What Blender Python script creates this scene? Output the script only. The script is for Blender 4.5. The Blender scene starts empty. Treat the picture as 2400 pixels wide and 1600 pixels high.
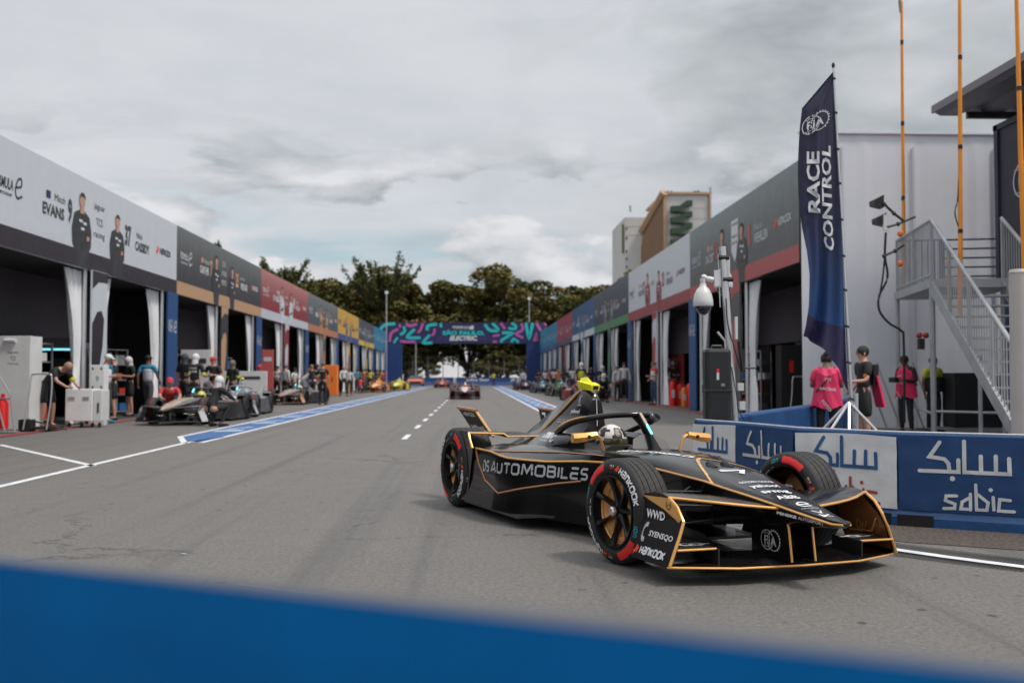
import bpy, bmesh, math, random
from math import sin, cos, pi, radians, sqrt, atan2
from mathutils import Vector, Matrix, noise
random.seed(11)
SC = bpy.context.scene
COL = SC.collection
# ------------------------------------------------------------------ camera, sky, sun, exposure
FPX, CAMH = 2333.33, 1.155
YAW, PITCH = math.atan(90 / FPX), math.atan(82 / FPX)
cam_d = bpy.data.cameras.new('camera')
cam_d.lens, cam_d.sensor_width = 35.0, 36.0
cam_d.clip_start, cam_d.clip_end = 0.05, 3000
cam_d.dof.use_dof = True
cam_d.dof.focus_distance = 6.9
cam_d.dof.aperture_fstop = 2.1
cam = bpy.data.objects.new('camera', cam_d)
COL.objects.link(cam)
cam.location = (0, 0, CAMH)
cam.rotation_euler = (pi / 2 + PITCH, 0, -YAW)
SC.camera = cam
SUN_EL, SUN_AZ = radians(60), radians(118)          # azimuth from +Y towards +X
w = bpy.data.worlds.new('World'); SC.world = w; w.use_nodes = True
NT = w.node_tree; NT.nodes.clear()
def nd(nt, t, **kw):
    n = nt.nodes.new(t)
    for k, v in kw.items():
        if k.startswith('i_'):
            key = k[2:]
            n.inputs[int(key) if key.isdigit() else key].default_value = v
        else: setattr(n, k, v)
    return n
def mth(nt, op, a, b=None, c=None, clamp=False):
    n = nt.nodes.new('ShaderNodeMath'); n.operation = op; n.use_clamp = clamp
    for i, s in enumerate((a, b, c)):
        if s is None: continue
        if isinstance(s, (int, float)): n.inputs[i].default_value = s
        else: nt.links.new(s, n.inputs[i])
    return n.outputs[0]
def mixc(nt, f, a, b):
    n = nt.nodes.new('ShaderNodeMix'); n.data_type = 'RGBA'
    for s, k in ((f, 0), (a, 6), (b, 7)):
        if isinstance(s, (int, float)): n.inputs[k].default_value = s
        elif isinstance(s, (tuple, list)): n.inputs[k].default_value = (*s[:3], 1)
        else: nt.links.new(s, n.inputs[k])
    return n.outputs[2]
def ramp(nt, f, stops):
    n = nt.nodes.new('ShaderNodeValToRGB'); cr = n.color_ramp
    while len(cr.elements) < len(stops): cr.elements.new(0.5)
    for e, (p, c) in zip(cr.elements, stops):
        e.position = p; e.color = (c, c, c, 1) if isinstance(c, (int, float)) else (*c, 1)
    nt.links.new(f, n.inputs[0]); return n.outputs[0]
def build_sky():
    nt = NT
    out = nd(nt, 'ShaderNodeOutputWorld'); bg = nd(nt, 'ShaderNodeBackground', i_Strength=0.1)
    sky = nd(nt, 'ShaderNodeTexSky', sky_type='NISHITA', sun_disc=False, sun_elevation=SUN_EL, sun_rotation=SUN_AZ, air_density=1.2, dust_density=1.5)
    tc = nd(nt, 'ShaderNodeTexCoord'); sep = nd(nt, 'ShaderNodeSeparateXYZ')
    nt.links.new(tc.outputs['Generated'], sep.inputs[0])
    X, Y, Z = sep.outputs
    zz = mth(nt, 'MAXIMUM', Z, 0.0)
    den = mth(nt, 'ADD', zz, 0.13)
    u = mth(nt, 'DIVIDE', X, den); v = mth(nt, 'DIVIDE', Y, den)
    cmb = nd(nt, 'ShaderNodeCombineXYZ'); nt.links.new(u, cmb.inputs[0]); nt.links.new(v, cmb.inputs[1])
    def nz(scale, det, rough, off, dist=0.0):
        mp = nd(nt, 'ShaderNodeMapping'); mp.inputs['Location'].default_value = off
        nt.links.new(cmb.outputs[0], mp.inputs[0])
        n = nd(nt, 'ShaderNodeTexNoise', i_Scale=scale, i_Detail=det, i_Roughness=rough, i_Distortion=dist)
        nt.links.new(mp.outputs[0], n.inputs['Vector']); return n.outputs[0]
    big = nz(0.75, 8, 0.55, (SKY_OFF[0], SKY_OFF[1], 0), 0.25)
    fine = nz(2.6, 7, 0.6, (1.7, 4.2, 3), 0.4)
    soft = nz(0.33, 3, 0.5, (7.3, 1.1, 8), 0.2)
    f = mth(nt, 'ADD', mth(nt, 'MULTIPLY', big, 0.62), mth(nt, 'MULTIPLY', fine, 0.38))
    # cloud body: pale grey with darker undersides
    shade = ramp(nt, f, [(0.36, (5.2, 5.5, 5.85)), (0.47, (5.75, 6.0, 6.35)), (0.56, (6.1, 6.25, 6.6)), (0.68, (6.5, 6.6, 6.9))])
    # heavier cloud bank up to the east
    dirv = nd(nt, 'ShaderNodeVectorMath', operation='DOT_PRODUCT')
    az, el = math.atan(1150 / FPX) + YAW * 0 + 0.035, 0.33
    nt.links.new(tc.outputs['Generated'], dirv.inputs[0]); dirv.inputs[1].default_value = (sin(az) * cos(el), cos(az) * cos(el), sin(el))
    bank = ramp(nt, dirv.outputs['Value'], [(0.90, 0.0), (0.975, 1.0)])
    def lump(zoff, sc, loc, det=9):
        mp = nd(nt, 'ShaderNodeMapping'); mp.inputs['Scale'].default_value = (1, 1, 2.0); mp.inputs['Location'].default_value = (loc[0], loc[1], loc[2] + zoff)
        nt.links.new(tc.outputs['Generated'], mp.inputs[0]); n = nd(nt, 'ShaderNodeTexNoise', i_Scale=sc, i_Detail=det, i_Roughness=0.5, i_Distortion=0.2); nt.links.new(mp.outputs[0], n.inputs['Vector']); return n.outputs[0]
    b1, b2 = lump(0, 3.6, (1.9, .4, .3)), lump(.12, 3.6, (1.9, .4, .3))
    bsh = mth(nt, 'MULTIPLY_ADD', mth(nt, 'SUBTRACT', b1, b2), 3.0, 0.40, clamp=True)
    shade = mixc(nt, mth(nt, 'MULTIPLY', mth(nt, 'MULTIPLY', bank, ramp(nt, b1, [(0.40, 0.0), (0.50, 1.0)])), 0.9), shade, mixc(nt, bsh, (2.3, 2.65, 2.85), (5.6, 5.8, 6.1)))
    # gaps of blue sky low over the trees
    low = ramp(nt, Z, [(0.05, 0.3), (0.085, 1.0), (0.135, 0.85), (0.185, 0.0)])
    gapn = ramp(nt, nz(1.15, 5, 0.5, (5.1, 0.3, 2), 0.3), [(0.42, 1.0), (0.56, 0.0)])
    gap = mth(nt, 'MULTIPLY', mth(nt, 'MULTIPLY', low, gapn), 0.9)
    skyc = mixc(nt, 0.62, sky.outputs[0], (4.0, 5.6, 6.4))
    colr = mixc(nt, gap, shade, skyc)
    # stratus streaks
    st = nd(nt, 'ShaderNodeMapping'); st.inputs['Scale'].default_value = (1.6, 1.6, 9)
    nt.links.new(tc.outputs['Generated'], st.inputs[0])
    sn = nd(nt, 'ShaderNodeTexNoise', i_Scale=2.4, i_Detail=7, i_Roughness=0.55, i_Distortion=0.6); nt.links.new(st.outputs[0], sn.inputs['Vector'])
    stk = ramp(nt, sn.outputs[0], [(0.50, 0.0), (0.64, 1.0)])
    band = ramp(nt, Z, [(0.10, 0.0), (0.135, 1.0), (0.20, 1.0), (0.26, 0.15)])
    colr = mixc(nt, mth(nt, 'MULTIPLY', mth(nt, 'MULTIPLY', stk, band), 0.35), colr, (3.3, 3.75, 4.15))
    # heaped clouds low over the trees, lit from above
    def cum(zoff):
        mp = nd(nt, 'ShaderNodeMapping'); mp.inputs['Scale'].default_value = (1, 1, 2.7); mp.inputs['Location'].default_value = (0.35, 0.1, zoff)
        nt.links.new(tc.outputs['Generated'], mp.inputs[0]); n = nd(nt, 'ShaderNodeTexNoise', i_Scale=5.2, i_Detail=10, i_Roughness=0.54, i_Distortion=0.15); nt.links.new(mp.outputs[0], n.inputs['Vector']); return n.outputs[0]
    c1, c2 = cum(0.0), cum(0.075)
    sh = mth(nt, 'MULTIPLY_ADD', mth(nt, 'SUBTRACT', c1, c2), 4.2, 0.42, clamp=True)
    ccol = mixc(nt, sh, (2.9, 3.3, 3.6), (7.2, 7.2, 7.45))
    cmk = ramp(nt, c1, [(0.465, 0.0), (0.505, 1.0)]); cb = ramp(nt, Z, [(0.055, 0.0), (0.085, 1.0), (0.185, 1.0), (0.25, 0.0)])
    colr = mixc(nt, mth(nt, 'MULTIPLY', mth(nt, 'MULTIPLY', cmk, cb), 0.95), colr, ccol)
    hz = ramp(nt, Z, [(0.0, 1.0), (0.05, 0.0)])
    colr = mixc(nt, mth(nt, 'MULTIPLY', hz, 0.8), colr, (7.0, 6.7, 6.6))
    up = ramp(nt, Z, [(0.40, 0.0), (0.80, 1.0)])
    colr = mixc(nt, up, colr, (11.0, 11.3, 11.8))
    nt.links.new(colr, bg.inputs[0]); nt.links.new(bg.outputs[0], out.inputs[0])
SKY_OFF = (3.1, 0.4)
build_sky()
sun_d = bpy.data.lights.new('sun', 'SUN'); sun_d.energy = 2.3; sun_d.angle = radians(10); sun_d.color = (1.0, 0.95, 0.88)
sun = bpy.data.objects.new('sun', sun_d); COL.objects.link(sun)
sun.rotation_euler = Vector((-sin(SUN_AZ) * cos(SUN_EL), -cos(SUN_AZ) * cos(SUN_EL), -sin(SUN_EL))).to_track_quat('-Z', 'Y').to_euler()
vs = SC.view_settings
vs.view_transform = 'Standard'; vs.look = 'None'; vs.exposure = 0.12; vs.gamma = 1.0; vs.use_curve_mapping = False
SC.cycles.use_denoising = True
SC.cycles.max_bounces = 6
SC.cycles.sample_clamp_indirect = 4.0

# ------------------------------------------------------------------ materials
MATS = {}
def M(name, col, rough=0.6, metal=0.0, coat=0.0, var=0.0, vs_=3.0, bump=0.0, bs=40.0, emit=None, es=1.0, grad=None, alpha=None, spec=None):
    if name in MATS: return MATS[name]
    m = bpy.data.materials.new(name); m.use_nodes = True; nt = m.node_tree
    b = nt.nodes['Principled BSDF']
    b.inputs['Base Color'].default_value = (*col, 1); b.inputs['Roughness'].default_value = rough
    b.inputs['Metallic'].default_value = metal; b.inputs['Coat Weight'].default_value = coat; b.inputs['Coat Roughness'].default_value = 0.04
    if spec is not None: b.inputs['Specular IOR Level'].default_value = spec
    m.diffuse_color = (*col, 1)
    if emit: b.inputs['Emission Color'].default_value = (*emit, 1); b.inputs['Emission Strength'].default_value = es
    if alpha is not None: b.inputs['Alpha'].default_value = alpha
    if var or bump or grad:
        tc = nd(nt, 'ShaderNodeTexCoord')
        src = None
        if var:
            n = nd(nt, 'ShaderNodeTexNoise', i_Scale=vs_, i_Detail=6, i_Roughness=0.6); nt.links.new(tc.outputs['Object'], n.inputs['Vector'])
            f = ramp(nt, n.outputs[0], [(0.3, 0.0), (0.7, 1.0)])
            src = mixc(nt, f, tuple(c * (1 - var) for c in col), tuple(min(1, c * (1 + var)) for c in col))
            nt.links.new(src, b.inputs['Base Color'])
            r = mth(nt, 'MULTIPLY_ADD', n.outputs[0], 0.25, max(0.0, rough - 0.12)); nt.links.new(r, b.inputs['Roughness'])
        if grad:      # base colour fades to a second colour towards the upper edge: (z0, z1, colour)
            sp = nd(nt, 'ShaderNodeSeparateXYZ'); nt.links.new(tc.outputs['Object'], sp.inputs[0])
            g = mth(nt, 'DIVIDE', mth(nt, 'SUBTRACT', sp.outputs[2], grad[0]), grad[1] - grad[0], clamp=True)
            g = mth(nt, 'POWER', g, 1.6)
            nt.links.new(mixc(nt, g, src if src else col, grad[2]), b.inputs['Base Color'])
        if bump:
            n2 = nd(nt, 'ShaderNodeTexNoise', i_Scale=bs, i_Detail=5, i_Roughness=0.6); nt.links.new(tc.outputs['Object'], n2.inputs['Vector'])
            bp = nd(nt, 'ShaderNodeBump', i_Strength=bump, i_Distance=0.02); nt.links.new(n2.outputs[0], bp.inputs['Height']); nt.links.new(bp.outputs[0], b.inputs['Normal'])
    MATS[name] = m; return m
BLACK = M('black_satin', (0.012, 0.012, 0.013), 0.45, var=0.3)
GLOSS = M('black_gloss_paint', (0.0065, 0.0055, 0.006), 0.24, coat=0.45, var=0.25, vs_=2.0, spec=0.28)
SATINB = M('black_vinyl', (0.010, 0.008, 0.009), 0.45, coat=0.05, var=0.2, vs_=2.0, spec=0.2)
GOLD = M('gold_foil', (0.78, 0.40, 0.11), 0.30, metal=0.35, coat=0.5, var=0.08)
COPPER = M('copper_foil', (0.48, 0.21, 0.085), 0.33, metal=0.35, var=0.12)
WHITEP = M('white_ink', (0.72, 0.72, 0.74), 0.5)
SILVER = M('silver_ink', (0.46, 0.47, 0.50), 0.4, metal=0.2)
REDI = M('red_ink', (0.75, 0.02, 0.02), 0.5, var=0.12, vs_=30)
REDO = M('red_orange_ink', (0.85, 0.07, 0.02), 0.5)
TEALI = M('teal_ink', (0.02, 0.36, 0.42), 0.5)
CARBON = M('carbon', (0.02, 0.02, 0.021), 0.38, coat=0.3, var=0.3, vs_=60)
RUBBER = M('rubber', (0.010, 0.0095, 0.0095), 0.62, var=0.35, vs_=8, bump=0.15, bs=120)
STEEL = M('steel', (0.42, 0.42, 0.43), 0.4, metal=0.7, var=0.15)
GALV = M('galvanised', (0.36, 0.37, 0.38), 0.5, metal=0.25, var=0.15)
ALU = M('aluminium', (0.62, 0.62, 0.63), 0.32, metal=0.8, var=0.08)
CYAN = M('cyan_led', (0.1, 0.6, 0.7), 0.4, emit=(0.25, 0.85, 1.0), es=1.1)
SKIN1 = M('skin_fair', (0.48, 0.26, 0.19), 0.55, var=0.08, vs_=14)
SKIN2 = M('skin_brown', (0.17, 0.085, 0.055), 0.5, var=0.08, vs_=14)
HAIRB = M('hair_black', (0.012, 0.009, 0.008), 0.6, bump=0.6, bs=180)

# ------------------------------------------------------------------ mesh helpers
def props(o, label=None, cat=None, group=None, kind=None):
    if label: o['label'] = label
    if cat: o['category'] = cat
    if group: o['group'] = group
    if kind: o['kind'] = kind
    return o
def thing(name, label, cat, loc=(0, 0, 0), rz=0.0, group=None):
    o = bpy.data.objects.new(name, None); COL.objects.link(o)
    o.location = loc; o.rotation_euler = (0, 0, rz); o.empty_display_size = 0.2
    return props(o, label, cat, group)
class MB:
    def __init__(s): s.v, s.f, s.m, s.mats = [], [], [], []
    def mi(s, mat):
        if mat not in s.mats: s.mats.append(mat)
        return s.mats.index(mat)
    def add(s, vs, fs, mat=None):
        o = len(s.v); s.v.extend(Vector(p) for p in vs); k = s.mi(mat) if mat else 0
        for f in fs: s.f.append([o + i for i in f]); s.m.append(k)
        return s
    def box(s, c, sz, rz=0.0, mat=None, rot=None):
        hx, hy, hz = (d / 2 for d in sz)
        R = rot if rot else Matrix.Rotation(rz, 3, 'Z')
        vs = [Vector(c) + R @ Vector((x, y, z)) for x in (-hx, hx) for y in (-hy, hy) for z in (-hz, hz)]
        return s.add(vs, [(0, 1, 3, 2), (4, 6, 7, 5), (0, 4, 5, 1), (2, 3, 7, 6), (0, 2, 6, 4), (1, 5, 7, 3)], mat)
    def loft(s, secs, closed=True, cap=True, mat=None, skip=None):
        n = len(secs[0]); vs = [p for sec in secs for p in sec]; fs = []
        for i in range(len(secs) - 1):
            for j in range(n if closed else n - 1):
                if skip and skip(i, j): continue
                a = i * n + j; b = i * n + (j + 1) % n
                fs.append((a, b, b + n, a + n))
        if cap and closed:
            fs.append(tuple(range(n - 1, -1, -1))); fs.append(tuple(range((len(secs) - 1) * n, len(secs) * n)))
        return s.add(vs, fs, mat)
    def tube(s, pts, r, n=8, mat=None, flat=1.0, up=(0, 0, 1), closed=False, cap=True):
        pts = [Vector(p) for p in pts]; N = len(pts)
        rs = r if isinstance(r, (list, tuple)) else [r] * N
        secs = []
        for i, p in enumerate(pts):
            if closed: t = pts[(i + 1) % N] - pts[i - 1]
            else: t = pts[min(i + 1, N - 1)] - pts[max(i - 1, 0)]
            t.normalize(); U = Vector(up)
            if abs(t.dot(U)) > 0.97: U = Vector((1, 0, 0)) if abs(t.x) < 0.9 else Vector((0, 1, 0))
            a = t.cross(U).normalized(); b = a.cross(t)
            secs.append([p + a * (cos(q) * rs[i]) + b * (sin(q) * rs[i] * flat) for q in [2 * pi * k / n for k in range(n)]])
        if closed: secs.append(secs[0]); cap = False
        return s.loft(secs, True, cap, mat)
    def prism(s, poly, fn, t0, t1, mat=None):      # poly 2D -> fn(u, v, t)
        n = len(poly); vs = [fn(u, v, t0) for u, v in poly] + [fn(u, v, t1) for u, v in poly]
        fs = [tuple(range(n)), tuple(range(2 * n - 1, n - 1, -1))] + [(i, i + n, (i + 1) % n + n, (i + 1) % n) for i in range(n)]
        return s.add(vs, fs, mat)
    def lathe(s, prof, n=32, mat=None, axis='Z', c=(0, 0, 0), mats=None):
        vs = []; c = Vector(c)
        for r, h in prof:
            for k in range(n):
                a = 2 * pi * k / n
                p = (r * cos(a), r * sin(a), h) if axis == 'Z' else ((r * cos(a), h, r * sin(a)) if axis == 'Y' else (h, r * cos(a), r * sin(a)))
                vs.append(c + Vector(p))
        if mats:
            o = len(s.v); s.v.extend(vs)
            for i in range(len(prof) - 1):
                k = s.mi(mats[i])
                for j in range(n):
                    a = o + i * n + j; b = o + i * n + (j + 1) % n; s.f.append([a, b, b + n, a + n]); s.m.append(k)
            return s
        fs = [(i * n + j, i * n + (j + 1) % n, (i + 1) * n + (j + 1) % n, (i + 1) * n + j) for i in range(len(prof) - 1) for j in range(n)]
        return s.add(vs, fs, mat)
    def ball(s, c, r, n=12, mat=None, rot=None):
        r = r if isinstance(r, (list, tuple)) else (r, r, r); c = Vector(c); vs = []; m = n // 2 + 1
        for i in range(m + 1):
            th = pi * i / m
            for k in range(n):
                a = 2 * pi * k / n; p = Vector((r[0] * sin(th) * cos(a), r[1] * sin(th) * sin(a), r[2] * cos(th)))
                vs.append(c + (rot @ p if rot else p))
        return s.add(vs, [(i * n + j, i * n + (j + 1) % n, (i + 1) * n + (j + 1) % n, (i + 1) * n + j) for i in range(m) for j in range(n)], mat)
    def flat(s, vf, fn, mat=None):                # 2D mesh mapped on a surface
        vs, fs = vf; return s.add([fn(u, v) for u, v in vs], fs, mat)
    def build(s, name, mat=None, parent=None, smooth=False, xf=None, loc=None, rot=None, bevel=0.0, sub=0, fix=False):
        me = bpy.data.meshes.new(name)
        vs = [xf(p) for p in s.v] if xf else s.v
        me.from_pydata([tuple(p) for p in vs], [], s.f)
        for mt in (s.mats if s.mats and s.mats != [None] else [mat]): me.materials.append(mt)
        if len(s.mats) > 1:
            me.polygons.foreach_set('material_index', s.m)
        if fix:
            b = bmesh.new(); b.from_mesh(me); bmesh.ops.remove_doubles(b, verts=b.verts, dist=1e-5); bmesh.ops.recalc_face_normals(b, faces=b.faces); b.to_mesh(me); b.free()
        if smooth:
            me.polygons.foreach_set('use_smooth', [True] * len(me.polygons))
            try: me.set_sharp_from_angle(angle=radians(smooth if smooth is not True else 38))
            except Exception: pass
        me.update()
        o = bpy.data.objects.new(name, me); COL.objects.link(o)
        if parent: o.parent = parent
        if loc: o.location = loc
        if rot: o.rotation_euler = rot
        if bevel:
            md = o.modifiers.new('b', 'BEVEL'); md.width = bevel; md.segments = 2; md.limit_method = 'ANGLE'; md.angle_limit = radians(35)
        if sub:
            md = o.modifiers.new('s', 'SUBSURF'); md.levels = md.render_levels = sub
        return o
def catmull(pts, k=6):
    P = [Vector(p) for p in pts]; P = [P[0] * 2 - P[1]] + P + [P[-1] * 2 - P[-2]]; out = []
    for i in range(1, len(P) - 2):
        for j in range(k):
            t = j / k; a, b, c, d = P[i - 1:i + 3]
            out.append(0.5 * ((2 * b) + (c - a) * t + (2 * a - 5 * b + 4 * c - d) * t * t + (3 * b - a - 3 * c + d) * t ** 3))
    out.append(P[-2]); return out
def itp(x, tab):
    if x <= tab[0][0]: return tab[0][1]
    for (a, va), (b, vb) in zip(tab, tab[1:]):
        if x <= b: return va + (vb - va) * (x - a) / (b - a)
    return tab[-1][1]
# 2D artwork ----------------------------------------------------------------
_TX = {}
def txt(s, size=1.0, bold=0.0, shear=0.0, wide=1.0, align='CENTER', space=1.0):
    key = (s, bold, shear, space)
    if key not in _TX:
        c = bpy.data.curves.new('t', 'FONT'); c.body = s; c.size = 1.0; c.offset = bold; c.shear = shear; c.resolution_u = 2; c.fill_mode = 'FRONT'; c.space_character = space
        o = bpy.data.objects.new('t', c); COL.objects.link(o)
        me = bpy.data.meshes.new_from_object(o.evaluated_get(bpy.context.evaluated_depsgraph_get()))
        vs = [(v.co.x, v.co.y) for v in me.vertices]; fs = [tuple(p.vertices) for p in me.polygons]
        bpy.data.objects.remove(o); bpy.data.curves.remove(c); bpy.data.meshes.remove(me)
        x0 = min(v[0] for v in vs); x1 = max(v[0] for v in vs); y0 = min(v[1] for v in vs)
        _TX[key] = ([(x - x0, y) for x, y in vs], fs, x1 - x0)
    vs, fs, W = _TX[key]
    k = {'CENTER': -W / 2, 'LEFT': 0, 'RIGHT': -W}[align]
    return [((x + k) * size * wide, y * size) for x, y in vs], fs
def txtw(s, width, height, **kw):                 # text fitted to a width and cap height, origin at lower left
    vs, fs = txt(s, 1.0, align='LEFT', **kw)
    x1 = max(v[0] for v in vs) or 1; y0 = min(v[1] for v in vs); y1 = max(v[1] for v in vs)
    return [(x / x1 * width, (y - y0) / (y1 - y0) * height) for x, y in vs], fs
def mv(vf, dx, dy, k=1.0, rot=0.0):
    c, s_ = cos(rot), sin(rot); return [((x * c - y * s_) * k + dx, (x * s_ + y * c) * k + dy) for x, y in vf[0]], vf[1]
def stroke(pts, wd, k=0):
    if k: pts = [(p.x, p.y) for p in catmull([(x, y, 0) for x, y in pts], k)]
    vs, fs = [], []; N = len(pts)
    for i, (x, y) in enumerate(pts):
        a = pts[max(i - 1, 0)]; b = pts[min(i + 1, N - 1)]
        if 0 < i < N - 1:
            d1 = Vector((x - a[0], y - a[1])).normalized(); d2 = Vector((b[0] - x, b[1] - y)).normalized(); d = (d1 + d2)
            d = d.normalized() if d.length > 1e-4 else d1
            h = wd / 2 / max(0.5, d.dot(d1))
        else:
            d = Vector((b[0] - a[0], b[1] - a[1])).normalized(); h = wd / 2
        vs += [(x - d.y * h, y + d.x * h), (x + d.y * h, y - d.x * h)]
    fs = [(2 * i, 2 * i + 1, 2 * i + 3, 2 * i + 2) for i in range(N - 1)]
    return vs, fs
def disc(x, y, r, n=14): return [(x + r * cos(2 * pi * k / n), y + r * sin(2 * pi * k / n)) for k in range(n)], [tuple(range(n))]
def ring(x, y, r, wd, n=28, a0=0.0, a1=2 * pi, sx=1.0):
    k = n if a1 - a0 > 6.2 else n + 1
    vs = []
    for i in range(k):
        a = a0 + (a1 - a0) * i / n; vs += [(x + (r - wd / 2) * cos(a) * sx, y + (r - wd / 2) * sin(a)), (x + (r + wd / 2) * cos(a) * sx, y + (r + wd / 2) * sin(a))]
    fs = [(2 * i, 2 * i + 1, (2 * i + 3) % (2 * k), (2 * i + 2) % (2 * k)) for i in range(n)]
    return vs, fs
def rect(x0, y0, x1, y1): return [(x0, y0), (x1, y0), (x1, y1), (x0, y1)], [(0, 1, 2, 3)]
def fia(sz):                                      # globe ring, gear ring and the three letters
    out = [ring(-0.22 * sz, 0, 0.42 * sz, 0.04 * sz), ring(0.22 * sz, 0, 0.42 * sz, 0.035 * sz), ring(-0.22 * sz, 0, 0.42 * sz, 0.03 * sz, sx=0.45)]
    out += [mv(rect(-0.02 * sz, 0.43 * sz, 0.02 * sz, 0.49 * sz), 0.22 * sz, 0, 1, a) for a in [i * pi / 10 - pi * 0.7 for i in range(-1, 15)]]
    out += [mv(txt('FiA', 0.56 * sz, bold=0.015, space=1.12), 0, -0.21 * sz), stroke([(-0.6 * sz, 0.28 * sz), (0.1 * sz, 0.28 * sz)], 0.02 * sz), stroke([(-0.6 * sz, -0.28 * sz), (0.1 * sz, -0.28 * sz)], 0.02 * sz)]
    return out
def formula_e(wd):                                # two lines and the big swept e
    k = wd
    return [mv(txtw('FORMULA', 0.66 * k, 0.17 * k, bold=0.02, shear=0.2), 0, 0.10 * k), mv(txtw('CHAMPIONSHIP', 0.60 * k, 0.05 * k, bold=0.01), 0.03 * k, 0),
            stroke([(0.74 * k, 0.17 * k), (0.93 * k, 0.22 * k), (0.93 * k, 0.33 * k), (0.82 * k, 0.30 * k), (0.74 * k, 0.14 * k), (0.80 * k, 0.02 * k), (0.97 * k, 0.07 * k)], 0.035 * k, 4)]
def flame(k): return [stroke([(0, 0.3 * k), (0.12 * k, -0.05 * k), (0.5 * k, 0.9 * k)], 0.2 * k), stroke([(0.3 * k, 0.1 * k), (0.7 * k, 0.8 * k)], 0.18 * k), stroke([(0.55 * k, 0.05 * k), (0.9 * k, 0.65 * k)], 0.16 * k)]
def plane(o, u, v, off=0.0):
    o, u, v = Vector(o), Vector(u).normalized(), Vector(v).normalized(); n = u.cross(v) * off
    return lambda a, b: o + u * a + v * b + n
def GX(px, Y): return math.tan(math.atan((px - 1200) / FPX) + YAW) * Y      # distance east of the lane's axis at a depth Y, at eye height
def RV(px, py, Y, d=0.0):                        # a point Y metres down the lane
    f = Vector((sin(YAW) * cos(PITCH), cos(YAW) * cos(PITCH), sin(PITCH))); r = Vector((cos(YAW), -sin(YAW), 0)); v = f + r * ((px - 1200) / FPX) - r.cross(f) * ((py - 800) / FPX)
    k = Y / v.y; return Vector((v.x * k, Y + d, CAMH + v.z * k))

GL = {  # squared stroke letters: (advance, strokes)
 'D': (.66, [[(.0, 1), (.42, 1), (.66, .72), (.66, .28), (.42, 0), (.0, 0), (.0, .70)]]), 'S': (.60, [[(.58, 1), (.12, 1), (.0, .86), (.0, .62), (.12, .5), (.46, .5), (.58, .38), (.58, .12), (.46, 0), (.0, 0)]]),
 'A': (.80, [[(.0, 0), (.36, 1), (.46, 1), (.80, 0)], [(.22, .26), (.60, .26)]]), 'U': (.64, [[(.0, 1), (.0, .16), (.14, 0), (.50, 0), (.64, .16), (.64, 1)]]), 'T': (.66, [[(.0, 1), (.66, 1)], [(.33, 1), (.33, 0)]]),
 'O': (.72, [[(.36, 1), (.14, 1), (.0, .84), (.0, .16), (.14, 0), (.58, 0), (.72, .16), (.72, .84), (.58, 1), (.36, 1)]]), 'M': (.86, [[(.0, 0), (.06, 1), (.14, 1), (.43, .25), (.72, 1), (.80, 1), (.86, 0)]]),
 'B': (.64, [[(.0, 0), (.0, 1), (.48, 1), (.60, .88), (.60, .62), (.50, .52), (.0, .52)], [(.50, .52), (.64, .40), (.64, .12), (.52, 0), (.0, 0)]]), 'I': (.0, [[(.0, 0), (.0, 1)]]), 'L': (.50, [[(.0, 1), (.0, 0), (.50, 0)]]),
 'E': (.56, [[(.56, 1), (.0, 1)], [(.0, .5), (.56, .5)], [(.56, 0), (.0, 0)], [(.0, .0), (.0, .5)]]), 'H': (.56, [[(.0, 0), (.0, 1)], [(.56, 0), (.56, 1)], [(.0, .5), (.56, .5)]]),
 'a': (.52, [[(.0, 1), (.40, 1), (.52, .86), (.52, 0), (.12, 0), (.0, .14), (.0, .38), (.10, .52), (.52, .52)]]), 'N': (.54, [[(.0, 0), (.0, 1), (.40, 1), (.54, .84), (.54, 0)]]),
 'K': (.54, [[(.0, 0), (.0, 1)], [(.54, 1), (.10, .5), (.54, 0)]]), ' ': (.25, [])}
def sfont(text, width, height, wt=0.17, gap=0.30, shear=0.0):
    """squared stroke lettering fitted to width x height; wt is the stroke as a part of the height"""
    tot = sum(GL[c][0] for c in text) + gap * (len(text) - 1); x = 0; out = []
    k = (width - wt * height) / tot; h = height * (1 - wt)
    for c in text:
        adv, sts = GL[c]
        for st in sts:
            pts = [(x * k + q[0] * k + wt * height / 2 + shear * q[1] * h, q[1] * h + wt * height / 2) for q in st]
            out.append(stroke(pts, wt * height))
        x += adv + gap
    return out
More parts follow.
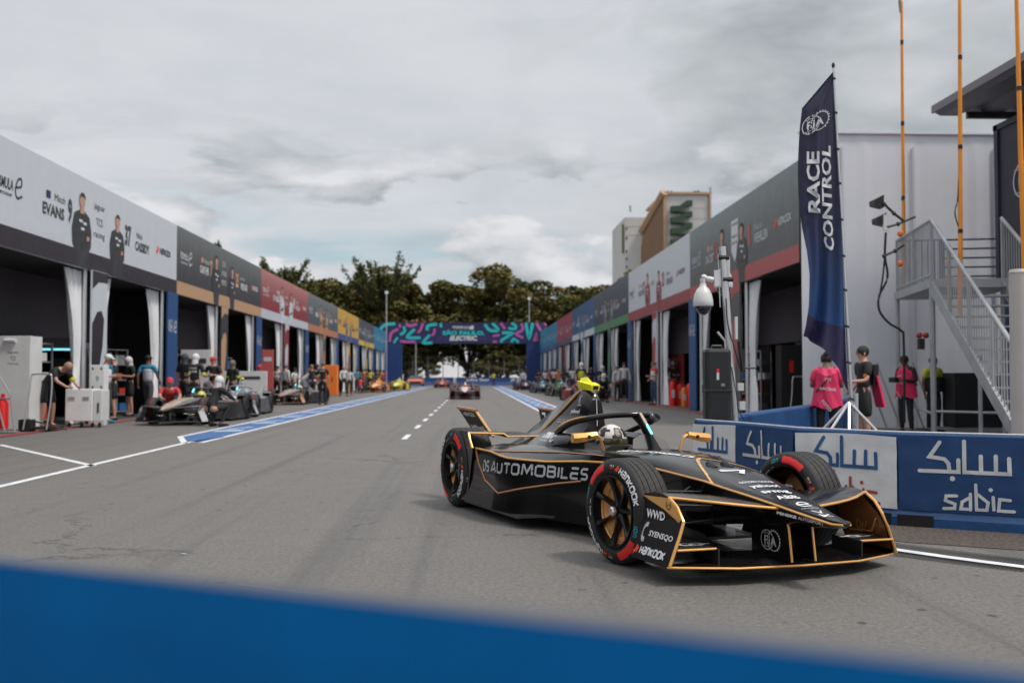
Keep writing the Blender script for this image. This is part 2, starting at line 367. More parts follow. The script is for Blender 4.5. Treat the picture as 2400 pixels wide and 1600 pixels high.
# ------------------------------------------------------------------ the single-seater
# car coordinates: x forward from the front axle, y to the car's left, z up
ROLL = radians(1.2)
def rollf(p):
    p = Vector(p); return Vector((p.x, p.y, p.z - p.y * sin(ROLL)))
SH = [(-3.2, .60), (-2.85, .73), (-1.95, .73), (-1.7, .685), (-1.4, .565), (-1.05, .445), (-.7, .385), (-.3, .345)]
def yside(x, z):
    y = itp(x, SH); return y + (0.030 if x < -1.2 else 0.02) * max(0.0, (0.26 - z)) / 0.2 - 0.02 * max(0, z - .42) / .1
def gcrest(x): return itp(x, [(-3.0, .60), (-2.62, .535), (-2.53, .53), (-2.17, .526), (-1.84, .498), (-1.42, .50), (-1.05, .53), (-.3, .56)])
CH = [  # x, top z, A(y,z), G(y,z), M(y,z), B(y,z)
 (1.217, .368, .012, .367, .022, .362, .02, .355, .01, .350), (1.15, .376, .022, .374, .036, .358, .035, .342, .02, .334),
 (.95, .410, .055, .407, .092, .392, .09, .345, .06, .320), (.8, .440, .082, .437, .135, .422, .125, .34, .08, .305),
 (.6, .478, .112, .474, .182, .455, .165, .34, .11, .285), (.4, .520, .135, .514, .22, .482, .20, .345, .13, .262), (.25, .554, .152, .547, .25, .507, .225, .35, .15, .24),
 (0., .592, .185, .584, .275, .525, .255, .35, .18, .21), (-.3, .622, .235, .612, .31, .548, .29, .34, .23, .15),
 (-.55, .634, .275, .620, .335, .558, .315, .32, .27, .10), (-.78, .636, .305, .618, .36, .560, .335, .30, .30, .07),
 (-1.1, .622, .345, .606, .385, .55, .35, .30, .32, .06), (-1.45, .62, .36, .600, .40, .54, .36, .28, .33, .06),
 (-1.75, .63, .37, .600, .42, .53, .38, .25, .34, .06), (-2.1, .62, .38, .590, .44, .52, .4, .25, .35, .06),
 (-2.6, .58, .34, .560, .40, .50, .36, .25, .3, .06), (-3.1, .52, .24, .500, .28, .45, .24, .25, .2, .1), (-3.45, .45, .13, .44, .16, .40, .13, .3, .1, .25)]
def chsec(t):
    x, zt, ay, az, gy, gz, my, mz, by, bz = t
    h = [(0, zt), (ay * .5, zt - (zt - az) * .18), (ay, az), ((ay + gy) / 2 + .012, (az + gz) / 2 + .012), (gy, gz), (my, mz), (by, bz)]
    return [Vector((x, -y, z)) for y, z in h] + [Vector((x, 0, bz))] + [Vector((x, y, z)) for y, z in h[:0:-1]]
def itp_ch(x):
    for a, b in zip(CH, CH[1:]):
        if a[0] >= x >= b[0]:
            t = (a[0] - x) / (a[0] - b[0]); return [p + (q - p) * t for p, q in zip(a, b)]
    return list(CH[-1])
def topz(x, y):
    t = itp_ch(x); y = abs(y)
    return itp(y, [(0, t[1]), (t[2] * .5, t[1] - (t[1] - t[3]) * .18), (t[2], t[3]), ((t[2] + t[4]) / 2 + .012, (t[3] + t[5]) / 2 + .012), (t[4], t[5])])
EC = [  # engine cover: x, then half widths with heights, ridge first
 (-1.665, [(0, .97), (.030, .965), (.052, .93), (.068, .84), (.085, .74), (.16, .66), (.26, .60)]),
 (-1.70, [(0, 1.015), (.034, 1.005), (.058, .96), (.074, .86), (.092, .75), (.18, .665), (.29, .60)]),
 (-1.80, [(0, 1.045), (.030, 1.035), (.056, .98), (.080, .87), (.105, .755), (.20, .67), (.32, .60)]),
 (-1.95, [(0, 1.045), (.022, 1.035), (.030, 1.0), (.075, .87), (.12, .75), (.22, .665), (.34, .595)]),
 (-2.20, [(0, .962), (.020, .952), (.085, .825), (.118, .76), (.15, .70), (.24, .645), (.36, .585)]),
 (-2.43, [(0, .877), (.020, .868), (.145, .665), (.175, .65), (.20, .63), (.26, .61), (.36, .57)]),
 (-2.75, [(0, .750), (.018, .742), (.10, .655), (.15, .625), (.19, .60), (.26, .57), (.33, .54)]),
 (-3.05, [(0, .632), (.016, .625), (.07, .59), (.12, .56), (.16, .54), (.20, .51), (.25, .48)]),
 (-3.40, [(0, .50), (.014, .495), (.04, .48), (.07, .47), (.09, .455), (.11, .44), (.13, .42)])]
def both(fn):
    for s in (-1, 1): fn(s)
def spin(c, r, n, k0, k1): return [(c[0] + r * cos(radians(a)), c[1] + r * sin(radians(a))) for a in [k0 + (k1 - k0) * i / n for i in range(n + 1)]]
TREAD = None
def tread_mat():
    global TREAD
    if TREAD: return TREAD
    m = M('tyre_tread', (0.022, 0.020, 0.020), 0.7, var=0.35, vs_=9); nt = m.node_tree; b = nt.nodes['Principled BSDF']
    tc = nd(nt, 'ShaderNodeTexCoord'); sp = nd(nt, 'ShaderNodeSeparateXYZ'); nt.links.new(tc.outputs['Object'], sp.inputs[0])
    a = mth(nt, 'ARCTAN2', sp.outputs[0], sp.outputs[2]); sk = mth(nt, 'MULTIPLY_ADD', sp.outputs[1], 1.2, a)
    t = mth(nt, 'FRACT', mth(nt, 'MULTIPLY', sk, 46 / (2 * pi)))
    g = mth(nt, 'LESS_THAN', t, 0.13)
    old = b.inputs['Base Color'].links[0].from_socket
    nt.links.new(mixc(nt, mth(nt, 'MULTIPLY', g, 0.75), old, (0.004, 0.004, 0.004)), b.inputs['Base Color'])
    bp = nd(nt, 'ShaderNodeBump', i_Strength=0.7, i_Distance=0.004); nt.links.new(mth(nt, 'SUBTRACT', 1.0, g), bp.inputs['Height']); nt.links.new(bp.outputs[0], b.inputs['Normal'])
    TREAD = m; return m
def wheel(parent, x, side, R, W, yo, steer, hero, L, near, ph=0.0):
    e = bpy.data.objects.new('wheel', None); COL.objects.link(e); e.parent = parent; e.empty_display_size = .1
    yc = side * (yo - W / 2); e.location = (x, yc, R); e.rotation_euler = (0, 0, steer)
    n = 64 if hero else 28; h = W / 2; s = side                      # outer face towards side
    TR = tread_mat() if hero else RUBBER
    rim = 0.228
    prof = [(rim, -h + .012), (rim + .03, -h - .004), (R - .045, -h + .002), (R - .016, -h + .016), (R - .004, -h + .034)]
    mats = [RUBBER] * 4
    def grv(y, w_, mt):                                              # a groove with a painted bed
        return [(R - .001, y - w_), (R - .007, y - w_ * .8), (R - .007, y + w_ * .8), (R - .001, y + w_)], [TR, RUBBER, mt, RUBBER]
    ps = [(-.055, .003, L['line1']), (-.015, .003, L['line2']), (.030, .003, RUBBER), (.068, .0025, RUBBER)] if hero else [(-.045, .012, L['line1']), (.0, .012, L['line2'])]
    for y, w_, mt in ps:
        a, b_ = grv(y * s * (W / .245), w_, mt) if s > 0 else grv(y * s * (W / .245), w_, mt)
        prof.append(None); mats.append((a, b_))
    pts = sorted([q for q in mats if isinstance(q, tuple)], key=lambda q: q[0][0][1])
    P = [q for q in prof if q]; MM = [RUBBER] * 4
    for a, b_ in pts: P += a; MM += b_
    P += [(R - .004, h - .034), (R - .016, h - .016), (R - .045, h - .002), (rim + .03, h + .004), (rim, h - .012), (rim - .004, h - .03), (rim - .004, -h + .03), (rim, -h + .012)]
    MM += [TR, RUBBER, RUBBER, RUBBER, RUBBER, RUBBER, RUBBER, RUBBER]
    ty = MB().lathe([(p[0], p[1]) for p in P], n, axis='Y', mats=MM).build('tyre', parent=e, smooth=50)
    rm = MB(); o = s * (h - .018)
    rm.lathe([(rim + .002, o), (rim - .004, s * (h + .002)), (rim - .016, s * (h - .002)), (rim - .02, s * (h - .03)), (rim - .03, 0), (rim - .02, -s * h)], n, L['rim'], axis='Y')
    rm.lathe([(.034, s * (h - .055)), (.03, s * (h - .022)), (.0, s * (h - .022))], 16, L['rim'], axis='Y')
    for k in range(7):
        a = 2 * pi * k / 7 + .05; d = Vector((cos(a), 0, sin(a))); t = Vector((-sin(a), 0, cos(a)))
        secs = []
        for r, wd, yy, th in ((.02, .026, h - .05, .03), (.06, .018, h - .062, .03), (.13, .0125, h - .052, .024), (.185, .016, h - .033, .022), (.217, .030, h - .022, .02)):
            c = d * r + Vector((0, s * yy, 0)); secs.append([c + t * wd, c + t * wd * .45 + Vector((0, s * th * .55, 0)), c - t * wd * .45 + Vector((0, s * th * .55, 0)), c - t * wd, c - t * wd + Vector((0, -s * th, 0)), c + t * wd + Vector((0, -s * th, 0))])
        rm.loft(secs, True, True, L['rim'])
    rm.build('rim', L['rim'], e, smooth=30)
    MB().lathe([(.222, -s * .01), (.219, s * (h - .048)), (.20, s * (h - .066)), (.17, s * (h - .066)), (.16, s * (h - .085)), (.03, s * (h - .092)), (.0, s * (h - .092))], n // 2, L['disc'], axis='Y').build('brake_duct', parent=e, smooth=30)
    if hero:
        MB().lathe([(.030, s * (h - .03)), (.030, s * (h - .005)), (.022, s * (h + .004)), (.022, s * (h - .015)), (.0, s * (h - .015))], 8, ALU, axis='Y').build('wheel_nut', parent=e, smooth=25)
        if near:
            b = MB(); r0 = rim + (R - rim) * .5
            def pol(a0, r, sgn=1):                                   # text around the sidewall; u along the arc, v outward
                def fn(u, v):
                    rr = r + v; a = a0 - u / r * 1.0
                    yy = itp(rr, [(rim, h - .012), (rim + .03, h + .004), (R - .045, h - .002), (R - .016, h - .016)])
                    return Vector((rr * cos(a) * sgn, -(yy + .0015), rr * sin(a) * sgn))
                return fn
            for q in (0, pi):
                A = lambda d: radians(d + ph) + q
                for f in flame(.042): b.flat(mv(f, 0, -.020), pol(A(80), r0), REDO)
                for f in sfont('HaNKOOK', .275, .042, .22, .28): b.flat(mv(f, 0, -.021), pol(A(70), r0), WHITEP)
                for f in sfont('O', .026, .026, .2): b.flat(mv(f, .012, -.013), pol(A(-12), r0), TEALI)
                b.flat(mv(txtw('i', .006, .026), 0, -.013), pol(A(-12), r0), TEALI)
                for f in sfont('N', .022, .026, .2): b.flat(mv(f, .046, -.013), pol(A(-12), r0), TEALI)
                b.flat(mv(txtw('18X10J   FIA', .12, .009, bold=.01), 0, -.040), pol(A(12), r0), WHITEP)
                b.flat(mv(txtw('EVO 18', .04, .010, bold=.02), 0, .0), pol(A(-88), r0), WHITEP); b.flat(mv(txtw('255/40', .04, .009, bold=.02), 0, -.014), pol(A(-88), r0), REDI)
                g = [(i * .019, -.024 + j * .0096 + (.003 * sin(i * 2.3) if j == 5 else 0)) for j in range(6) for i in range(11)]
                b.flat((g, [(j * 11 + i, j * 11 + i + 1, j * 11 + i + 12, j * 11 + i + 11) for j in range(5) for i in range(10)]), pol(A(-34), r0), L['flash'])
            b.build('lettering', parent=e, xf=lambda p: p)
    return e
def race_car(label, loc, rz, L, hero=False, group=None, steer=0.0, driver=True):
    car = thing('racing_car', label, 'racing car', loc, rz, group)
    X = rollf if hero else (lambda p: Vector(p))
    B = lambda mb, nm, mt=None, par=None, **k: mb.build(nm, mt, par or car, xf=X, **k)
    body, side_m, trim, wing_m, dark = L['body'], L['side'], L['trim'], L['wing'], CARBON
    # ---- chassis and nose, open at the cockpit
    secs = [chsec(t) for t in CH]
    mb = MB(); mb.loft(secs, True, True, body, skip=lambda i, j: 10 <= i <= 12 and (j in (0, 1, 12, 11) and j in (0, 1, 11, 12)))
    ch = B(mb, 'chassis', body, smooth=40)
    tub = MB(); tub.loft([[Vector((x, y, z)) for y, z in ((-.30, .60), (-.26, .35), (.26, .35), (.30, .60))] for x in (-.76, -1.80)], False, False, BLACK)
    tub.add([(-.78, -.31, .6), (-.78, -.26, .35), (-.78, .26, .35), (-.78, .31, .6)], [(0, 1, 2, 3)], BLACK); tub.add([(-1.79, -.31, .6), (-1.79, -.26, .35), (-1.79, .26, .35), (-1.79, .31, .6)], [(0, 1, 2, 3)], BLACK)
    B(tub, 'cockpit_tub', BLACK)
    # ---- side bodywork
    def sp(s):
        mb = MB(); st = [-3.15, -2.85, -2.6, -2.53, -2.35, -2.17, -2.05, -1.95, -1.84, -1.7, -1.55, -1.42, -1.4, -1.25, -1.05, -.85, -.7, -.55, -.42]; secs = []
        for x in st:
            zg = gcrest(x); yg = yside(x, zg); yr = itp(x, [(-3.1, .50), (-2.6, .66), (-2.2, .69), (-1.9, .62), (-1.36, .45), (-1.0, .395), (-.6, .35), (-.3, .33)]); zr = itp(x, [(-3.1, .50), (-2.5, .532), (-2.17, .532), (-1.36, .575), (-.8, .588), (-.3, .57)])
            zi = itp(x, [(-3.1, .50), (-2.6, .56), (-2.0, .585), (-1.4, .60), (-.6, .605)]); yi = min(yr - .02, itp(x, [(-3.1, .12), (-1.9, .3), (-.8, .33)]))
            ring_ = [(yi, zi), ((yi + yr) / 2, max(zi, zr) + .004), (yr - .02, zr + .003), (yr, zr - .004), ((yg + yr) / 2, (zg + zr) / 2 - .004), (yg - .006, zg + .006), (yg, zg - .01), (yside(x, .42), .42), (yside(x, .26), .26), (yside(x, .15), .15), (yside(x, .05), .075), (.2, .07)]
            secs.append([Vector((x, s * y, z)) for y, z in (ring_ if s > 0 else ring_)])
        mb.loft(secs, False, False, side_m)
        mb.add([p for p in secs[0]], [tuple(range(len(secs[0])))], side_m); mb.add([p for p in secs[-1]], [tuple(range(len(secs[-1])))], side_m)
        o = B(mb, 'sidepod', side_m, smooth=32)
        return o
    pods = {s: sp(s) for s in (-1, 1)}
    fl = [(-3.35, .45), (-2.9, .66), (-2.86, .735), (-1.56, .735), (-1.5, .70), (-1.38, .60), (-1.1, .46), (-.7, .40), (.1, .26)]
    mb = MB(); P = fl + [(x, -y) for x, y in fl[::-1]]
    def fz(x): return itp(x, [(-3.35, .09), (-2.9, .05), (-1.6, .05), (-1.38, .085), (-1.0, .10), (.1, .12)])
    mb.prism(P, lambda u, v, t: Vector((u, v, fz(u) + t)), 0, .018, dark); B(mb, 'floor', dark)
    # ---- engine cover with the roll hoop tower
    mb = MB(); secs = []
    for x, pr in EC: secs.append([Vector((x, -y, z)) for y, z in pr[::-1]] + [Vector((x, y, z)) for y, z in pr[1:]])
    mb.loft(secs, False, False, body); mb.add(secs[0], [tuple(range(len(secs[0])))], body); mb.add(secs[-1], [tuple(range(len(secs[-1])))], body)
    ec = B(mb, 'engine_cover', body, smooth=35)
    # ---- headrest fairings
    for s in (-1, 1):
        mb = MB(); secs = []
        for x, pr in [(-1.40, [(.38, .585), (.385, .64), (.34, .69), (.27, .700), (.24, .67), (.24, .58)]), (-1.46, [(.40, .585), (.40, .65), (.35, .705), (.26, .715), (.22, .68), (.22, .58)]),
                      (-1.75, [(.41, .58), (.39, .64), (.33, .695), (.22, .715), (.15, .70), (.1, .60)]), (-2.05, [(.40, .575), (.35, .61), (.28, .645), (.2, .665), (.12, .67), (.1, .6)]), (-2.3, [(.36, .565), (.3, .585), (.24, .60), (.18, .615), (.12, .62), (.1, .58)])]:
            secs.append([Vector((x, s * y, z)) for y, z in pr])
        mb.loft(secs, True, True, body); B(mb, 'headrest_fairing', body, smooth=45)
    # ---- halo
    hp = catmull([(-1.74, -.31, .70), (-1.6, -.325, .745), (-1.4, -.325, .80), (-1.2, -.285, .838), (-1.08, -.19, .862), (-1.02, -.09, .872), (-1.0, 0, .874)], 4)
    hp = hp + [Vector((p.x, -p.y, p.z)) for p in hp[-2::-1]]
    mb = MB(); mb.tube(hp, .027, 10, body, flat=.85)
    strut = [(-1.0, 0, .868), (-.93, 0, .82), (-.84, 0, .745), (-.76, 0, .68), (-.70, 0, .625)]
    secs = []
    for (x, y, z), dx, wd in zip(strut, (.045, .04, .05, .075, .11), (.022, .012, .012, .016, .03)):
        secs.append([Vector((x + .02, 0, z + .015)), Vector((x, wd, z)), Vector((x - dx, wd, z - .02)), Vector((x - dx, -wd, z - .02)), Vector((x, -wd, z))])
    mb.loft(secs, True, True, body); halo = B(mb, 'halo', body, smooth=45)
    mb = MB()
    if hero:
        for rng in (range(0, 12), range(len(hp) - 12, len(hp))):
            pp = []
            for i in rng:
                p = hp[i]; sg = 1 if p.y > 0 else -1; pp.append(p + Vector((.002, sg * .016, .017)))
            mb.tube(pp, [.006 + .011 * sin(pi * (k + .6) / (len(pp))) for k in range(len(pp))], 8, trim, flat=.7)
    if hero:
        B(mb, 'halo_stripe', trim, halo)
        led = MB(); led.tube([(-.905 + .024, 0, .835 - .03), (-.80 + .028, 0, .725)], .008, 6, GOLD); led = MB()
        led.box((-.835, 0, .772), (.10, .012, .012), rot=Matrix.Rotation(radians(41), 3, 'Y'), mat=CYAN); B(led, 'status_light', CYAN, halo)
        st = MB(); st.box((-.915, 0, .842), (.13, .02, .008), rot=Matrix.Rotation(radians(41), 3, 'Y'), mat=M('tan_tape', (.42, .33, .24), .5)); B(st, 'tape_strip', None, halo)
        cp = MB(); cp.ball((-1.02, .12, .845), (.045, .035, .048), 14, M('camera_pod', (.02, .016, .022), .3, coat=.5)); cp.tube([(-1.05, .06, .86), (-1.02, .11, .85)], .012, 6, BLACK); B(cp, 'camera_pod', None, smooth=60)
    else:
        led = MB(); led.box((-.85, 0, .80), (.13, .03, .03), rot=Matrix.Rotation(radians(41), 3, 'Y'), mat=CYAN); B(led, 'status_light', CYAN, halo)
    # ---- cover on the hoop, mirrors
    mb = MB()
    if L.get('cover'):
        c = L['cover']
        F = [(-1.655, -.036, 1.04), (-1.655, .036, 1.04), (-1.65, .046, 1.095), (-1.65, -.046, 1.095)]
        M1 = [(-1.78, -.045, 1.045), (-1.78, .045, 1.045), (-1.80, .075, 1.12), (-1.80, -.075, 1.12)]
        R1 = [(-1.95, -.03, 1.05), (-1.95, .03, 1.05), (-1.96, .045, 1.135), (-1.96, -.045, 1.135)]
        mb.loft([F, M1, R1], True, True, c)
        mb.loft([[(-1.70, -.012, 1.10), (-1.70, .012, 1.10), (-1.70, 0, 1.108)], [(-1.80, -.03, 1.115), (-1.80, .03, 1.115), (-1.82, 0, 1.175)], [(-1.95, -.02, 1.13), (-1.95, .02, 1.13), (-1.96, 0, 1.165)]], True, True, c)
        mb.add([(-1.649, -.026, 1.048), (-1.649, .026, 1.048), (-1.645, .030, 1.086), (-1.645, -.030, 1.086)], [(0, 1, 2, 3)], BLACK)
        mb.v = [Vector((-1.80 + (p.x + 1.80) * .85, p.y * .85, 1.045 + (p.z - 1.045) * .82)) for p in mb.v]; B(mb, 'camera_cover', c)
    for s in (-1, 1):
        y = lambda v: s * v
        mb = MB(); mt = L['mirror']
        secs = [[Vector((-.955, y(v), z0)), Vector((-.915, y(v), z0 - .003)), Vector((-.90, y(v), (z0 + z1) / 2)), Vector((-.915, y(v), z1)), Vector((-.955, y(v), z1))] for v, z0, z1 in ((.575, .675, .735), (.56, .672, .738), (.48, .682, .742), (.41, .70, .748), (.385, .705, .75))]
        mb.loft(secs, True, True, mt)
        mb.tube(catmull([(-.935, y(.42), .728), (-.935, y(.375), .722), (-.935, y(.345), .69), (-.94, y(.315), .60)], 4), [.021] * 4 + [.018] * 4 + [.014] * 5, 8, mt, flat=.6)
        o = B(mb, 'mirror', mt, smooth=40)
        if hero: B(MB().lathe([(.014, .0), (.014, .006), (.0, .006)], 14, BLACK, axis='X', c=(-.902, y(.455), .714)), 'camera_lens', BLACK, o)
    # ---- front wing: main plane, end plates, upper planes, flaps, pylons
    LE = [(-.80, .70), (-.72, .735), (-.42, .84), (0, .865), (.42, .84), (.72, .735), (.80, .70)]
    mb = MB(); secs = []
    for y, x in LE:
        z0 = .088; secs.append([Vector((x, y, z0)), Vector((x - .03, y, z0 + .012)), Vector((x - .18, y, z0 + .022)), Vector((x - .34, y, z0 + .035)), Vector((x - .34, y, z0 + .028)), Vector((x - .15, y, z0 - .004)), Vector((x - .02, y, z0 - .006))])
    mb.loft(secs, True, True, wing_m); fw = B(mb, 'front_wing', wing_m, smooth=35)
    B(MB().tube([(x + .003, y, .088) for y, x in LE], .0068, 6, trim), 'leading_edge_trim', trim, fw, smooth=True)
    for s in (-1, 1):
        yt = lambda z: s * itp(z, [(.09, .80), (.335, .70), (.45, .70)])
        poly = [(.28, .44), (.43, .452), (.575, .455), (.66, .41), (.725, .338), (.735, .26), (.735, .10), (.52, .085), (.32, .092)]
        rowz = [.088, .15, .21, .26, .30, .335, .37, .41, .435, .453]; mb = MB(); secs = []
        for z in rowz:
            xr_ = itp(z, [(.088, .32), (.44, .28), (.453, .36)]); xf2 = itp(z, [(.088, .70), (.10, .735), (.26, .735), (.338, .725), (.41, .66), (.453, .575)])
            secs.append([Vector((xr_ + (xf2 - xr_) * k / 4, yt(z), z)) for k in range(5)] + [Vector((xr_ + (xf2 - xr_) * k / 4, yt(z) + .010 * s, z)) for k in range(4, -1, -1)])
        mb.loft(secs, True, True, L['plate']); ep = B(mb, 'wing_endplate', L['plate'])
        B(MB().tube([Vector((u, yt(v) + s * .005, v)) for u, v in poly[2:7]], .0095, 6, trim), 'edge_trim', trim, ep, smooth=True)
        tri = [(.285, .440), (.575, .452), (.66, .405), (.71, .345), (.695, .328), (.53, .385)]
        mb = MB(); mb.prism(tri, lambda u, v, t: Vector((u, yt(v) + s * t, v)), .011, .014, trim); B(mb, 'gold_panel', trim, ep)
        # upper plane from the nose to the end plate
        mb = MB(); secs = []
        for k in range(7):
            t = k / 6; yy = s * (.13 + (.705 - .13) * t); xf_ = itp(t, [(0, .80), (.35, .77), (.6, .735), (1, .575)]); xr = itp(t, [(0, .38), (.5, .33), (1, .28)]); z = itp(t, [(0, .405), (.3, .42), (.65, .44), (1, .455)]); zr = z + itp(t, [(0, .0), (.5, .012), (1, -.01)])
            secs.append([Vector((xf_, yy, z)), Vector((xf_ - .06, yy, z + .014)), Vector(((xf_ + xr) / 2, yy, (z + zr) / 2 + .022)), Vector((xr, yy, zr)), Vector(((xf_ + xr) / 2, yy, (z + zr) / 2 + .004)), Vector((xf_ - .03, yy, z - .008))])
        mb.loft(secs, True, True, wing_m); up = B(mb, 'upper_plane', wing_m, smooth=35)
        B(MB().tube([q[0] + Vector((.004, 0, 0)) for q in secs], .0085, 6, trim), 'edge_trim', trim, up, smooth=True)
        # lower flap with its fence
        mb = MB(); mb.box((.66, s * .635, .185), (.17, .25, .010), mat=dark); mb.box((.64, s * .505, .14), (.26, .008, .10), mat=dark); fp = B(mb, 'wing_flap', dark, fw)
        if hero:
            B(MB().tube([(.748, s * .51, .186), (.748, s * .76, .186)], .007, 6, trim), 'edge_trim', trim, fp)
            b = MB(); fn = lambda u, v, s=s: Vector((.61 + v, s * .60 + u, .1925))
            for a in (stroke([(-.12, .0), (-.06, .0)], .02), ring(-.02, .0, .03, .016, sx=1.4), ring(.05, .0, .03, .016, sx=1.4), stroke([(.09, 0), (.14, 0)], .014)): b.flat(a, fn, WHITEP)
            B(b, 'lettering', WHITEP, fp)
        # pylon
        mb = MB(); mb.prism([(.50, .108), (.86, .108), (.835, .30), (.80, .345), (.50, .33)], lambda u, v, t: Vector((u, s * .082 + t, v)), -.006, .006, wing_m); py = B(mb, 'wing_pylon', wing_m)
        B(MB().tube([(.865, s * .082, .108), (.838, s * .082, .30), (.83, s * .082, .315)], .007, 6, trim), 'edge_trim', trim, py)
        # inner turning vane and step
        mb = MB(); mb.prism([(-.15, .10), (.45, .12), (.45, .15), (.30, .20), (-.1, .22)], lambda u, v, t: Vector((u, s * .30 + t, v)), -.004, .004, dark)
        mb.prism([(-.1, .22), (.42, .22), (.42, .44), (-.1, .36)], lambda u, v, t: Vector((u, s * v, .135 + t)), -.004, .004, dark); B(mb, 'turning_vane', dark)
        # suspension
        mb = MB()
        for a, b in (((.22, s * .20, .44), (.02, s * .58, .43)), ((-.25, s * .24, .44), (-.02, s * .58, .43)), ((.24, s * .15, .27), (.02, s * .58, .20)), ((-.28, s * .22, .20), (-.02, s * .58, .20)), ((.1, s * .2, .50), (.04, s * .57, .22)), ((.30, s * .18, .36), (.11, s * .58, .36))):
            mb.tube([a, b], .011, 8, dark, flat=.6)
            mb.ball(b, .02, 6, STEEL)
        mb.lathe([(.0, -.05), (.10, -.05), (.10, .02), (.05, .05), (.0, .05)], 14, BLACK, axis='Y', c=(0, s * .585, .325)); B(mb, 'suspension', dark, smooth=30)
        mb = MB()
        for a, b in (((-2.7, s * .2, .42), (-2.97, s * .53, .44)), ((-2.7, s * .2, .25), (-2.97, s * .53, .24)), ((-3.2, s * .15, .40), (-2.97, s * .53, .42))): mb.tube([a, b], .014, 6, dark)
        B(mb, 'rear_suspension', dark)
        # rear fender panel in front of and beside the rear tyre, strip above, winglets
        if hero:
            fr = [(-2.62, .07), (-2.60, .20), (-2.50, .53), (-2.565, .60), (-2.60, .655), (-2.84, .665), (-2.86, .40), (-2.87, .07)]
            mb = MB(); mb.prism(fr, lambda u, v, t: Vector((u, s * (.742 + t), v)), -.006, .004, side_m); rf = B(mb, 'rear_fender', side_m)
            B(MB().tube([(-2.50, s * .748, .53), (-2.565, s * .748, .60), (-2.60, s * .746, .655)], .011, 6, trim), 'edge_trim', trim, rf)
            mb = MB(); mb.loft([[Vector((xf_, s * y, z)), Vector((xf_ - .05, s * y, z + .010)), Vector((xf_ - c, s * y, z + .012)), Vector((xf_ - .05, s * y, z - .008))] for y, xf_, z, c in ((.745, -2.60, .655, .24), (.46, -2.50, .652, .16), (.43, -2.48, .628, .5), (.18, -2.36, .64, .55))], True, True, wing_m); rw = B(mb, 'rear_wing', wing_m)
            B(MB().tube([(-2.598, s * .745, .655), (-2.498, s * .46, .652), (-2.478, s * .43, .628), (-2.356, s * .18, .64)], .009, 6, trim), 'edge_trim', trim, rw)
        else:
            mb = MB(); mb.loft([[Vector((-2.55, s * y, .65)), Vector((-2.62, s * y, .665)), Vector((-2.8, s * y, .66)), Vector((-2.62, s * y, .64))] for y in (.745, .18)], True, True, wing_m)
            mb.prism([(-2.62, .07), (-2.5, .53), (-2.6, .655), (-2.84, .665), (-2.87, .07)], lambda u, v, t: Vector((u, s * (.742 + t), v)), -.006, .004, side_m); B(mb, 'rear_wing', wing_m)
        wl = [(-3.00, .60), (-3.27, .83), (-3.75, .845), (-3.46, .60)]
        yw = lambda z: s * (.36 + .07 * (z - .6) / .23)
        mb = MB(); mb.prism(wl, lambda u, v, t: Vector((u, yw(v) + t, v)), -.006, .006, L['plate']); wg = B(mb, 'rear_winglet', L['plate'])
        if hero:
            mb = MB(); mb.tube([(-3.00, yw(.6), .60), (-3.26, yw(.83), .822)], .012, 6, trim); mb.tube([(-3.24, yw(.84), .828), (-3.75, yw(.84), .842)], .016, 8, COPPER); B(mb, 'edge_trim', trim, wg)
    mb = MB(); mb.prism([(-3.25, .42), (-3.75, .42), (-3.72, .10), (-3.3, .07)], lambda u, v, t: Vector((u, t, v)), -.35, .35, dark); B(mb, 'diffuser', dark)
    # ---- wheels
    for s in (-1, 1):
        wheel(car, 0, s, .325, .245, .775, steer, hero, L, True, 0 if s < 0 else 127)
        wheel(car, -2.97, s, .350, .30, .775, 0, hero, L, s < 0, 109)
    # ---- nose stripe and trims
    tr = MB()
    if hero:
        for s in (-1, 1):
            gl = [Vector((t[0], s * (t[4] + .003), t[5])) for t in CH[0:10]]
            tr.tube(gl, .0075, 6, trim)
            pts = [Vector((x, s * (yside(x, gcrest(x)) + .003), gcrest(x))) for x in (-2.53, -2.35, -2.17, -1.95, -1.84, -1.7, -1.55, -1.42, -1.2, -1.05, -.85, -.65)]
            tr.tube(pts, .0085, 6, trim)
            rl = [Vector((x, s * (itp(x, [(-3.1, .50), (-2.6, .66), (-2.2, .69), (-1.9, .62), (-1.36, .45), (-1.0, .395)]) + .001), itp(x, [(-2.5, .532), (-2.17, .532), (-1.36, .575), (-.8, .588)]))) for x in (-2.2, -1.9, -1.6, -1.36, -1.0, -.8)]
            tr.tube(rl, .0035, 5, M('pale_copper', (.62, .36, .22), .4, metal=.4))
            lo = [(-2.53, .53), (-2.24, .285), (-1.94, .21), (-1.6, .285), (-1.3, .345), (-1.05, .385)]
            for (x0, z0), (x1, z1) in zip(lo, lo[1:]):
                tr.tube([Vector((x0 + (x1 - x0) * k / 6, s * (yside(x0 + (x1 - x0) * k / 6, z0 + (z1 - z0) * k / 6) + .002), z0 + (z1 - z0) * k / 6)) for k in range(7)], .0065, 5, COPPER)
            gw = .012
            el = [EC[4], EC[5]]
            tr.tube([(-2.43, s * .147, .665), (-2.20, s * .088, .827), (-1.95, s * .036, 1.003), (-1.90, s * .030, 1.03)], .010, 6, trim)
            sx = lambda x, j: s * itp(x, [(t[0], t[j]) for t in CH[::-1]])
        bx = [(.21, -.0)]
        # gold band over the scuttle
        secs = []
        for k in range(-10, 11):
            f = k / 10; x = -.20 + .50 * abs(f) ** 1.3; yw_ = itp(x, [(t[0], t[4]) for t in CH[::-1]]) * f
            secs.append((Vector((x, yw_, topz(x, yw_) + .004)), Vector((x + .045, yw_, topz(x + .045, yw_) + .004))))
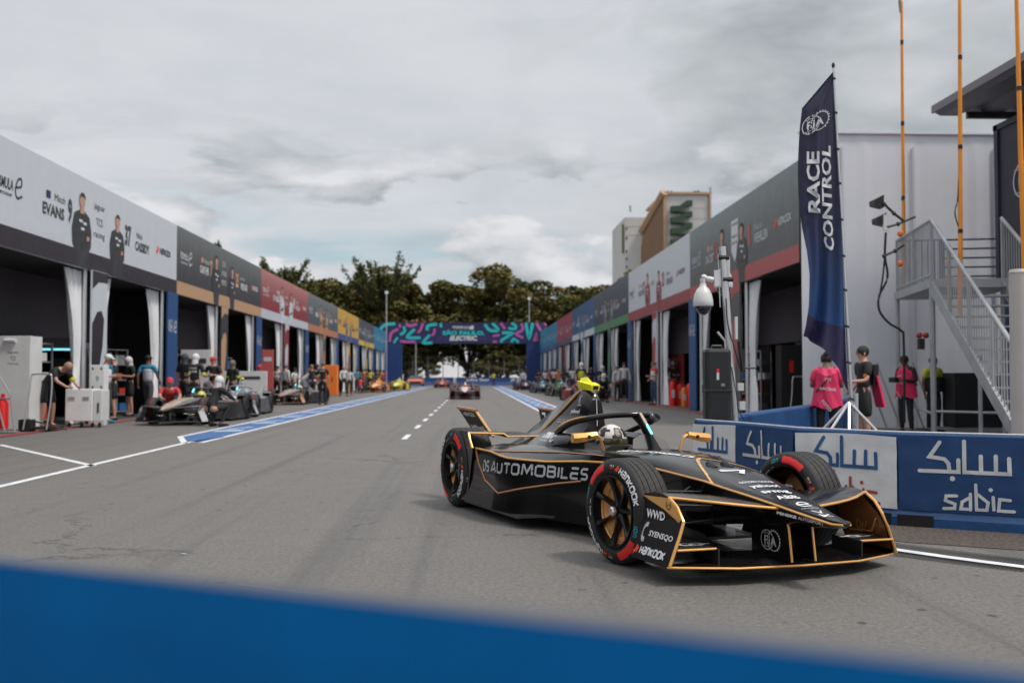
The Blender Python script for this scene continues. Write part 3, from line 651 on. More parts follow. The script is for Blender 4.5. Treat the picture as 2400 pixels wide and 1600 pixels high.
        vs = [p for q in secs for p in q]; tr.add(vs, [(2 * i, 2 * i + 1, 2 * i + 3, 2 * i + 2) for i in range(20)], GOLD)
        B(tr, 'gold_pinstripes', GOLD)
        mb = MB()
        for s in (-1, 1):
            mb.tube([(.01, s * .055, topz(.0, .05) - .004), (.10, s * .06, topz(.10, .06) - .004)], [.03, .012], 10, BLACK)
            mb.ball((.03, s * .06, topz(.03, .06) - .006), (.055, .032, .016), 10, BLACK)
        B(mb, 'nose_duct', BLACK)
        B(MB().tube([(-1.66, 0, .975), (-1.648, 0, .76)], .003, 5, WHITEP), 'aerial_wire', WHITEP, ec)
        B(MB().ball((-1.685, 0, 1.004), .008, 8, M('hoop_lamp', (.9, .85, .7), .3, emit=(1, .9, .7), es=2.0)), 'hoop_light', None, ec)
    else:
        for s in (-1, 1):
            tr.tube([Vector((t[0], s * (t[4] + .003), t[5])) for t in CH[0:8]], .014, 5, trim)
        B(tr, 'pinstripes', trim)
        nb = MB(); vs, fs = [], []
        for k in range(9):
            x = 1.15 - k * .2
            for f in (-1, -.5, 0, .5, 1):
                yy = itp(x, [(t[0], t[4]) for t in CH[::-1]]) * f * .93; vs.append(Vector((x, yy, topz(x, yy) + .006)))
        nb.add(vs, [(i * 5 + j, i * 5 + j + 1, i * 5 + j + 6, i * 5 + j + 5) for i in range(8) for j in range(4)], L['nose']); B(nb, 'nose_cowl', L['nose'], smooth=True)
        pn = MB()
        for s in (-1, 1):
            pp = [(-2.4, .49), (-1.9, .48), (-1.4, .48), (-1.0, .50), (-1.0, .37), (-1.5, .28), (-2.1, .22)]
            for q in range(1): pn.add([Vector((x, s * (yside(x, z) + .006), z)) for x, z in pp], [tuple(range(7))], L['panel'])
        B(pn, 'side_panel', L['panel'])
    # ---- driver
    if driver:
        hel = L['helmet']; c = Vector((-1.41, 0, .652))
        mb = MB(); prof = []
        mb.ball(c, (.145, .118, .132), 24, hel); mb.ball(c + Vector((.055, 0, -.055)), (.105, .095, .085), 16, hel)
        d = MB(); d.loft([[Vector((x, y, z)) for y, z in ((-.24, .42), (-.25, .56), (-.12, .63), (.12, .63), (.25, .56), (.24, .42))] for x in (-1.62, -1.42, -1.2)], True, True, L['suit'])
        for s in (-1, 1): d.tube([(-1.4, s * .22, .55), (-1.18, s * .24, .50), (-1.0, s * .12, .53), (-.95, s * .11, .56)], [.06, .05, .04, .035], 8, L['suit'])
        dr = thing('person', L.get('driver_label', 'driver in a helmet seated in the cockpit of ' + label), 'driver', (0, 0, 0)); dr.parent = None
        dr.matrix_world = car.matrix_world
        dr.location = loc; dr.rotation_euler = (0, 0, rz)
        tb = d.build('body', L['suit'], dr, xf=X, smooth=60)
        ho = mb.build('helmet', hel, dr, xf=X, smooth=60)
        if hero: g = 1
        v = MB(); vs, fs = [], []
        for i in range(9):
            a = radians(-62 + 124 * i / 8)
            for zz, rr in ((-.045, 1.02), (-.01, 1.035), (.03, 1.02)):
                q = sqrt(max(0, 1 - (zz / .132) ** 2)); vs.append(c + Vector((.146 * q * cos(a) * rr + .006, .119 * q * sin(a) * rr, zz)))
        v.add(vs, [(i * 3 + j, i * 3 + j + 1, i * 3 + j + 4, i * 3 + j + 3) for i in range(8) for j in range(2)], L['visor']); v.build('visor', L['visor'], dr, xf=X, smooth=60)
        if hero:
            a = MB()
            def hm(u, v, r=1.012):                                   # u azimuth, v elevation on the helmet shell
                return c + Vector((.145 * r * cos(v) * cos(u), .118 * r * cos(v) * sin(u), .132 * r * sin(v)))
            def patch(poly, r, mt, n=6):
                (u0, v0, u1, v1) = poly; vs = [(u0 + (u1 - u0) * i / n, v0 + (v1 - v0) * j / n) for j in range(n + 1) for i in range(n + 1)]
                a.flat((vs, [(j * (n + 1) + i, j * (n + 1) + i + 1, (j + 1) * (n + 1) + i + 1, (j + 1) * (n + 1) + i) for j in range(n) for i in range(n)]), lambda u, v: hm(u, v, r), mt)
            D = radians
            patch((D(-150), -.95, D(60), .06), 1.004, BLACK, 14); patch((D(-150), .06, D(-112), 1.2), 1.004, BLACK); patch((D(-22), .42, D(14), .95), 1.004, BLACK); patch((D(-95), .62, D(-40), .80), 1.005, BLACK); patch((D(20), .3, D(80), .9), 1.004, BLACK)
            PG = M('pale_gold_ink', (.62, .50, .34), .45)
            patch((D(-88), .30, D(-60), .95), 1.006, BLACK); patch((D(-30), .10, D(10), .42), 1.006, BLACK)
            for cx, cy, mt in ((D(-92), .30, PG), (D(-105), -.10, PG), (D(-80), -.38, PG), (D(-118), -.5, PG), (D(-5), .62, PG), (D(-60), -.62, PG)):
                for r_ in (.24, .15, .07): a.flat(ring(cx, cy, r_, .03, 20, .4, 5.6), lambda u, v: hm(u, v, 1.009), mt)
            a.flat(stroke([(D(-30), .40), (D(-34), 1.1)], .035), lambda u, v: hm(u, v, 1.008), PG); a.flat(stroke([(D(-66), .42), (D(0), .40), (D(60), .42)], .03), lambda u, v: hm(u, v, 1.03), BLACK)
            a.build('helmet_artwork', None, ho, xf=X)
        sw = MB(); sw.tube([Vector((-.95, .12 * cos(t), .58 + .07 * sin(t))) for t in [2 * pi * k / 16 for k in range(16)]], .014, 6, BLACK, closed=True); sw.box((-.95, 0, .58), (.03, .14, .09), mat=CARBON); B(sw, 'steering_wheel', BLACK)
        if hero:
            sc = MB(); sc.prism([(-.16, .635), (.16, .635), (.13, .70), (.05, .735), (-.05, .735), (-.13, .70)], lambda u, v, t: Vector((-.80 - (v - .635) * .7 + t, u, v)), 0, .004, M('windscreen_smoke', (.02, .02, .022), .45)); B(sc, 'windscreen', None)
            rs = MB(); rs.loft([[Vector((x, s_ * .235, .56)) if 0 else Vector((x, y, z)) for y, z in ((-.23, .60), (-.19, .70), (.19, .70), (.23, .60))] for x in (-1.64, -1.6)], True, True, BLACK); B(rs, 'headrest', BLACK)
    return car
# ------------------------------------------------------------------ the black and gold car in front
HL = dict(body=GLOSS, side=GLOSS, trim=GOLD, wing=GLOSS, plate=SATINB, rim=M('rim_black', (.006, .006, .0065), .32, coat=.15, spec=.3), disc=M('gold_duct', (.75, .36, .13), .42, metal=.3, var=.25, vs_=14),
          mirror=GOLD, cover=M('yellow_cover', (.80, .78, .01), .45), helmet=M('helmet_white', (.62, .58, .56), .25, coat=.8), suit=M('black_suit', (.02, .018, .02), .7), visor=M('visor_gold', (.10, .08, .035), .12, metal=.5, coat=1.0),
          line1=REDO, line2=M('orange_ink', (.75, .22, .03), .5), flash=REDI, driver_label='driver in white and black swirl helmet seated in the black and gold car')
HX0, HY0, HRZ = 1.568, 6.421, radians(-69.5)
hero = race_car('black single seater with gold edging turning in front of the camera', (HX0, HY0, 0), HRZ, HL, hero=True, steer=radians(5))
def side_text(par):
    b = MB()
    LY = [(0, (-2.29, .449, .355)), (1, (-.98, .485, .395))]
    def fn(u, v):                       # u 0..1 along the flank, v 0..1 height
        x = -2.29 + 1.31 * (u ** 1.0); z0 = .355 + .040 * u; h = .094 - .004 * u
        z = z0 + v * h; return rollf((x, -(yside(x, z) + .0035), z))
    H_ = .094
    for t, a0, wd in (('DS', 0.0, .14), ('AUTOMOBILES', .172, 1.15)):
        for f in sfont(t, wd, H_, .19, .27): b.flat(([((a0 + x) / 1.31, y / H_) for x, y in f[0]], f[1]), fn, SILVER)
    fb = lambda u, v: rollf((u, -.750, v))
    for t, x, z, wd, h in (('TotalEnergies', -2.845, .345, .16, .022), ('molex', -2.70, .255, .085, .028), ('M', -2.815, .215, .03, .05), ('N', -2.76, .215, .03, .05), ('POWER ONE', -2.70, .235, .08, .010), ('VIRO', -2.70, .212, .05, .010)):
        b.flat(mv(txtw(t, wd, h, bold=.02), x, z), fb, WHITEP)
    for a in (rect(-2.822, .195, -2.778, .200), rect(-2.822, .27, -2.778, .275), rect(-2.768, .20, -2.725, .204), rect(-2.768, .268, -2.725, .272)): b.flat(a, fb, WHITEP)
    for st in (stroke([(-2.81, .47), (-2.76, .485), (-2.775, .41), (-2.745, .40)], .016, 4), stroke([(-2.765, .44), (-2.72, .50), (-2.705, .46), (-2.755, .43), (-2.74, .375), (-2.70, .385)], .016, 4)): b.flat(st, fb, WHITEP)
    b.build('lettering', None, par)
side_text(hero)
def top_text(par):
    b = MB()
    def tf(x0, y0, slope=0.0):          # reads along +x, seen from the near side (up is +y, away from the camera)
        return lambda u, v: rollf((x0 + u, y0 + v + slope * u, topz(x0 + u, y0 + v + slope * u) + .0035))
    def df(u, v):
        x = -.76 + u * .90 - v * .43; y = -.315 + u * .43 + v * .90; return rollf((x, y, topz(x, y) + .004))
    for f in sfont('DS AUTOMOBILES', .62, .062, .2, .3): b.flat(f, df, WHITEP)
    # words across the nose read with the car's beam: u runs to the car's left-hand side
    def nf(xc, sz): return lambda u, v: rollf((xc - v + 0.0, u, topz(xc - v, u) + .0035))
    def nose(t, xc, wd, h, bold=.03, sh=0.0): 
        f = nf(xc, 1); b.flat(mv(txtw(t, wd, h, bold=bold, shear=sh), -wd / 2, -h / 2), f, WHITEP)
    nose('GOLDEN GOOSE', .43, .25, .030, .01); nose('yahoo!', .515, .21, .062, .025); nose('srmg', .625, .20, .056, .025); nose('ABB', .725, .16, .060, .02)
    f0 = nf(.862, 1); f = lambda u, v: f0(u * 1.1, v * 1.1)
    b.flat(mv(stroke([(-.03, 0), (.035, .005), (.03, .028), (-.005, .032), (-.035, .0), (-.015, -.028), (.04, -.02)], .011, 4), 0, 0), f, WHITEP)
    nose('FIA WORLD CHAMPIONSHIP', .925, .12, .008)
    for a in (stroke([(-.03, -.06), (.03, -.02)], .008), stroke([(.03, -.06), (-.03, -.02)], .008), stroke([(-.028, -.01), (-.028, -.05), (.012, -.03)], .009), stroke([(.03, .05), (.0, .0), (-.03, .05)], .008), stroke([(-.01, .018), (.014, .018)], .006)): b.flat(a, nf(1.02, 1), WHITEP)
    for a in (stroke([(-.10, .034), (.07, .034), (.01, -.045)], .034),): b.flat(a, nf(.225, 1), WHITEP)
    nose('MAXIME', .155, .14, .010); 
    def sf(x0, z0, k): return lambda u, v: rollf((x0 + u, -(itp(x0 + u, [(t[0], t[6]) for t in CH[::-1]]) + itp(x0 + u, [(t[0], t[4]) for t in CH[::-1]])) / 2 - .005, z0 + v + k * u))
    b.flat(txtw('PENSKE', .13, .017, bold=.04), sf(.80, .372, -.09), WHITEP); b.flat(mv(txtw('AUTOSPORT', .16, .017, bold=-.005), .14, 0), sf(.80, .372, -.09), WHITEP)
    b.build('lettering', None, par)
top_text(hero)
def tower_text(par):
    b = MB()
    def ty(x, z):
        a = [(p[0], [(q[1], q[0]) for q in p[1]][::-1]) for p in EC]; a.sort(key=lambda t: t[0])
        return itp(x, [(t[0], itp(z, sorted(t[1]))) for t in a])
    def tf(x0, z0, sl=0.0): return lambda u, v: rollf((x0 + u, -(ty(x0 + u, z0 + v + sl * u) + .007), z0 + v + sl * u))
    b.flat(txtw('yahoo!', .17, .042, bold=.03, shear=.1), tf(-1.96, .845), WHITEP)
    b.flat(txtw('GOLDEN GOOSE', .30, .034, bold=.01), tf(-2.15, .765), SILVER)
    b.flat(txtw('AUTOSPORT', .08, .010, bold=.02), tf(-1.86, .915), WHITEP)
    for a in (stroke([(0, 0), (.012, .05)], .007), stroke([(.045, .055), (.012, .03), (.035, .012), (.024, -.02)], .006)): b.flat(a, tf(-1.85, .945), WHITEP)
    for s in (0,):
        hf = lambda u, v: rollf((-1.92 + u, -(.402 - (v * .5) ** 1.0 * .55) - .002, .615 + v))
    hf = lambda u, v: rollf((-1.90 + u, -(itp(.63 + v, [(.58, .408), (.64, .395), (.69, .335), (.71, .26)]) + .006), .63 + v))
    for a in formula_e(.26): b.flat(a, hf, WHITEP)
    b.build('lettering', None, par)
tower_text(hero)
def plate_text(par):
    b = MB(); yt = lambda z: -itp(z, [(.09, .80), (.335, .70), (.45, .70)]) - .0145
    fn = lambda u, v: rollf((u, yt(v), v)); 
    def T(t, x, z, wd, h, m=WHITEP, **k): b.flat(mv(txtw(t, wd, h, **k), x, z), fn, m)
    T('WWD', .345, .318, .20, .050, bold=.03, shear=-.05); T('SYENSQO', .435, .218, .255, .036, bold=.02); 
    for f in flame(.05): b.flat(mv(f, .335, .118), fn, REDO)
    [b.flat(mv(f, .395, .118), fn, WHITEP) for f in sfont('HaNKOOK', .27, .046, .23, .28, .12)]
    for k in range(20):
        a = radians(70 + k * 11.6); b.flat(stroke([(.390 + .019 * cos(a), .24 + .030 * sin(a)), (.390 + .034 * cos(a), .24 + .056 * sin(a))], .0032), fn, WHITEP)
    # small wolf mark on the gold panel
    g = lambda u, v: rollf((u, yt(v) - .003, v))
    for st in (stroke([(.565, .432), (.558, .41), (.57, .395), (.582, .388)], .005), stroke([(.605, .432), (.61, .41), (.60, .395), (.586, .388)], .005), stroke([(.57, .417), (.58, .41)], .005), stroke([(.60, .417), (.59, .41)], .005)): b.flat(st, g, BLACK)
    # globe mark on the pylon
    pf = lambda u, v: rollf((.68 + u, -.0905, .205 + v))
    for a in fia(.135): b.flat(a, pf, WHITEP)
    # inner face of the far end plate
    ff = lambda u, v: rollf((.47 + u, itp(.2 + v, [(.09, .80), (.335, .70), (.45, .70)]) - .010, .20 + v))
    for a in (stroke([(.0, .0), (.05, .05), (.03, .075), (.0, .03), (.03, .0), (.07, .06)], .010, 3), stroke([(.05, .0), (.09, .05), (.11, .08)], .008)): b.flat(a, ff, GOLD)
    b.flat(mv(txtw('DS PENSKE', .12, .014), .10, .0, 1, .6), ff, GOLD)
    # outer face of the near winglet and inner face of the far one
    nw = lambda u, v: rollf((u - (v - .6) * 1.15, -(.36 + .07 * (v - .6) / .23) - .0085, v))
    [b.flat(mv(f, -3.40, .768), nw, WHITEP) for f in sfont('HaNKOOK', .30, .036, .2, .28)]; b.flat(mv(txtw('hilliard', .32, .045, bold=.03), -3.40, .645), nw, WHITEP)
    fw_ = lambda u, v: rollf((u - (v - .6) * 1.15, .36 + .07 * (v - .6) / .23 - .0085, v))
    b.flat(stroke([(-3.40, .795), (-3.33, .795), (-3.37, .70)], .022), fw_, WHITEP)
    b.build('lettering', None, par)
plate_text(hero)
def inner_face(par):
    mb = MB(); bt = M('bronze_tint', (.36, .13, .035), .28, metal=.4, coat=.8); yy = lambda z: itp(z, [(.09, .80), (.335, .70), (.45, .70)])
    rows = [.12, .20, .27, .335, .38, .43]
    mb.loft([[Vector((x0 + (x1 - x0) * k / 4, yy(z) - .004, z)) for k in range(5)] for z, x0, x1 in [(z, .33, itp(z, [(.12, .715), (.27, .72), (.335, .70), (.43, .57)])) for z in rows]], False, False, bt)
    mb.build('endplate_lining', bt, par, xf=rollf)
    tr = MB(); tr.tube([(.40, yy(.20) - .012, .20), (.60, yy(.22) - .012, .215), (.67, yy(.30) - .012, .30)], .006, 6); tr.build('lining_trim', GOLD, par, xf=rollf)
inner_face(hero)
# ------------------------------------------------------------------ people
def skinned(verts, edges, root=0, sub=1):
    me = bpy.data.meshes.new('s'); me.from_pydata([v[:3] for v in verts], edges, [])
    o = bpy.data.objects.new('s', me); COL.objects.link(o)
    md = o.modifiers.new('k', 'SKIN'); md.use_smooth_shade = True; md.branch_smoothing = 0.3
    for i, v in enumerate(verts):
        sv = me.skin_vertices[0].data[i]; r = v[3]; sv.radius = r if isinstance(r, tuple) else (r, r); sv.use_root = (i == root)
    if sub: s2 = o.modifiers.new('u', 'SUBSURF'); s2.levels = s2.render_levels = sub
    ev = o.evaluated_get(bpy.context.evaluated_depsgraph_get()); m2 = bpy.data.meshes.new_from_object(ev)
    V = [v.co.copy() for v in m2.vertices]; F = [tuple(p.vertices) for p in m2.polygons]
    bpy.data.objects.remove(o); bpy.data.meshes.remove(me); bpy.data.meshes.remove(m2)
    return V, F
def pose(kind):
    """joints of a 1.76 m figure facing -y; s=+1 is its left (+x)"""
    J = dict(pel=(0, 0, .96), bel=(0, 0, 1.10), che=(0, .01, 1.30), neck=(0, .01, 1.47), head=(0, -.015, 1.60), top=(0, -.01, 1.72))
    for s, k in ((1, 'L'), (-1, 'R')):
        J['sh' + k] = (s * .185, .01, 1.42); J['el' + k] = (s * .245, .03, 1.14); J['wr' + k] = (s * .26, -.03, .90); J['ha' + k] = (s * .255, -.05, .81)
        J['hi' + k] = (s * .095, 0, .92); J['kn' + k] = (s * .11, -.01, .50); J['an' + k] = (s * .12, .03, .09); J['to' + k] = (s * .14, -.13, .03)
    if kind == 'front':                      # forearms raised in front, looking down at something held
        for s, k in ((1, 'L'), (-1, 'R')): J['el' + k] = (s * .25, .02, 1.15); J['wr' + k] = (s * .13, -.23, 1.17); J['ha' + k] = (s * .08, -.30, 1.20)
        J['head'] = (0, -.05, 1.59); J['top'] = (0, -.07, 1.71)
    elif kind == 'one':                      # one arm reaching forward
        J['elL'] = (.25, -.08, 1.16); J['wrL'] = (.20, -.32, 1.14); J['haL'] = (.18, -.41, 1.15); J['elR'] = (-.26, .08, 1.16); J['wrR'] = (-.24, -.06, 1.0); J['haR'] = (-.22, -.13, .96)
    elif kind == 'walk':
        J['knL'] = (.10, -.16, .52); J['anL'] = (.11, -.22, .10); J['toL'] = (.12, -.37, .05); J['knR'] = (-.10, .08, .50); J['anR'] = (-.11, .30, .13); J['toR'] = (-.12, .17, .02)
        J['elL'] = (.25, .12, 1.17); J['wrL'] = (.25, .10, .93); J['haL'] = (.25, .07, .85); J['elR'] = (-.25, -.04, 1.15); J['wrR'] = (-.25, -.20, .97); J['haR'] = (-.24, -.27, .91)
    elif kind == 'fold':
        for s, k in ((1, 'L'), (-1, 'R')): J['el' + k] = (s * .26, -.03, 1.15); J['wr' + k] = (s * .02, -.20, 1.19 + s * .02); J['ha' + k] = (-s * .10, -.20, 1.22 + s * .02)
    elif kind == 'up':
        J['elR'] = (-.33, -.08, 1.28); J['wrR'] = (-.24, -.20, 1.48); J['haR'] = (-.19, -.22, 1.56)
    elif kind == 'bend':                     # leaning over a case, both hands down in front
        J.update(pel=(0, .10, .92), bel=(0, .02, 1.05), che=(0, -.16, 1.20), neck=(0, -.34, 1.28), head=(0, -.46, 1.30), top=(0, -.555, 1.345))
        for s, k in ((1, 'L'), (-1, 'R')):
            J['sh' + k] = (s * .19, -.27, 1.26); J['el' + k] = (s * .25, -.40, 1.02); J['wr' + k] = (s * .17, -.58, .90); J['ha' + k] = (s * .13, -.67, .88)
            J['hi' + k] = (s * .10, .10, .88); J['kn' + k] = (s * .13, .03, .48); J['an' + k] = (s * .15, .08, .09); J['to' + k] = (s * .16, -.08, .03)
    elif kind == 'kneel':                    # squatting low, arms reaching forward
        J.update(pel=(0, .12, .42), bel=(0, .08, .55), che=(0, -.04, .72), neck=(0, -.10, .88), head=(0, -.16, 1.00), top=(0, -.18, 1.12))
        for s, k in ((1, 'L'), (-1, 'R')):
            J['sh' + k] = (s * .185, -.07, .84); J['el' + k] = (s * .25, -.26, .66); J['wr' + k] = (s * .18, -.46, .60); J['ha' + k] = (s * .15, -.54, .58)
            J['hi' + k] = (s * .11, .12, .40); J['kn' + k] = (s * .17, -.28, .46); J['an' + k] = (s * .15, -.08, .09); J['to' + k] = (s * .17, -.24, .03)
    return J
_PB = {}
def figure(kind, slim=0.0):
    key = (kind, slim)
    if key in _PB: return _PB[key]
    J = pose(kind); k = 1 - .12 * slim
    V, E, idx = [], [], {}
    def v(n, p, r): idx[n] = len(V); V.append((*p, r)); return idx[n]
    def mid(a, b, t=.5): return tuple(a[i] + (b[i] - a[i]) * t for i in range(3))
    def body(rs, parts, head):
        V.clear(); E.clear(); idx.clear()
        v('pel', J['pel'], (rs['hip'] * k, rs['hip'] * .72)); v('bel', J['bel'], (rs['wst'] * k, rs['wst'] * .72)); E.append((0, 1))
        v('che', J['che'], (rs['che'] * k, rs['che'] * .70)); E.append((1, 2))
        v('uch', mid(J['che'], J['neck'], .62), (rs['che'] * .80 * k, rs['che'] * .55)); E.append((2, 3))
        if head:
            v('neck', J['neck'], .058); E.append((3, idx['neck'])); v('jaw', mid(J['neck'], J['head'], .62), (.062, .072)); E.append((idx['neck'], idx['jaw']))
            v('head', J['head'], (.080, .094)); E.append((idx['jaw'], idx['head'])); v('crown', mid(J['head'], J['top'], .62), (.072, .082)); E.append((idx['head'], idx['crown']))
        for s, q in ((1, 'L'), (-1, 'R')):
            if 'arm' in parts:
                a = v('sh' + q, J['sh' + q], rs['arm'] * 1.12); E.append((idx['uch'], a))
                if parts['arm'] < 1: b = v('ms' + q, mid(J['sh' + q], J['el' + q], .78), rs['arm'] * 1.05); E.append((a, b))
                else:
                    b = v('el' + q, J['el' + q], rs['arm'] * .85); E.append((a, b))
                    if parts['arm'] >= 2: c = v('wr' + q, J['wr' + q], rs['arm'] * .60); E.append((b, c))
                    if parts['arm'] >= 3: d = v('ha' + q, mid(J['wr' + q], J['ha' + q], .75), (.034, .020)); E.append((c, d))
            if 'leg' in parts:
                a = v('hi' + q, J['hi' + q], rs['leg']); E.append((idx['pel'], a))
                if parts['leg'] < 1: b = v('mk' + q, mid(J['hi' + q], J['kn' + q], .92), rs['leg'] * .90); E.append((a, b))
                else:
                    b = v('kn' + q, J['kn' + q], rs['leg'] * .70); E.append((a, b)); m_ = v('ca' + q, mid(J['kn' + q], J['an' + q], .35), rs['leg'] * .70); E.append((b, m_))
                    c = v('an' + q, J['an' + q], rs['leg'] * .46); E.append((m_, c))
                    if parts['leg'] >= 2: d = v('to' + q, J['to' + q], .034); E.append((c, d))
        return skinned(list(V), list(E))
    out = {}
    bv, bf = body(dict(hip=.125, wst=.115, che=.145, arm=.044, leg=.080), dict(arm=3, leg=2), True)
    mb = MB(); mb.add(bv, bf)
    hd = Vector(J['head']); upv = (Vector(J['top']) - hd).normalized(); fw_ = Vector((0, -1, 0)); fw_ = (fw_ - upv * fw_.dot(upv)).normalized(); sd = upv.cross(fw_)
    P = lambda a, b, c: hd + sd * a + fw_ * b + upv * c
    mb.loft([[P(-.009, .085, .03), P(.009, .085, .03), P(0, .08, .045)], [P(-.017, .088, -.018), P(.017, .088, -.018), P(0, .115, -.012)], [P(-.012, .08, -.03), P(.012, .08, -.03), P(0, .09, -.03)]], True, True)
    mb.tube([P(-.024, .086, -.052), P(0, .094, -.050), P(.024, .086, -.052)], .006, 5)
    for s in (-1, 1): mb.ball(P(s * .080, -.005, -.005), (.012, .022, .032), 6)
    for s, q in ((1, 'L'), (-1, 'R')):                      # five fingers on each hand
        w0, h0 = Vector(J['wr' + q]), Vector(J['ha' + q]); d = (h0 - w0).normalized(); sd2 = d.cross(Vector((s, 0, .2))).normalized(); nn = sd2.cross(d)
        for i, (o_, ln) in enumerate(((-.024, .060), (-.008, .070), (.008, .066), (.024, .052))):
            b0 = h0 + sd2 * o_ - d * .01; mb.tube([b0, b0 + d * ln * .55 + nn * .004 * s, b0 + d * ln * .85 + nn * .018 * -s], [.0095, .0085, .0065], 5)
        b0 = w0 + (h0 - w0) * .45 + sd2 * -.026; mb.tube([b0, b0 + sd2 * -.022 + d * .028, b0 + sd2 * -.020 + d * .055], [.011, .010, .007], 5)
    out['body'] = mb
    def garment(nm, rs, parts):
        a, b = body(rs, parts, False); g = MB(); g.add(a, b); out[nm] = g
    garment('tee', dict(hip=.142, wst=.140, che=.165, arm=.062, leg=.09), dict(arm=.5))
    garment('long', dict(hip=.142, wst=.138, che=.163, arm=.060, leg=.09), dict(arm=2))
    garment('vest', dict(hip=.165, wst=.162, che=.185, arm=.060, leg=.09), {})
    garment('trousers', dict(hip=.142, wst=.118, che=.10, arm=.05, leg=.098), dict(leg=1))
    garment('shorts', dict(hip=.145, wst=.118, che=.10, arm=.05, leg=.108), dict(leg=.5))
    sh = MB()
    for q in 'LR':
        a, t = Vector(J['an' + q]), Vector(J['to' + q]); f = (t - a); f.z = 0; f = f.normalized() if f.length > .01 else Vector((0, -1, 0)); sx = Vector((-f.y, f.x, 0)); z = a.z - .09
        sh.loft([[a + f * x + sx * wd * cos(c) + Vector((0, 0, -a.z + max(0, z) + .042 + (h if sin(c) > 0 else .036) * sin(c))) for c in [2 * pi * j / 8 for j in range(8)]] for x, wd, h in ((-.07, .03, .04), (-.03, .042, .075), (.04, .044, .06), (.13, .048, .035), (.19, .03, .02))])
    out['shoes'] = sh
    hair = MB(); hair.ball(P(0, -.018, .035), (.094, .103, .100), 12, rot=Matrix((sd, fw_, upv)).transposed())
    out['hair'] = hair
    bun = MB(); bun.ball(P(0, -.018, .035), (.094, .103, .100), 12, rot=Matrix((sd, fw_, upv)).transposed()); bun.ball(P(0, -.09, .10), .05, 8); out['bun'] = bun
    cap = MB(); cap.ball(P(0, -.008, .062), (.093, .108, .082), 12, rot=Matrix((sd, fw_, upv)).transposed()); cap.loft([[P(-.07, .085, .055), P(.07, .085, .055), P(.07, .085, .065), P(-.07, .085, .065)], [P(-.05, .165, .038), P(.05, .165, .038), P(.05, .165, .045), P(-.05, .165, .045)]]); out['cap'] = cap
    bal = MB(); bal.ball(P(0, -.01, .035), (.102, .118, .116), 14, rot=Matrix((sd, fw_, upv)).transposed()); bal.loft([[P(.085 * cos(c), -.03 + .085 * sin(c), z) for c in [2 * pi * j / 10 for j in range(10)]] for z in (-.02, -.16)], True, True); out['helmet'] = bal
    eyes = MB()
    for s in (-1, 1): eyes.ball(P(s * .031, .083, .020), (.011, .008, .008), 6); eyes.tube([P(s * .016, .090, .036), P(s * .046, .084, .038)], .004, 4)
    out['eyes'] = eyes
    gl = MB()
    for s in (-1, 1): gl.tube([P(s * .031 + .024 * cos(c), .098, .018 + .018 * sin(c)) for c in [2 * pi * j / 8 for j in range(8)]], .003, 4, closed=True); gl.tube([P(s * .055, .096, .022), P(s * .084, .0, .018)], .003, 4)
    out['glasses'] = gl
    _PB[key] = out; out['P'] = P; out['J'] = J; return out
_PM = {}
def person(label, x, y, face=0.0, kind='stand', top=('tee', None), legs=('trousers', None), head=('hair', None), skin=None, shoes=None, vest=None, h=1.76, group=None, extra=None, z=0.0, slim=0):
    """face: heading in degrees, 0 looks to the camera (-y), 90 looks to +x"""
    F = figure(kind, slim); r = thing('person', label, 'person', (x, y, z), radians(face), group); k = h / 1.76; r.scale = (k, k, k)
    def put(nm, part, mat):
        key = (kind, slim, part, mat.name)
        if key not in _PM:
            o = F[part].build(nm, mat, r, smooth=75); _PM[key] = o.data
        else:
            o = bpy.data.objects.new(nm, _PM[key]); COL.objects.link(o); o.parent = r
        return o
    put('body', 'body', skin or SKIN1)
    put({'tee': 'shirt', 'long': 'shirt'}[top[0]], top[0], top[1])
    put(legs[0], legs[0], legs[1])
    if vest: put('bib', 'vest', vest)
    put('shoes', 'shoes', shoes or BLACK)
    put({'bun': 'hair', 'helmet': 'helmet', 'cap': 'cap', 'hair': 'hair'}[head[0]], head[0], head[1])
    if head[0] == 'cap': put('hair', 'hair', HAIRB) if False else None
    if abs(((face + 180) % 360) - 180) < 100 and head[0] != 'helmet': put('eyes', 'eyes', HAIRB)
    if extra:
        for nm, mb, mt in extra(F): mb.build(nm, mt, r)
    return r
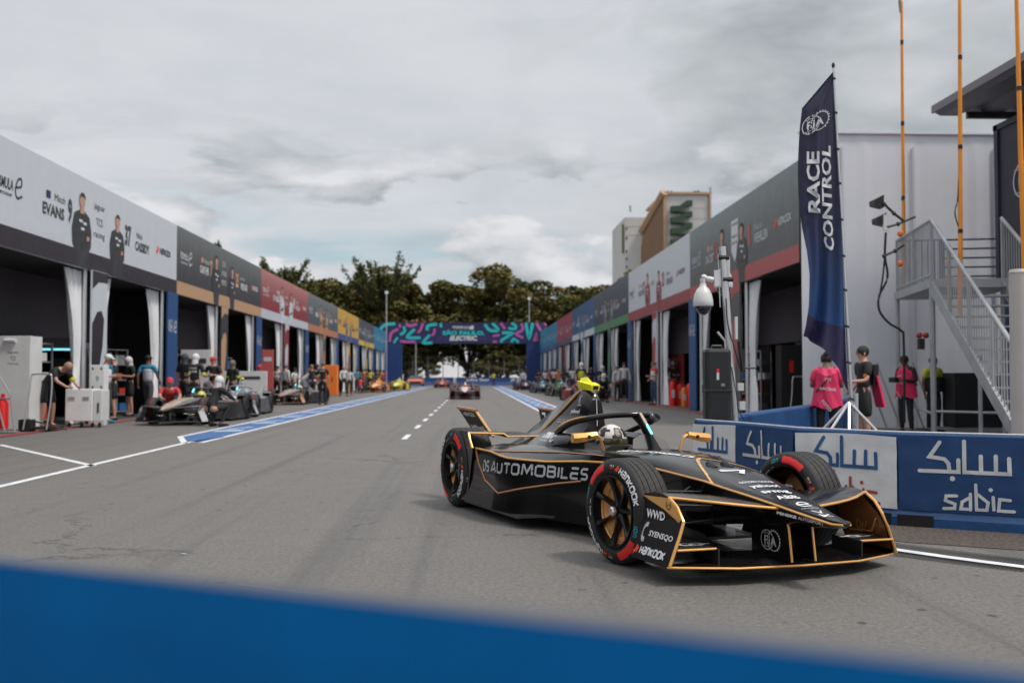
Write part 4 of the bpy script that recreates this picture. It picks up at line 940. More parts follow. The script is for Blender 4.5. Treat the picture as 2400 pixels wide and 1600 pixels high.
# ------------------------------------------------------------------ ground and markings
def ground_mat():
    m = bpy.data.materials.new('worn_concrete'); m.use_nodes = True; nt = m.node_tree; b = nt.nodes['Principled BSDF']
    tc = nd(nt, 'ShaderNodeTexCoord'); P = tc.outputs['Object']
    def nz(sc, det=5, rough=.6, sx=1, sy=1, dist=0):
        mp = nd(nt, 'ShaderNodeMapping'); mp.inputs['Scale'].default_value = (sx, sy, 1); nt.links.new(P, mp.inputs[0])
        n = nd(nt, 'ShaderNodeTexNoise', i_Scale=sc, i_Detail=det, i_Roughness=rough, i_Distortion=dist); nt.links.new(mp.outputs[0], n.inputs['Vector']); return n.outputs[0]
    base = mixc(nt, ramp(nt, nz(.35, 6, .6, 1, .5), [(.35, 0.), (.65, 1.)]), (.092, .086, .081), (.136, .125, .115))
    base = mixc(nt, mth(nt, 'MULTIPLY', ramp(nt, nz(.9, 6, .65, 1.6, .5, .6), [(.47, 0.), (.66, 1.)]), .75), base, (.145, .124, .105))
    base = mixc(nt, mth(nt, 'MULTIPLY', ramp(nt, nz(2.2, 8, .7, 1.3, .45, .8), [(.54, 0.), (.70, 1.)]), .5), base, (.058, .060, .061))
    grain = ramp(nt, nz(95, 3, .9), [(.36, 0.), (.66, 1.)]); base = mixc(nt, .62, base, mixc(nt, grain, (.030, .029, .028), (.225, .215, .205)))
    g2 = ramp(nt, nz(34, 4, .75), [(.38, 0.), (.62, 1.)]); base = mixc(nt, .38, base, mixc(nt, g2, (.040, .037, .035), (.205, .190, .172)))
    wt = ramp(nt, nz(70, 2, .6), [(.64, 0.), (.70, 1.)]); base = mixc(nt, mth(nt, 'MULTIPLY', wt, .5), base, (.30, .28, .26))
    sp = nd(nt, 'ShaderNodeTexVoronoi', i_Scale=3.6, feature='F1'); nt.links.new(P, sp.inputs['Vector'])
    gate = ramp(nt, nz(1.3, 2, .5), [(.42, 0.), (.50, 1.)])
    spots = ramp(nt, mth(nt, 'ADD', sp.outputs['Distance'], mth(nt, 'MULTIPLY', nz(22, 3), .10)), [(.125, 1.), (.155, 0.)])
    base = mixc(nt, mth(nt, 'MULTIPLY', mth(nt, 'MULTIPLY', spots, gate), .75), base, (.022, .020, .019))
    ck = nd(nt, 'ShaderNodeTexVoronoi', i_Scale=.22, feature='DISTANCE_TO_EDGE')
    mp = nd(nt, 'ShaderNodeMapping'); nt.links.new(P, mp.inputs[0]); dn = nd(nt, 'ShaderNodeTexNoise', i_Scale=1.6, i_Detail=6, i_Roughness=.7); nt.links.new(P, dn.inputs['Vector'])
    vm = nd(nt, 'ShaderNodeVectorMath', operation='MULTIPLY_ADD'); nt.links.new(dn.outputs['Color'], vm.inputs[0]); vm.inputs[1].default_value = (1.1, 1.1, 0); nt.links.new(P, vm.inputs[2]); nt.links.new(vm.outputs[0], ck.inputs['Vector'])
    cr = mth(nt, 'MULTIPLY', ramp(nt, ck.outputs['Distance'], [(.0, 1.), (.0022, 0.)]), ramp(nt, nz(.5, 3), [(.46, 0.), (.56, .8)]))
    base = mixc(nt, cr, base, (.02, .019, .018))
    # tyre marks along the lane
    tm = mth(nt, 'MULTIPLY', ramp(nt, nz(1.0, 4, .6, 2.4, .035, .3), [(.55, 0.), (.70, 1.)]), .45); base = mixc(nt, tm, base, (.050, .050, .053))
    nt.links.new(base, b.inputs['Base Color'])
    nt.links.new(mth(nt, 'MULTIPLY_ADD', nz(3, 5), .3, .55), b.inputs['Roughness'])
    bp = nd(nt, 'ShaderNodeBump', i_Strength=.35, i_Distance=.006); nt.links.new(mth(nt, 'ADD', nz(120, 4, .7), mth(nt, 'MULTIPLY', spots, -.4)), bp.inputs['Height']); nt.links.new(bp.outputs[0], b.inputs['Normal'])
    return m
mb = MB(); mb.add([(-500, -60, 0), (500, -60, 0), (500, 900, 0), (-500, 900, 0)], [(0, 1, 2, 3)]); props(mb.build('ground', ground_mat()), kind='structure')
LINE = M('road_paint_white', (.62, .63, .65), .6, var=.22, vs_=6); BLUEP = M('road_paint_blue', (.025, .10, .28), .55, var=.3, vs_=5)
def sheet(name, quads, mat, z):
    mb = MB()
    for q in quads: mb.add([(x, y, z) for x, y in q], [tuple(range(len(q)))])
    return props(mb.build(name, mat), kind='structure')
def ln(x0, y0, x1, y1, w_):
    d = Vector((x1 - x0, y1 - y0)).normalized(); n = Vector((-d.y, d.x)) * w_ / 2
    return [(x0 + n.x, y0 + n.y), (x1 + n.x, y1 + n.y), (x1 - n.x, y1 - n.y), (x0 - n.x, y0 - n.y)]
q = [ln(-4.93, 2, -5.0, 17.6, .11), ln(-5.0, 17.6, -4.78, 19.3, .10), ln(-8.0, 17.2, -4.9, 13.1, .10)]
q += [ln(-1.28, y, -1.28, y + 1.5, .10) for y in (18.4, 22.3, 25.9, 29.5, 33.0, 36.5, 40, 43.5, 47)]
for x0, x1, ya, yb in ((-5.62, -4.75, 17.6, 112), (2.2, 3.1, 34, 118)):
    q += [ln(x0, ya + (1.9 if x0 < 0 else 0), x0, yb, .11), ln(x1, ya, x1, yb, .11)]
q += [ln(-5.0, 17.5, -5.66, 19.5, .11), ln(2.2, 12, 2.2, 34, .11)]
props(sheet('road_marking_white', q, LINE, .004), kind='structure')
q = [[(-4.8, 17.9), (-4.8, 112), (-5.57, 112), (-5.57, 19.4), (-5.02, 17.9)], [(2.26, 12), (3.04, 12), (3.04, 118), (2.26, 118)]]
props(sheet('road_marking_blue', q, BLUEP, .004), kind='structure')
q = []
y = 21.0
while y < 110:                                       # pale lettering blocks along the blue strips
    q += [[(-5.45, y), (-4.92, y + .25), (-4.92, y + .75), (-5.45, y + .5)], [(-5.45, y + .9), (-5.3, y + .9), (-4.95, y + 2.0), (-5.1, y + 2.0)]]
    q += [[(2.38, y), (2.92, y), (2.92, y + .7), (2.38, y + .7)], [(2.4, y + 1.3), (2.62, y + 1.3), (2.9, y + 2.3), (2.68, y + 2.3)]]
    y += 3.6
props(sheet('road_marking_letters', q, M('road_paint_pale', (.45, .52, .60), .6, var=.3, vs_=8), .008), kind='structure')
sheet('chalk_scratch', [ln(-1.30, 5.62, -.22, 5.02, .006), ln(-1.9, 6.6, -1.86, 6.58, .02)], M('chalk', (.42, .41, .40), .9), .006)
# line, drainage grating and rough strip beside the barrier
BP = [(2.24, 10.0), (2.50, 9.33), (2.74, 8.36), (3.32, 7.68), (4.22, 7.14), (5.3, 6.6), (6.5, 6.05)]
def offs(pts, d):
    out = []
    for i, p in enumerate(pts):
        a = Vector(pts[max(i - 1, 0)]); b = Vector(pts[min(i + 1, len(pts) - 1)]); t = (b - a).normalized(); out.append((p[0] + t.y * d, p[1] - t.x * d))
    return out
def ribbon(name, pts, d0, d1, mat, z, kind='structure'):
    a, b = offs(pts, d0), offs(pts, d1); mb = MB()
    for i in range(len(pts) - 1): mb.add([(*a[i], z), (*a[i + 1], z), (*b[i + 1], z), (*b[i], z)], [(3, 2, 1, 0)])
    return props(mb.build(name, mat), kind=kind)
ROUGH = M('coarse_asphalt', (.085, .066, .056), .9, var=.85, vs_=38, bump=1.0, bs=60)
CURV = [(1.9, 9.6), (2.2, 8.7), (2.55, 7.75), (3.2, 7.1), (4.1, 6.62), (5.2, 6.1), (6.4, 5.6)]
ribbon('rough_strip', CURV[2:], -.75, .30, ROUGH, .004)
ribbon('road_edge_line', [(2.45, 7.4), (2.62, 6.75), (3.0, 6.25), (3.42, 5.78), (4.4, 4.9)], -.045, .045, LINE, .014)
GR = M('drain_slots', (.02, .02, .02), .8)
gl = [(2.52, 7.5), (2.72, 6.9), (3.10, 6.42), (3.55, 5.98), (4.5, 5.1)]
mb = MB(); L_ = catmull([(*p, 0) for p in gl], 14)
for i in range(len(L_) - 1):
    a, b = L_[i], L_[i + 1]; t = (b - a).normalized(); n = Vector((t.y, -t.x, 0)); m_ = (a + b) / 2
    for kx in range(3):
        for f in (0, .5):
            c = a + (b - a) * f; c1 = a + (b - a) * (f + .28); o0, o1 = -.12 + kx * .16, .02 + kx * .16
            mb.add([(c + n * o0) + Vector((0, 0, .009)), (c1 + n * o0) + Vector((0, 0, .009)), (c1 + n * o1) + Vector((0, 0, .009)), (c + n * o1) + Vector((0, 0, .009))], [(0, 1, 2, 3)])
props(mb.build('drain_grating', GR), kind='structure')
for xx, nm in ((-9.05, 'left'), (7.12, 'right')):
    sheet('threshold_strip', [[(xx - .12, 12 if xx < 0 else 22), (xx + .12, 12 if xx < 0 else 22), (xx + .12, 116), (xx - .12, 116)]], M('red_rubber_edge', (.30, .03, .035), .6, var=.2), .012)

# ------------------------------------------------------------------ pit garages
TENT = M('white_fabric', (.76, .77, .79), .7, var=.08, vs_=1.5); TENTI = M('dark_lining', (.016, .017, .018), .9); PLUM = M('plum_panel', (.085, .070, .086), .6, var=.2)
PANELW = M('white_panel', (.62, .62, .62), .5, var=.06); FLOORG = M('garage_floor', (.06, .06, .06), .6)
BLUEB = M('blue_banner', (.008, .060, .19), .5, var=.1)
def ink(nm, c): return M('ink_' + nm, c, .55)
INKW, INKD, INKO = ink('white', (.60, .61, .62)), ink('dark', (.035, .032, .036)), ink('orange', (.62, .30, .16))
def portrait(par, fx, u, s, toM, suit, scale=1.0, hair=(.05, .03, .02), up=5.58):
    """printed figure of a driver from the thighs up"""
    mb = MB(); H = up - 3.76
    def f(pts, mt, off): mb.add([toM(u + a * H * 1.28, 3.77 + b * H, off) for a, b in pts], [tuple(range(len(pts)))], mt)
    S = M('suit_%02d%02d%02d' % tuple(int(c * 99) for c in suit), suit, .6, var=.5, vs_=5)
    f([(-.14, 0), (.15, 0), (.17, .20), (.25, .30), (.26, .50), (.20, .70), (.07, .76), (-.07, .76), (-.20, .70), (-.26, .50), (-.24, .30), (-.17, .20)], S, .012)
    f([(-.055, .72), (.055, .72), (.045, .80), (-.045, .80)], SKIN1, .016)
    f([(.075 * cos(a), .885 + .10 * sin(a)) for a in [2 * pi * i / 12 for i in range(12)]], SKIN1, .018)
    f([(-.08, .90), (-.07, .96), (-.03, 1.0), (.04, 1.0), (.075, .96), (.08, .90), (.05, .945), (-.05, .945)], M('print_hair', hair, .7), .022)
    f([(-.18, .36), (.16, .44), (.20, .39), (-.12, .30)], M('print_arm', (suit[0] * .5 + .02, suit[1] * .5 + .02, suit[2] * .5 + .02), .6), .016); f([(.13, .44), (.20, .43), (.19, .38), (.12, .37)], SKIN1, .020)
    for (a, b) in ((-.08, .60), (.03, .58), (-.03, .50)): f([(a, b), (a + .09, b), (a + .09, b + .035), (a, b + .035)], INKW, .017)
    return mb.build('portrait', None, par)
def curtain(par, fx, y0, d, tw, s, seed, ztop=3.74, tied=True):
    rnd = random.Random(seed); mb = MB(); secs = []; n = 22; ph = rnd.random() * 6
    for z in (ztop, 3.45, 3.1, 2.6, 2.1, 1.7, 1.45, 1.2, .8, .4, .03):
        wd = itp(z, [(.0, .55 * tw + .12), (.8, .45 * tw + .08), (1.3, .34 * tw if tied else .6 * tw), (2.2, .5 * tw), (3.0, .72 * tw), (3.74, tw)]); am = itp(z, [(0, .075), (1.3, .04), (2.2, .07), (3.74, .045)])
        sec = []
        for i in range(n):
            t = i / (n - 1); sec.append(Vector((fx + am * sin(t * 19 + ph + .5 * sin(z * 1.7 + t * 3)) + s * .05, y0 + d * wd * t + .015 * sin(z * 2 + i), z)))
        secs.append(sec)
    mb.loft(secs, False, False, TENT); return mb.build('curtain', TENT, par, smooth=70)
def garage(side, X, Y0, Y1, D, idx, label, near=False):
    L_ = Y1 - Y0; h = L_ / 2; s = side; g = thing('pit_garage', label, 'garage', (X, (Y0 + Y1) / 2, 0), 0, 'pit garages along the lane')
    fx = -s * .06; k = L_ / 12.5
    toM = (lambda u, v, off=0.0: Vector((fx - s * off, (-h + u) if s < 0 else (h - u), v)))
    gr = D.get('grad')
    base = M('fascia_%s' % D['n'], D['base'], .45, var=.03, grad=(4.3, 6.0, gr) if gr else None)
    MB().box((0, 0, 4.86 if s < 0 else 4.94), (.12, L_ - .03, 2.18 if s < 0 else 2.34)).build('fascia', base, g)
    MB().box((fx - s * .004, 0, 3.98), (.012, L_ - .03, .42)).build('fascia_stripe', M('stripe_%s' % D['n'], D['stripe'], .5, var=.05), g)
    ik = ink(D['n'], D['ink']); ik2 = ink(D['n'] + '2', D.get('ink2', D['ink'])); b = MB()
    def T(t, u, z, wd, hh, mt=ik, off=.008, **kw): b.flat(mv(txtw(t, wd, hh, **kw), u * k - wd / 2, z), lambda a, c: toM(a, c, off), mt)
    for a in formula_e(1.35): b.flat(mv(a, .35 * k, 4.80), lambda a_, c: toM(a_, c, .008), ik)
    d1, d2 = D['d']
    T(d1[0], 3.55, 5.10, .70 * min(1, len(d1[0]) / 6), .16); T(d1[1], 3.22, 4.72, 1.15, .27, bold=.03); b.flat(rect(2.82 * k, 5.10, 3.05 * k, 5.27), lambda a, c: toM(a, c, .008), INKO if s > 0 or idx else M('flag_blue', (.02, .02, .08), .6)) if near else None
    T(d1[2], 4.12 if len(d1[2]) < 2 else 4.0, 4.72, .24 * len(d1[2]), .58, ik2, bold=.04); T(d2[2], 8.02, 4.68, .24 * len(d2[2]), .58, ik2, bold=.04)
    T(d2[0], 8.95, 5.02, .62 * min(1.3, len(d2[0]) / 5), .16); T(d2[1], 9.2, 4.66, 1.2, .27, bold=.03)
    tm = D['team']; zs = {1: [4.95], 2: [5.05, 4.70], 3: [5.28, 4.92, 4.58]}[len(tm)]
    if D.get('shield'):
        b.flat(([(6.0 * k, 5.62), (6.0 * k, 4.75), (6.4 * k, 4.42), (6.8 * k, 4.75), (6.8 * k, 5.62)], [(0, 1, 2, 3, 4)]), lambda a, c: toM(a, c, .006), INKW)
        for t, z in (('TAG HEUER', 5.45), ('PORSCHE', 5.10), ('FORMULA E TEAM', 4.92)): T(t, 6.4, z, .6, .09, INKD, .010)
    else:
        for t, z in zip(tm, zs): T(t, 5.95, z, .72 if len(t) > 4 else .42, .19)
    for f in flame(.26): b.flat(mv(f, 10.45 * k, 4.82), lambda a, c: toM(a, c, .008), REDO)
    for f in sfont('HaNKOOK', 1.05, .2, .2, .3): b.flat(mv(f, 10.78 * k, 4.82), lambda a, c: toM(a, c, .008), ik)
    b.build('lettering', None, g)
    portrait(g, fx, 4.82 * k, s, toM, D['suit'], up=5.55); portrait(g, fx, 7.20 * k, s, toM, D['suit'], up=5.40, hair=(.12, .07, .04))
    # tent body behind
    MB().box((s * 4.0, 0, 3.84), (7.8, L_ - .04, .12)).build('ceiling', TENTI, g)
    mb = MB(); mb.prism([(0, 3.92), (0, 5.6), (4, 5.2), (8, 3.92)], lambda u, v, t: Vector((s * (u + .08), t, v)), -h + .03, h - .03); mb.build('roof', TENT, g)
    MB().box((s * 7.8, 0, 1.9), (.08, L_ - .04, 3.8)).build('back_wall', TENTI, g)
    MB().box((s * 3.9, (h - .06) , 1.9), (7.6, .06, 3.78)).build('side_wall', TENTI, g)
    MB().box((s * 1.9, 0, 2.98), (.06, L_ - .16, 1.62)).build('bulkhead', PLUM, g)
    MB().box((s * 3.9, 0, .006), (7.6, L_ - .1, .004)).build('garage_floor', FLOORG, g)
    # lower partitions below the bulkhead, leaving dark doorways
    wl = D.get('wall', PANELW)
    for a, c in ((-.92, -.62), (-.10, .12), (.55, .95)):
        MB().box((s * 1.95, (a + c) / 2 * h, 1.08), (.05, (c - a) * h, 2.14)).build('partition', wl, g)
    # banners and curtains at the far end and half way
    e = h if s > 0 or s < 0 else h
    for yb, mt, kind in ((h - .55, BLUEB, 0), (-.35, base, 1)):
        bb = MB(); bb.box((-s * .10, yb, 1.885), (.05, 1.0, 3.77)); ob = bb.build('banner', mt, g)
        q = MB(); F = lambda a, c, off=.028: Vector((-s * (.10 + off), yb + (a if s < 0 else -a), c))
        if kind == 0:
            if near or idx < 3:
                for a in fia(.42): q.flat(mv(a, -.22, 2.72), F, INKW)
                q.flat(mv(stroke([(-.10, .03), (.10, .06), (.10, .22), (-.02, .2), (-.10, .0), (-.02, -.12), (.14, -.06)], .04, 4), .25, 2.65), F, INKW)
        else:
            q.add([F(a, c) for a, c in [(-.5, 3.3), (-.1, 3.5), (.5, 3.52), (.5, 3.76), (-.5, 3.76)]], [(0, 1, 2, 3, 4)], M('stripe_%s' % D['n'], D['stripe'], .5))
            q.add([F(a, c) for a, c in [(-.5, 2.45), (-.2, 2.75), (.1, 2.8), (.28, 2.6), (.2, 1.9), (-.1, 1.1), (-.5, .5)]], [tuple(range(7))], M('stripe_%s' % D['n'], D['stripe'], .5))
        if q.v: q.build('banner_print', None, ob)
        curtain(g, s * .12, yb - .52, -1, 1.05, s, idx * 7 + kind); curtain(g, s * .12, yb + .52, 1 if kind else 1, .75 if kind == 0 else .9, s, idx * 7 + 3 + kind)
        MB().tube([(s * .05, yb - .54, .0), (s * .05, yb - .54, 3.77)], .05, 8).build('tent_pole', ALU, g)
    return g
W_ = lambda c, a=1.0: tuple(x * a for x in c)
DL = [dict(n='silver', base=(.53, .56, .60), stripe=(.020, .012, .019), ink=(.035, .032, .036), d=(('Mitch', 'EVANS', '9'), ('Nick', 'CASSIDY', '37')), team=['jaguar', 'TCS', 'racing'], suit=(.03, .03, .035)),
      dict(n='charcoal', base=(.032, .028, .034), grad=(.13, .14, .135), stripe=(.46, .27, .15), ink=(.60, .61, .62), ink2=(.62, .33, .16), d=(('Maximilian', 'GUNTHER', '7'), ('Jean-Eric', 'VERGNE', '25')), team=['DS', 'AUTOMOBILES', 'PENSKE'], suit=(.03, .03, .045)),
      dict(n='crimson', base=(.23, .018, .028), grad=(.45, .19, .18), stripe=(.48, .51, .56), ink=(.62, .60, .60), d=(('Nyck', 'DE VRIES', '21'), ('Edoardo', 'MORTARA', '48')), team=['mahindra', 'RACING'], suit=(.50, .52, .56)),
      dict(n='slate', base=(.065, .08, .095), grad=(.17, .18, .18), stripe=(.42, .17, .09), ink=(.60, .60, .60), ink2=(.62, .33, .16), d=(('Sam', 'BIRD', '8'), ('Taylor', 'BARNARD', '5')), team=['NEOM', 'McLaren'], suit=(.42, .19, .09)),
      dict(n='amber', base=(.56, .33, .065), stripe=(.035, .07, .24), ink=(.06, .06, .12), d=(('Lucas', 'DI GRASSI', '11'), ('Zane', 'MALONEY', '22')), team=['LOLA', 'ABT'], suit=(.12, .13, .18)),
      dict(n='graphite', base=(.065, .068, .09), stripe=(.55, .40, .07), ink=(.45, .55, .60), d=(('David', 'BECKMANN', '3'), ('Dan', 'TICKTUM', '33')), team=['CUPRA', 'KIRO'], suit=(.13, .14, .17)),
      dict(n='teal', base=(.02, .17, .32), stripe=(.05, .14, .26), ink=(.30, .50, .60), d=(('Race', 'CONTROL', '1'), ('Pit', 'LANE', '2')), team=['FORMULA', 'E'], suit=(.03, .20, .34))]
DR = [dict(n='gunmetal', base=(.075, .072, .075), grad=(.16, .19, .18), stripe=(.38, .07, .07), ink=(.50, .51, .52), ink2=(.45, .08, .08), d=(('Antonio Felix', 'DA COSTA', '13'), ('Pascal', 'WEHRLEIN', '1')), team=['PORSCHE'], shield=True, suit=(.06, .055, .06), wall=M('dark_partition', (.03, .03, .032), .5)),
      dict(n='pearl', base=(.54, .56, .60), stripe=(.28, .035, .045), ink=(.22, .22, .25), ink2=(.36, .06, .09), d=(('Norman', 'NATO', '17'), ('Oliver', 'ROWLAND', '23')), team=['NISSAN'], suit=(.25, .05, .06), wall=M('red_partition', (.28, .03, .035), .5, var=.2)),
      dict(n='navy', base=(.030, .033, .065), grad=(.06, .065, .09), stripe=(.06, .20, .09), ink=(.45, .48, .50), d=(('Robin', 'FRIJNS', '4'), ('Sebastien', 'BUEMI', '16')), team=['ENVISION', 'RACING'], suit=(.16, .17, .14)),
      dict(n='royal', base=(.018, .075, .19), stripe=(.50, .53, .58), ink=(.45, .52, .60), d=(('Jake', 'HUGHES', '55'), ('Stoffel', 'VANDOORNE', '2')), team=['MASERATI', 'MSG'], suit=(.10, .16, .24)),
      dict(n='ruby', base=(.28, .03, .055), stripe=(.055, .06, .12), ink=(.55, .45, .50), d=(('Jake', 'DENNIS', '27'), ('Nico', 'MULLER', '51')), team=['ANDRETTI'], suit=(.20, .05, .09)),
      dict(n='azure', base=(.02, .16, .30), stripe=(.025, .08, .20), ink=(.30, .55, .62), d=(('ABB', 'FORMULA E', '1'), ('WORLD', 'CHAMPIONSHIP', '2')), team=['PIT'], suit=(.03, .20, .34)),
      dict(n='cyan', base=(.02, .20, .34), stripe=(.03, .10, .22), ink=(.35, .55, .62), d=(('ABB', 'FORMULA E', '1'), ('WORLD', 'CHAMPIONSHIP', '2')), team=['FE'], suit=(.03, .20, .34))]
nmL = ['pale silver', 'charcoal', 'crimson', 'slate grey', 'amber yellow', 'dark graphite', 'teal blue']; xL = ['dark plum', 'tan', 'white', 'orange', 'navy', 'yellow', 'blue']
YL = [19.35, 31.85, 44.37, 56.9, 69.4, 81.9, 94.4, 106.9]
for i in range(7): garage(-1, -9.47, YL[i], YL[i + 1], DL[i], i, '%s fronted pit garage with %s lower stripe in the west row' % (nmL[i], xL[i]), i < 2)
nmR = ['grey', 'white', 'navy', 'royal blue', 'ruby red', 'azure blue', 'cyan blue']; xR = ['red', 'dark red', 'green', 'white', 'dark blue', 'navy', 'deep blue']
YR = [22.4, 33.9, 47.5, 61.1, 74.8, 88.4, 101.0, 114.2]
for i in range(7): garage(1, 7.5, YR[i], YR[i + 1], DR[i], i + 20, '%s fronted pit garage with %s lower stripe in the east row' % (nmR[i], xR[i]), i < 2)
# lettering already says it; the near end of the west row runs on past the frame
gx = thing('pit_garage', 'nearest dark garage bay cut by the left edge of the picture', 'garage', (-9.47, 13.0, 0), 0, 'pit garages along the lane')
MB().box((0, 0, 4.86), (.12, 12.6, 2.18)).build('fascia', M('fascia_silver', (.53, .56, .60)), gx); MB().box((.064, 0, 3.98), (.012, 12.6, .42)).build('fascia_stripe', M('stripe_silver', (.020, .012, .019)), gx)
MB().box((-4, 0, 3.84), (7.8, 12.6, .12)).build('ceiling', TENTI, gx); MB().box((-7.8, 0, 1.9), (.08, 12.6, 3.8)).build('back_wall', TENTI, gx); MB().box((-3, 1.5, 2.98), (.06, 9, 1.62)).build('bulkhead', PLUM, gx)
# ------------------------------------------------------------------ gantry over the lane
PINK, TEALB, NAVYB = M('print_magenta', (.42, .09, .32), .5), M('print_turquoise', (.01, .45, .46), .5), M('print_navy', (.014, .016, .085), .5, grad=(4.85, 7.2, (.012, .012, .055)))
gt = thing('gantry', 'dark blue gantry across the lane printed with turquoise and magenta swirls', 'gantry', (-1.25, 112, 0))
MB().box((0, 0, 6.04), (18.6, 1.0, 2.34)).build('crossbeam', NAVYB, gt)
NV2 = M('gantry_blue', (.010, .035, .15), .5, var=.08)
for x0, x1 in ((-8.75, -6.75), (7.2, 8.75)): MB().box(((x0 + x1) / 2, 0, 2.43), (x1 - x0, .96, 4.86)).build('leg', NV2, gt)
b = MB(); gf = lambda u, v, o=.51: Vector((u, -o, v))
def GP(px, py): return ((px / 4.704 + 850 - 1110) / FPX * 111.5 + 1.25, (882 - (py / 4.704 + 700)) / FPX * 111.5 + 1.155)
SW = [(TEALB, [(360, 275), (250, 290), (185, 355)], 34), (TEALB, [(270, 480), (255, 465)], 26), (PINK, [(395, 335), (320, 380), (300, 475)], 30), (TEALB, [(455, 305), (465, 360), (415, 400)], 30), (TEALB, [(390, 425), (345, 490)], 26),
      (PINK, [(410, 280), (415, 320)], 24), (PINK, [(480, 275), (520, 300), (600, 280)], 30), (PINK, [(665, 270), (640, 340), (610, 375)], 28), (TEALB, [(575, 335), (495, 425), (640, 430)], 32), (TEALB, [(820, 280), (720, 300), (715, 350)], 32), (TEALB, [(860, 270), (865, 315)], 28),
      (PINK, [(795, 330), (785, 385), (755, 405)], 24), (PINK, [(415, 465), (480, 475), (585, 475)], 28), (TEALB, [(740, 400), (670, 485), (770, 485)], 30), (TEALB, [(1345, 280), (1400, 345), (1485, 350), (1480, 320), (1430, 270)], 32),
      (PINK, [(1520, 265), (1570, 335)], 28), (TEALB, [(1640, 265), (1685, 295), (1680, 330), (1605, 325)], 28), (TEALB, [(1535, 375), (1650, 380), (1540, 450), (1530, 480)], 30), (PINK, [(1750, 270), (1765, 340), (1690, 385), (1770, 430)], 28), (TEALB, [(1800, 265), (1835, 430), (1875, 265)], 32),
      (PINK, [(1435, 410), (1510, 400)], 24), (PINK, [(1435, 475), (1480, 470)], 24), (TEALB, [(1640, 480), (1665, 440), (1720, 480)], 26), (PINK, [(1915, 265), (1965, 350)], 28), (PINK, [(1890, 470), (1915, 390), (1925, 470)], 26), (PINK, [(95, 315), (110, 318)], 24), (PINK, [(2000, 270), (2030, 290)], 20)]
for mt, pts, wd in SW: b.flat(stroke([GP(*p) for p in pts], wd / 4.704 / FPX * 111.5, 4 if len(pts) > 2 else 0), gf, mt)
def GT(t, x0, x1, y0, y1, mt, **kw): p0, p1 = GP(x0, y1), GP(x1, y0); b.flat(mv(txtw(t, p1[0] - p0[0], p1[1] - p0[1], **kw), p0[0], p0[1]), lambda u, v: gf(u, v, .515), mt)
GT('FORMULA', 990, 1170, 300, 325, INKW, bold=.03, shear=.2); GT('e', 1175, 1225, 295, 340, INKW, bold=.04, shear=.3); GT('WORLD CHAMPIONSHIP', 1000, 1170, 330, 338, INKW)
TEXT_T = M('print_turquoise', (.01, .45, .46)); GT('S\u00c3O PAULO.', 880, 1345, 342, 402, TEXT_T, bold=.06); GT('ELECTRIC.', 955, 1262, 408, 462, INKW, bold=.05, shear=.35)
GT('FE 20', 835, 940, 420, 455, M('print_violet', (.09, .05, .20), .5)); GT('24-25', 1275, 1365, 420, 455, M('print_violet', (.09, .05, .20), .5))
b.build('lettering', None, gt)
# barrier, fence and posts behind the gantry
WB = M('wall_blue', (.010, .045, .16), .5, var=.2)
for i, (x0, x1, y) in enumerate(((-8.5, -2.6, 128), (-2.2, 5.5, 126), (6.0, 16.0, 124))):
    t = thing('concrete_barrier', ['blue barrier section behind the lane at the left', 'blue barrier section across the end of the lane with white words', 'blue barrier section behind the right-hand gantry leg'][i], 'barrier', ((x0 + x1) / 2, y, 0), 0, 'blue barriers closing the end of the lane')
    mb = MB(); mb.prism([(-.3, 0), (.3, 0), (.12, .5), (.1, 1.05), (-.1, 1.05), (-.12, .5)], lambda u, v, q: Vector((q, u, v)), -(x1 - x0) / 2, (x1 - x0) / 2); mb.build('body', WB, t)
    if i == 1:
        q = MB(); q.flat(mv(txtw('Julius Baer', 3.0, .42, bold=.03), -2.6, .5), lambda u, v: Vector((u, -.13 - .0, v)), INKW); q.flat(mv(txtw('JB', .6, .42, bold=.03), 3.0, .5), lambda u, v: Vector((u, -.13, v)), INKW); q.build('lettering', INKW, t)
fn = thing('mesh_fence', 'grey debris fence on posts behind the blue end barriers', 'fence', (0, 131, 0))
FM = M('fence_wire', (.12, .12, .12), .6)
for x in range(-22, 30, 2): MB().tube([(x, 0, 0), (x, 0, 3.3), (x, -.5, 3.7)], .05, 5).build('post', FM, fn)
mb = MB()
for z in [.3 * i for i in range(3, 11)]: mb.box((4, 0, z), (52, .012, .012))
for x in [-22 + .45 * i for i in range(116)]: mb.box((x, .01, 2.0), (.010, .010, 2.6))
mb.build('wire_mesh', FM, fn)
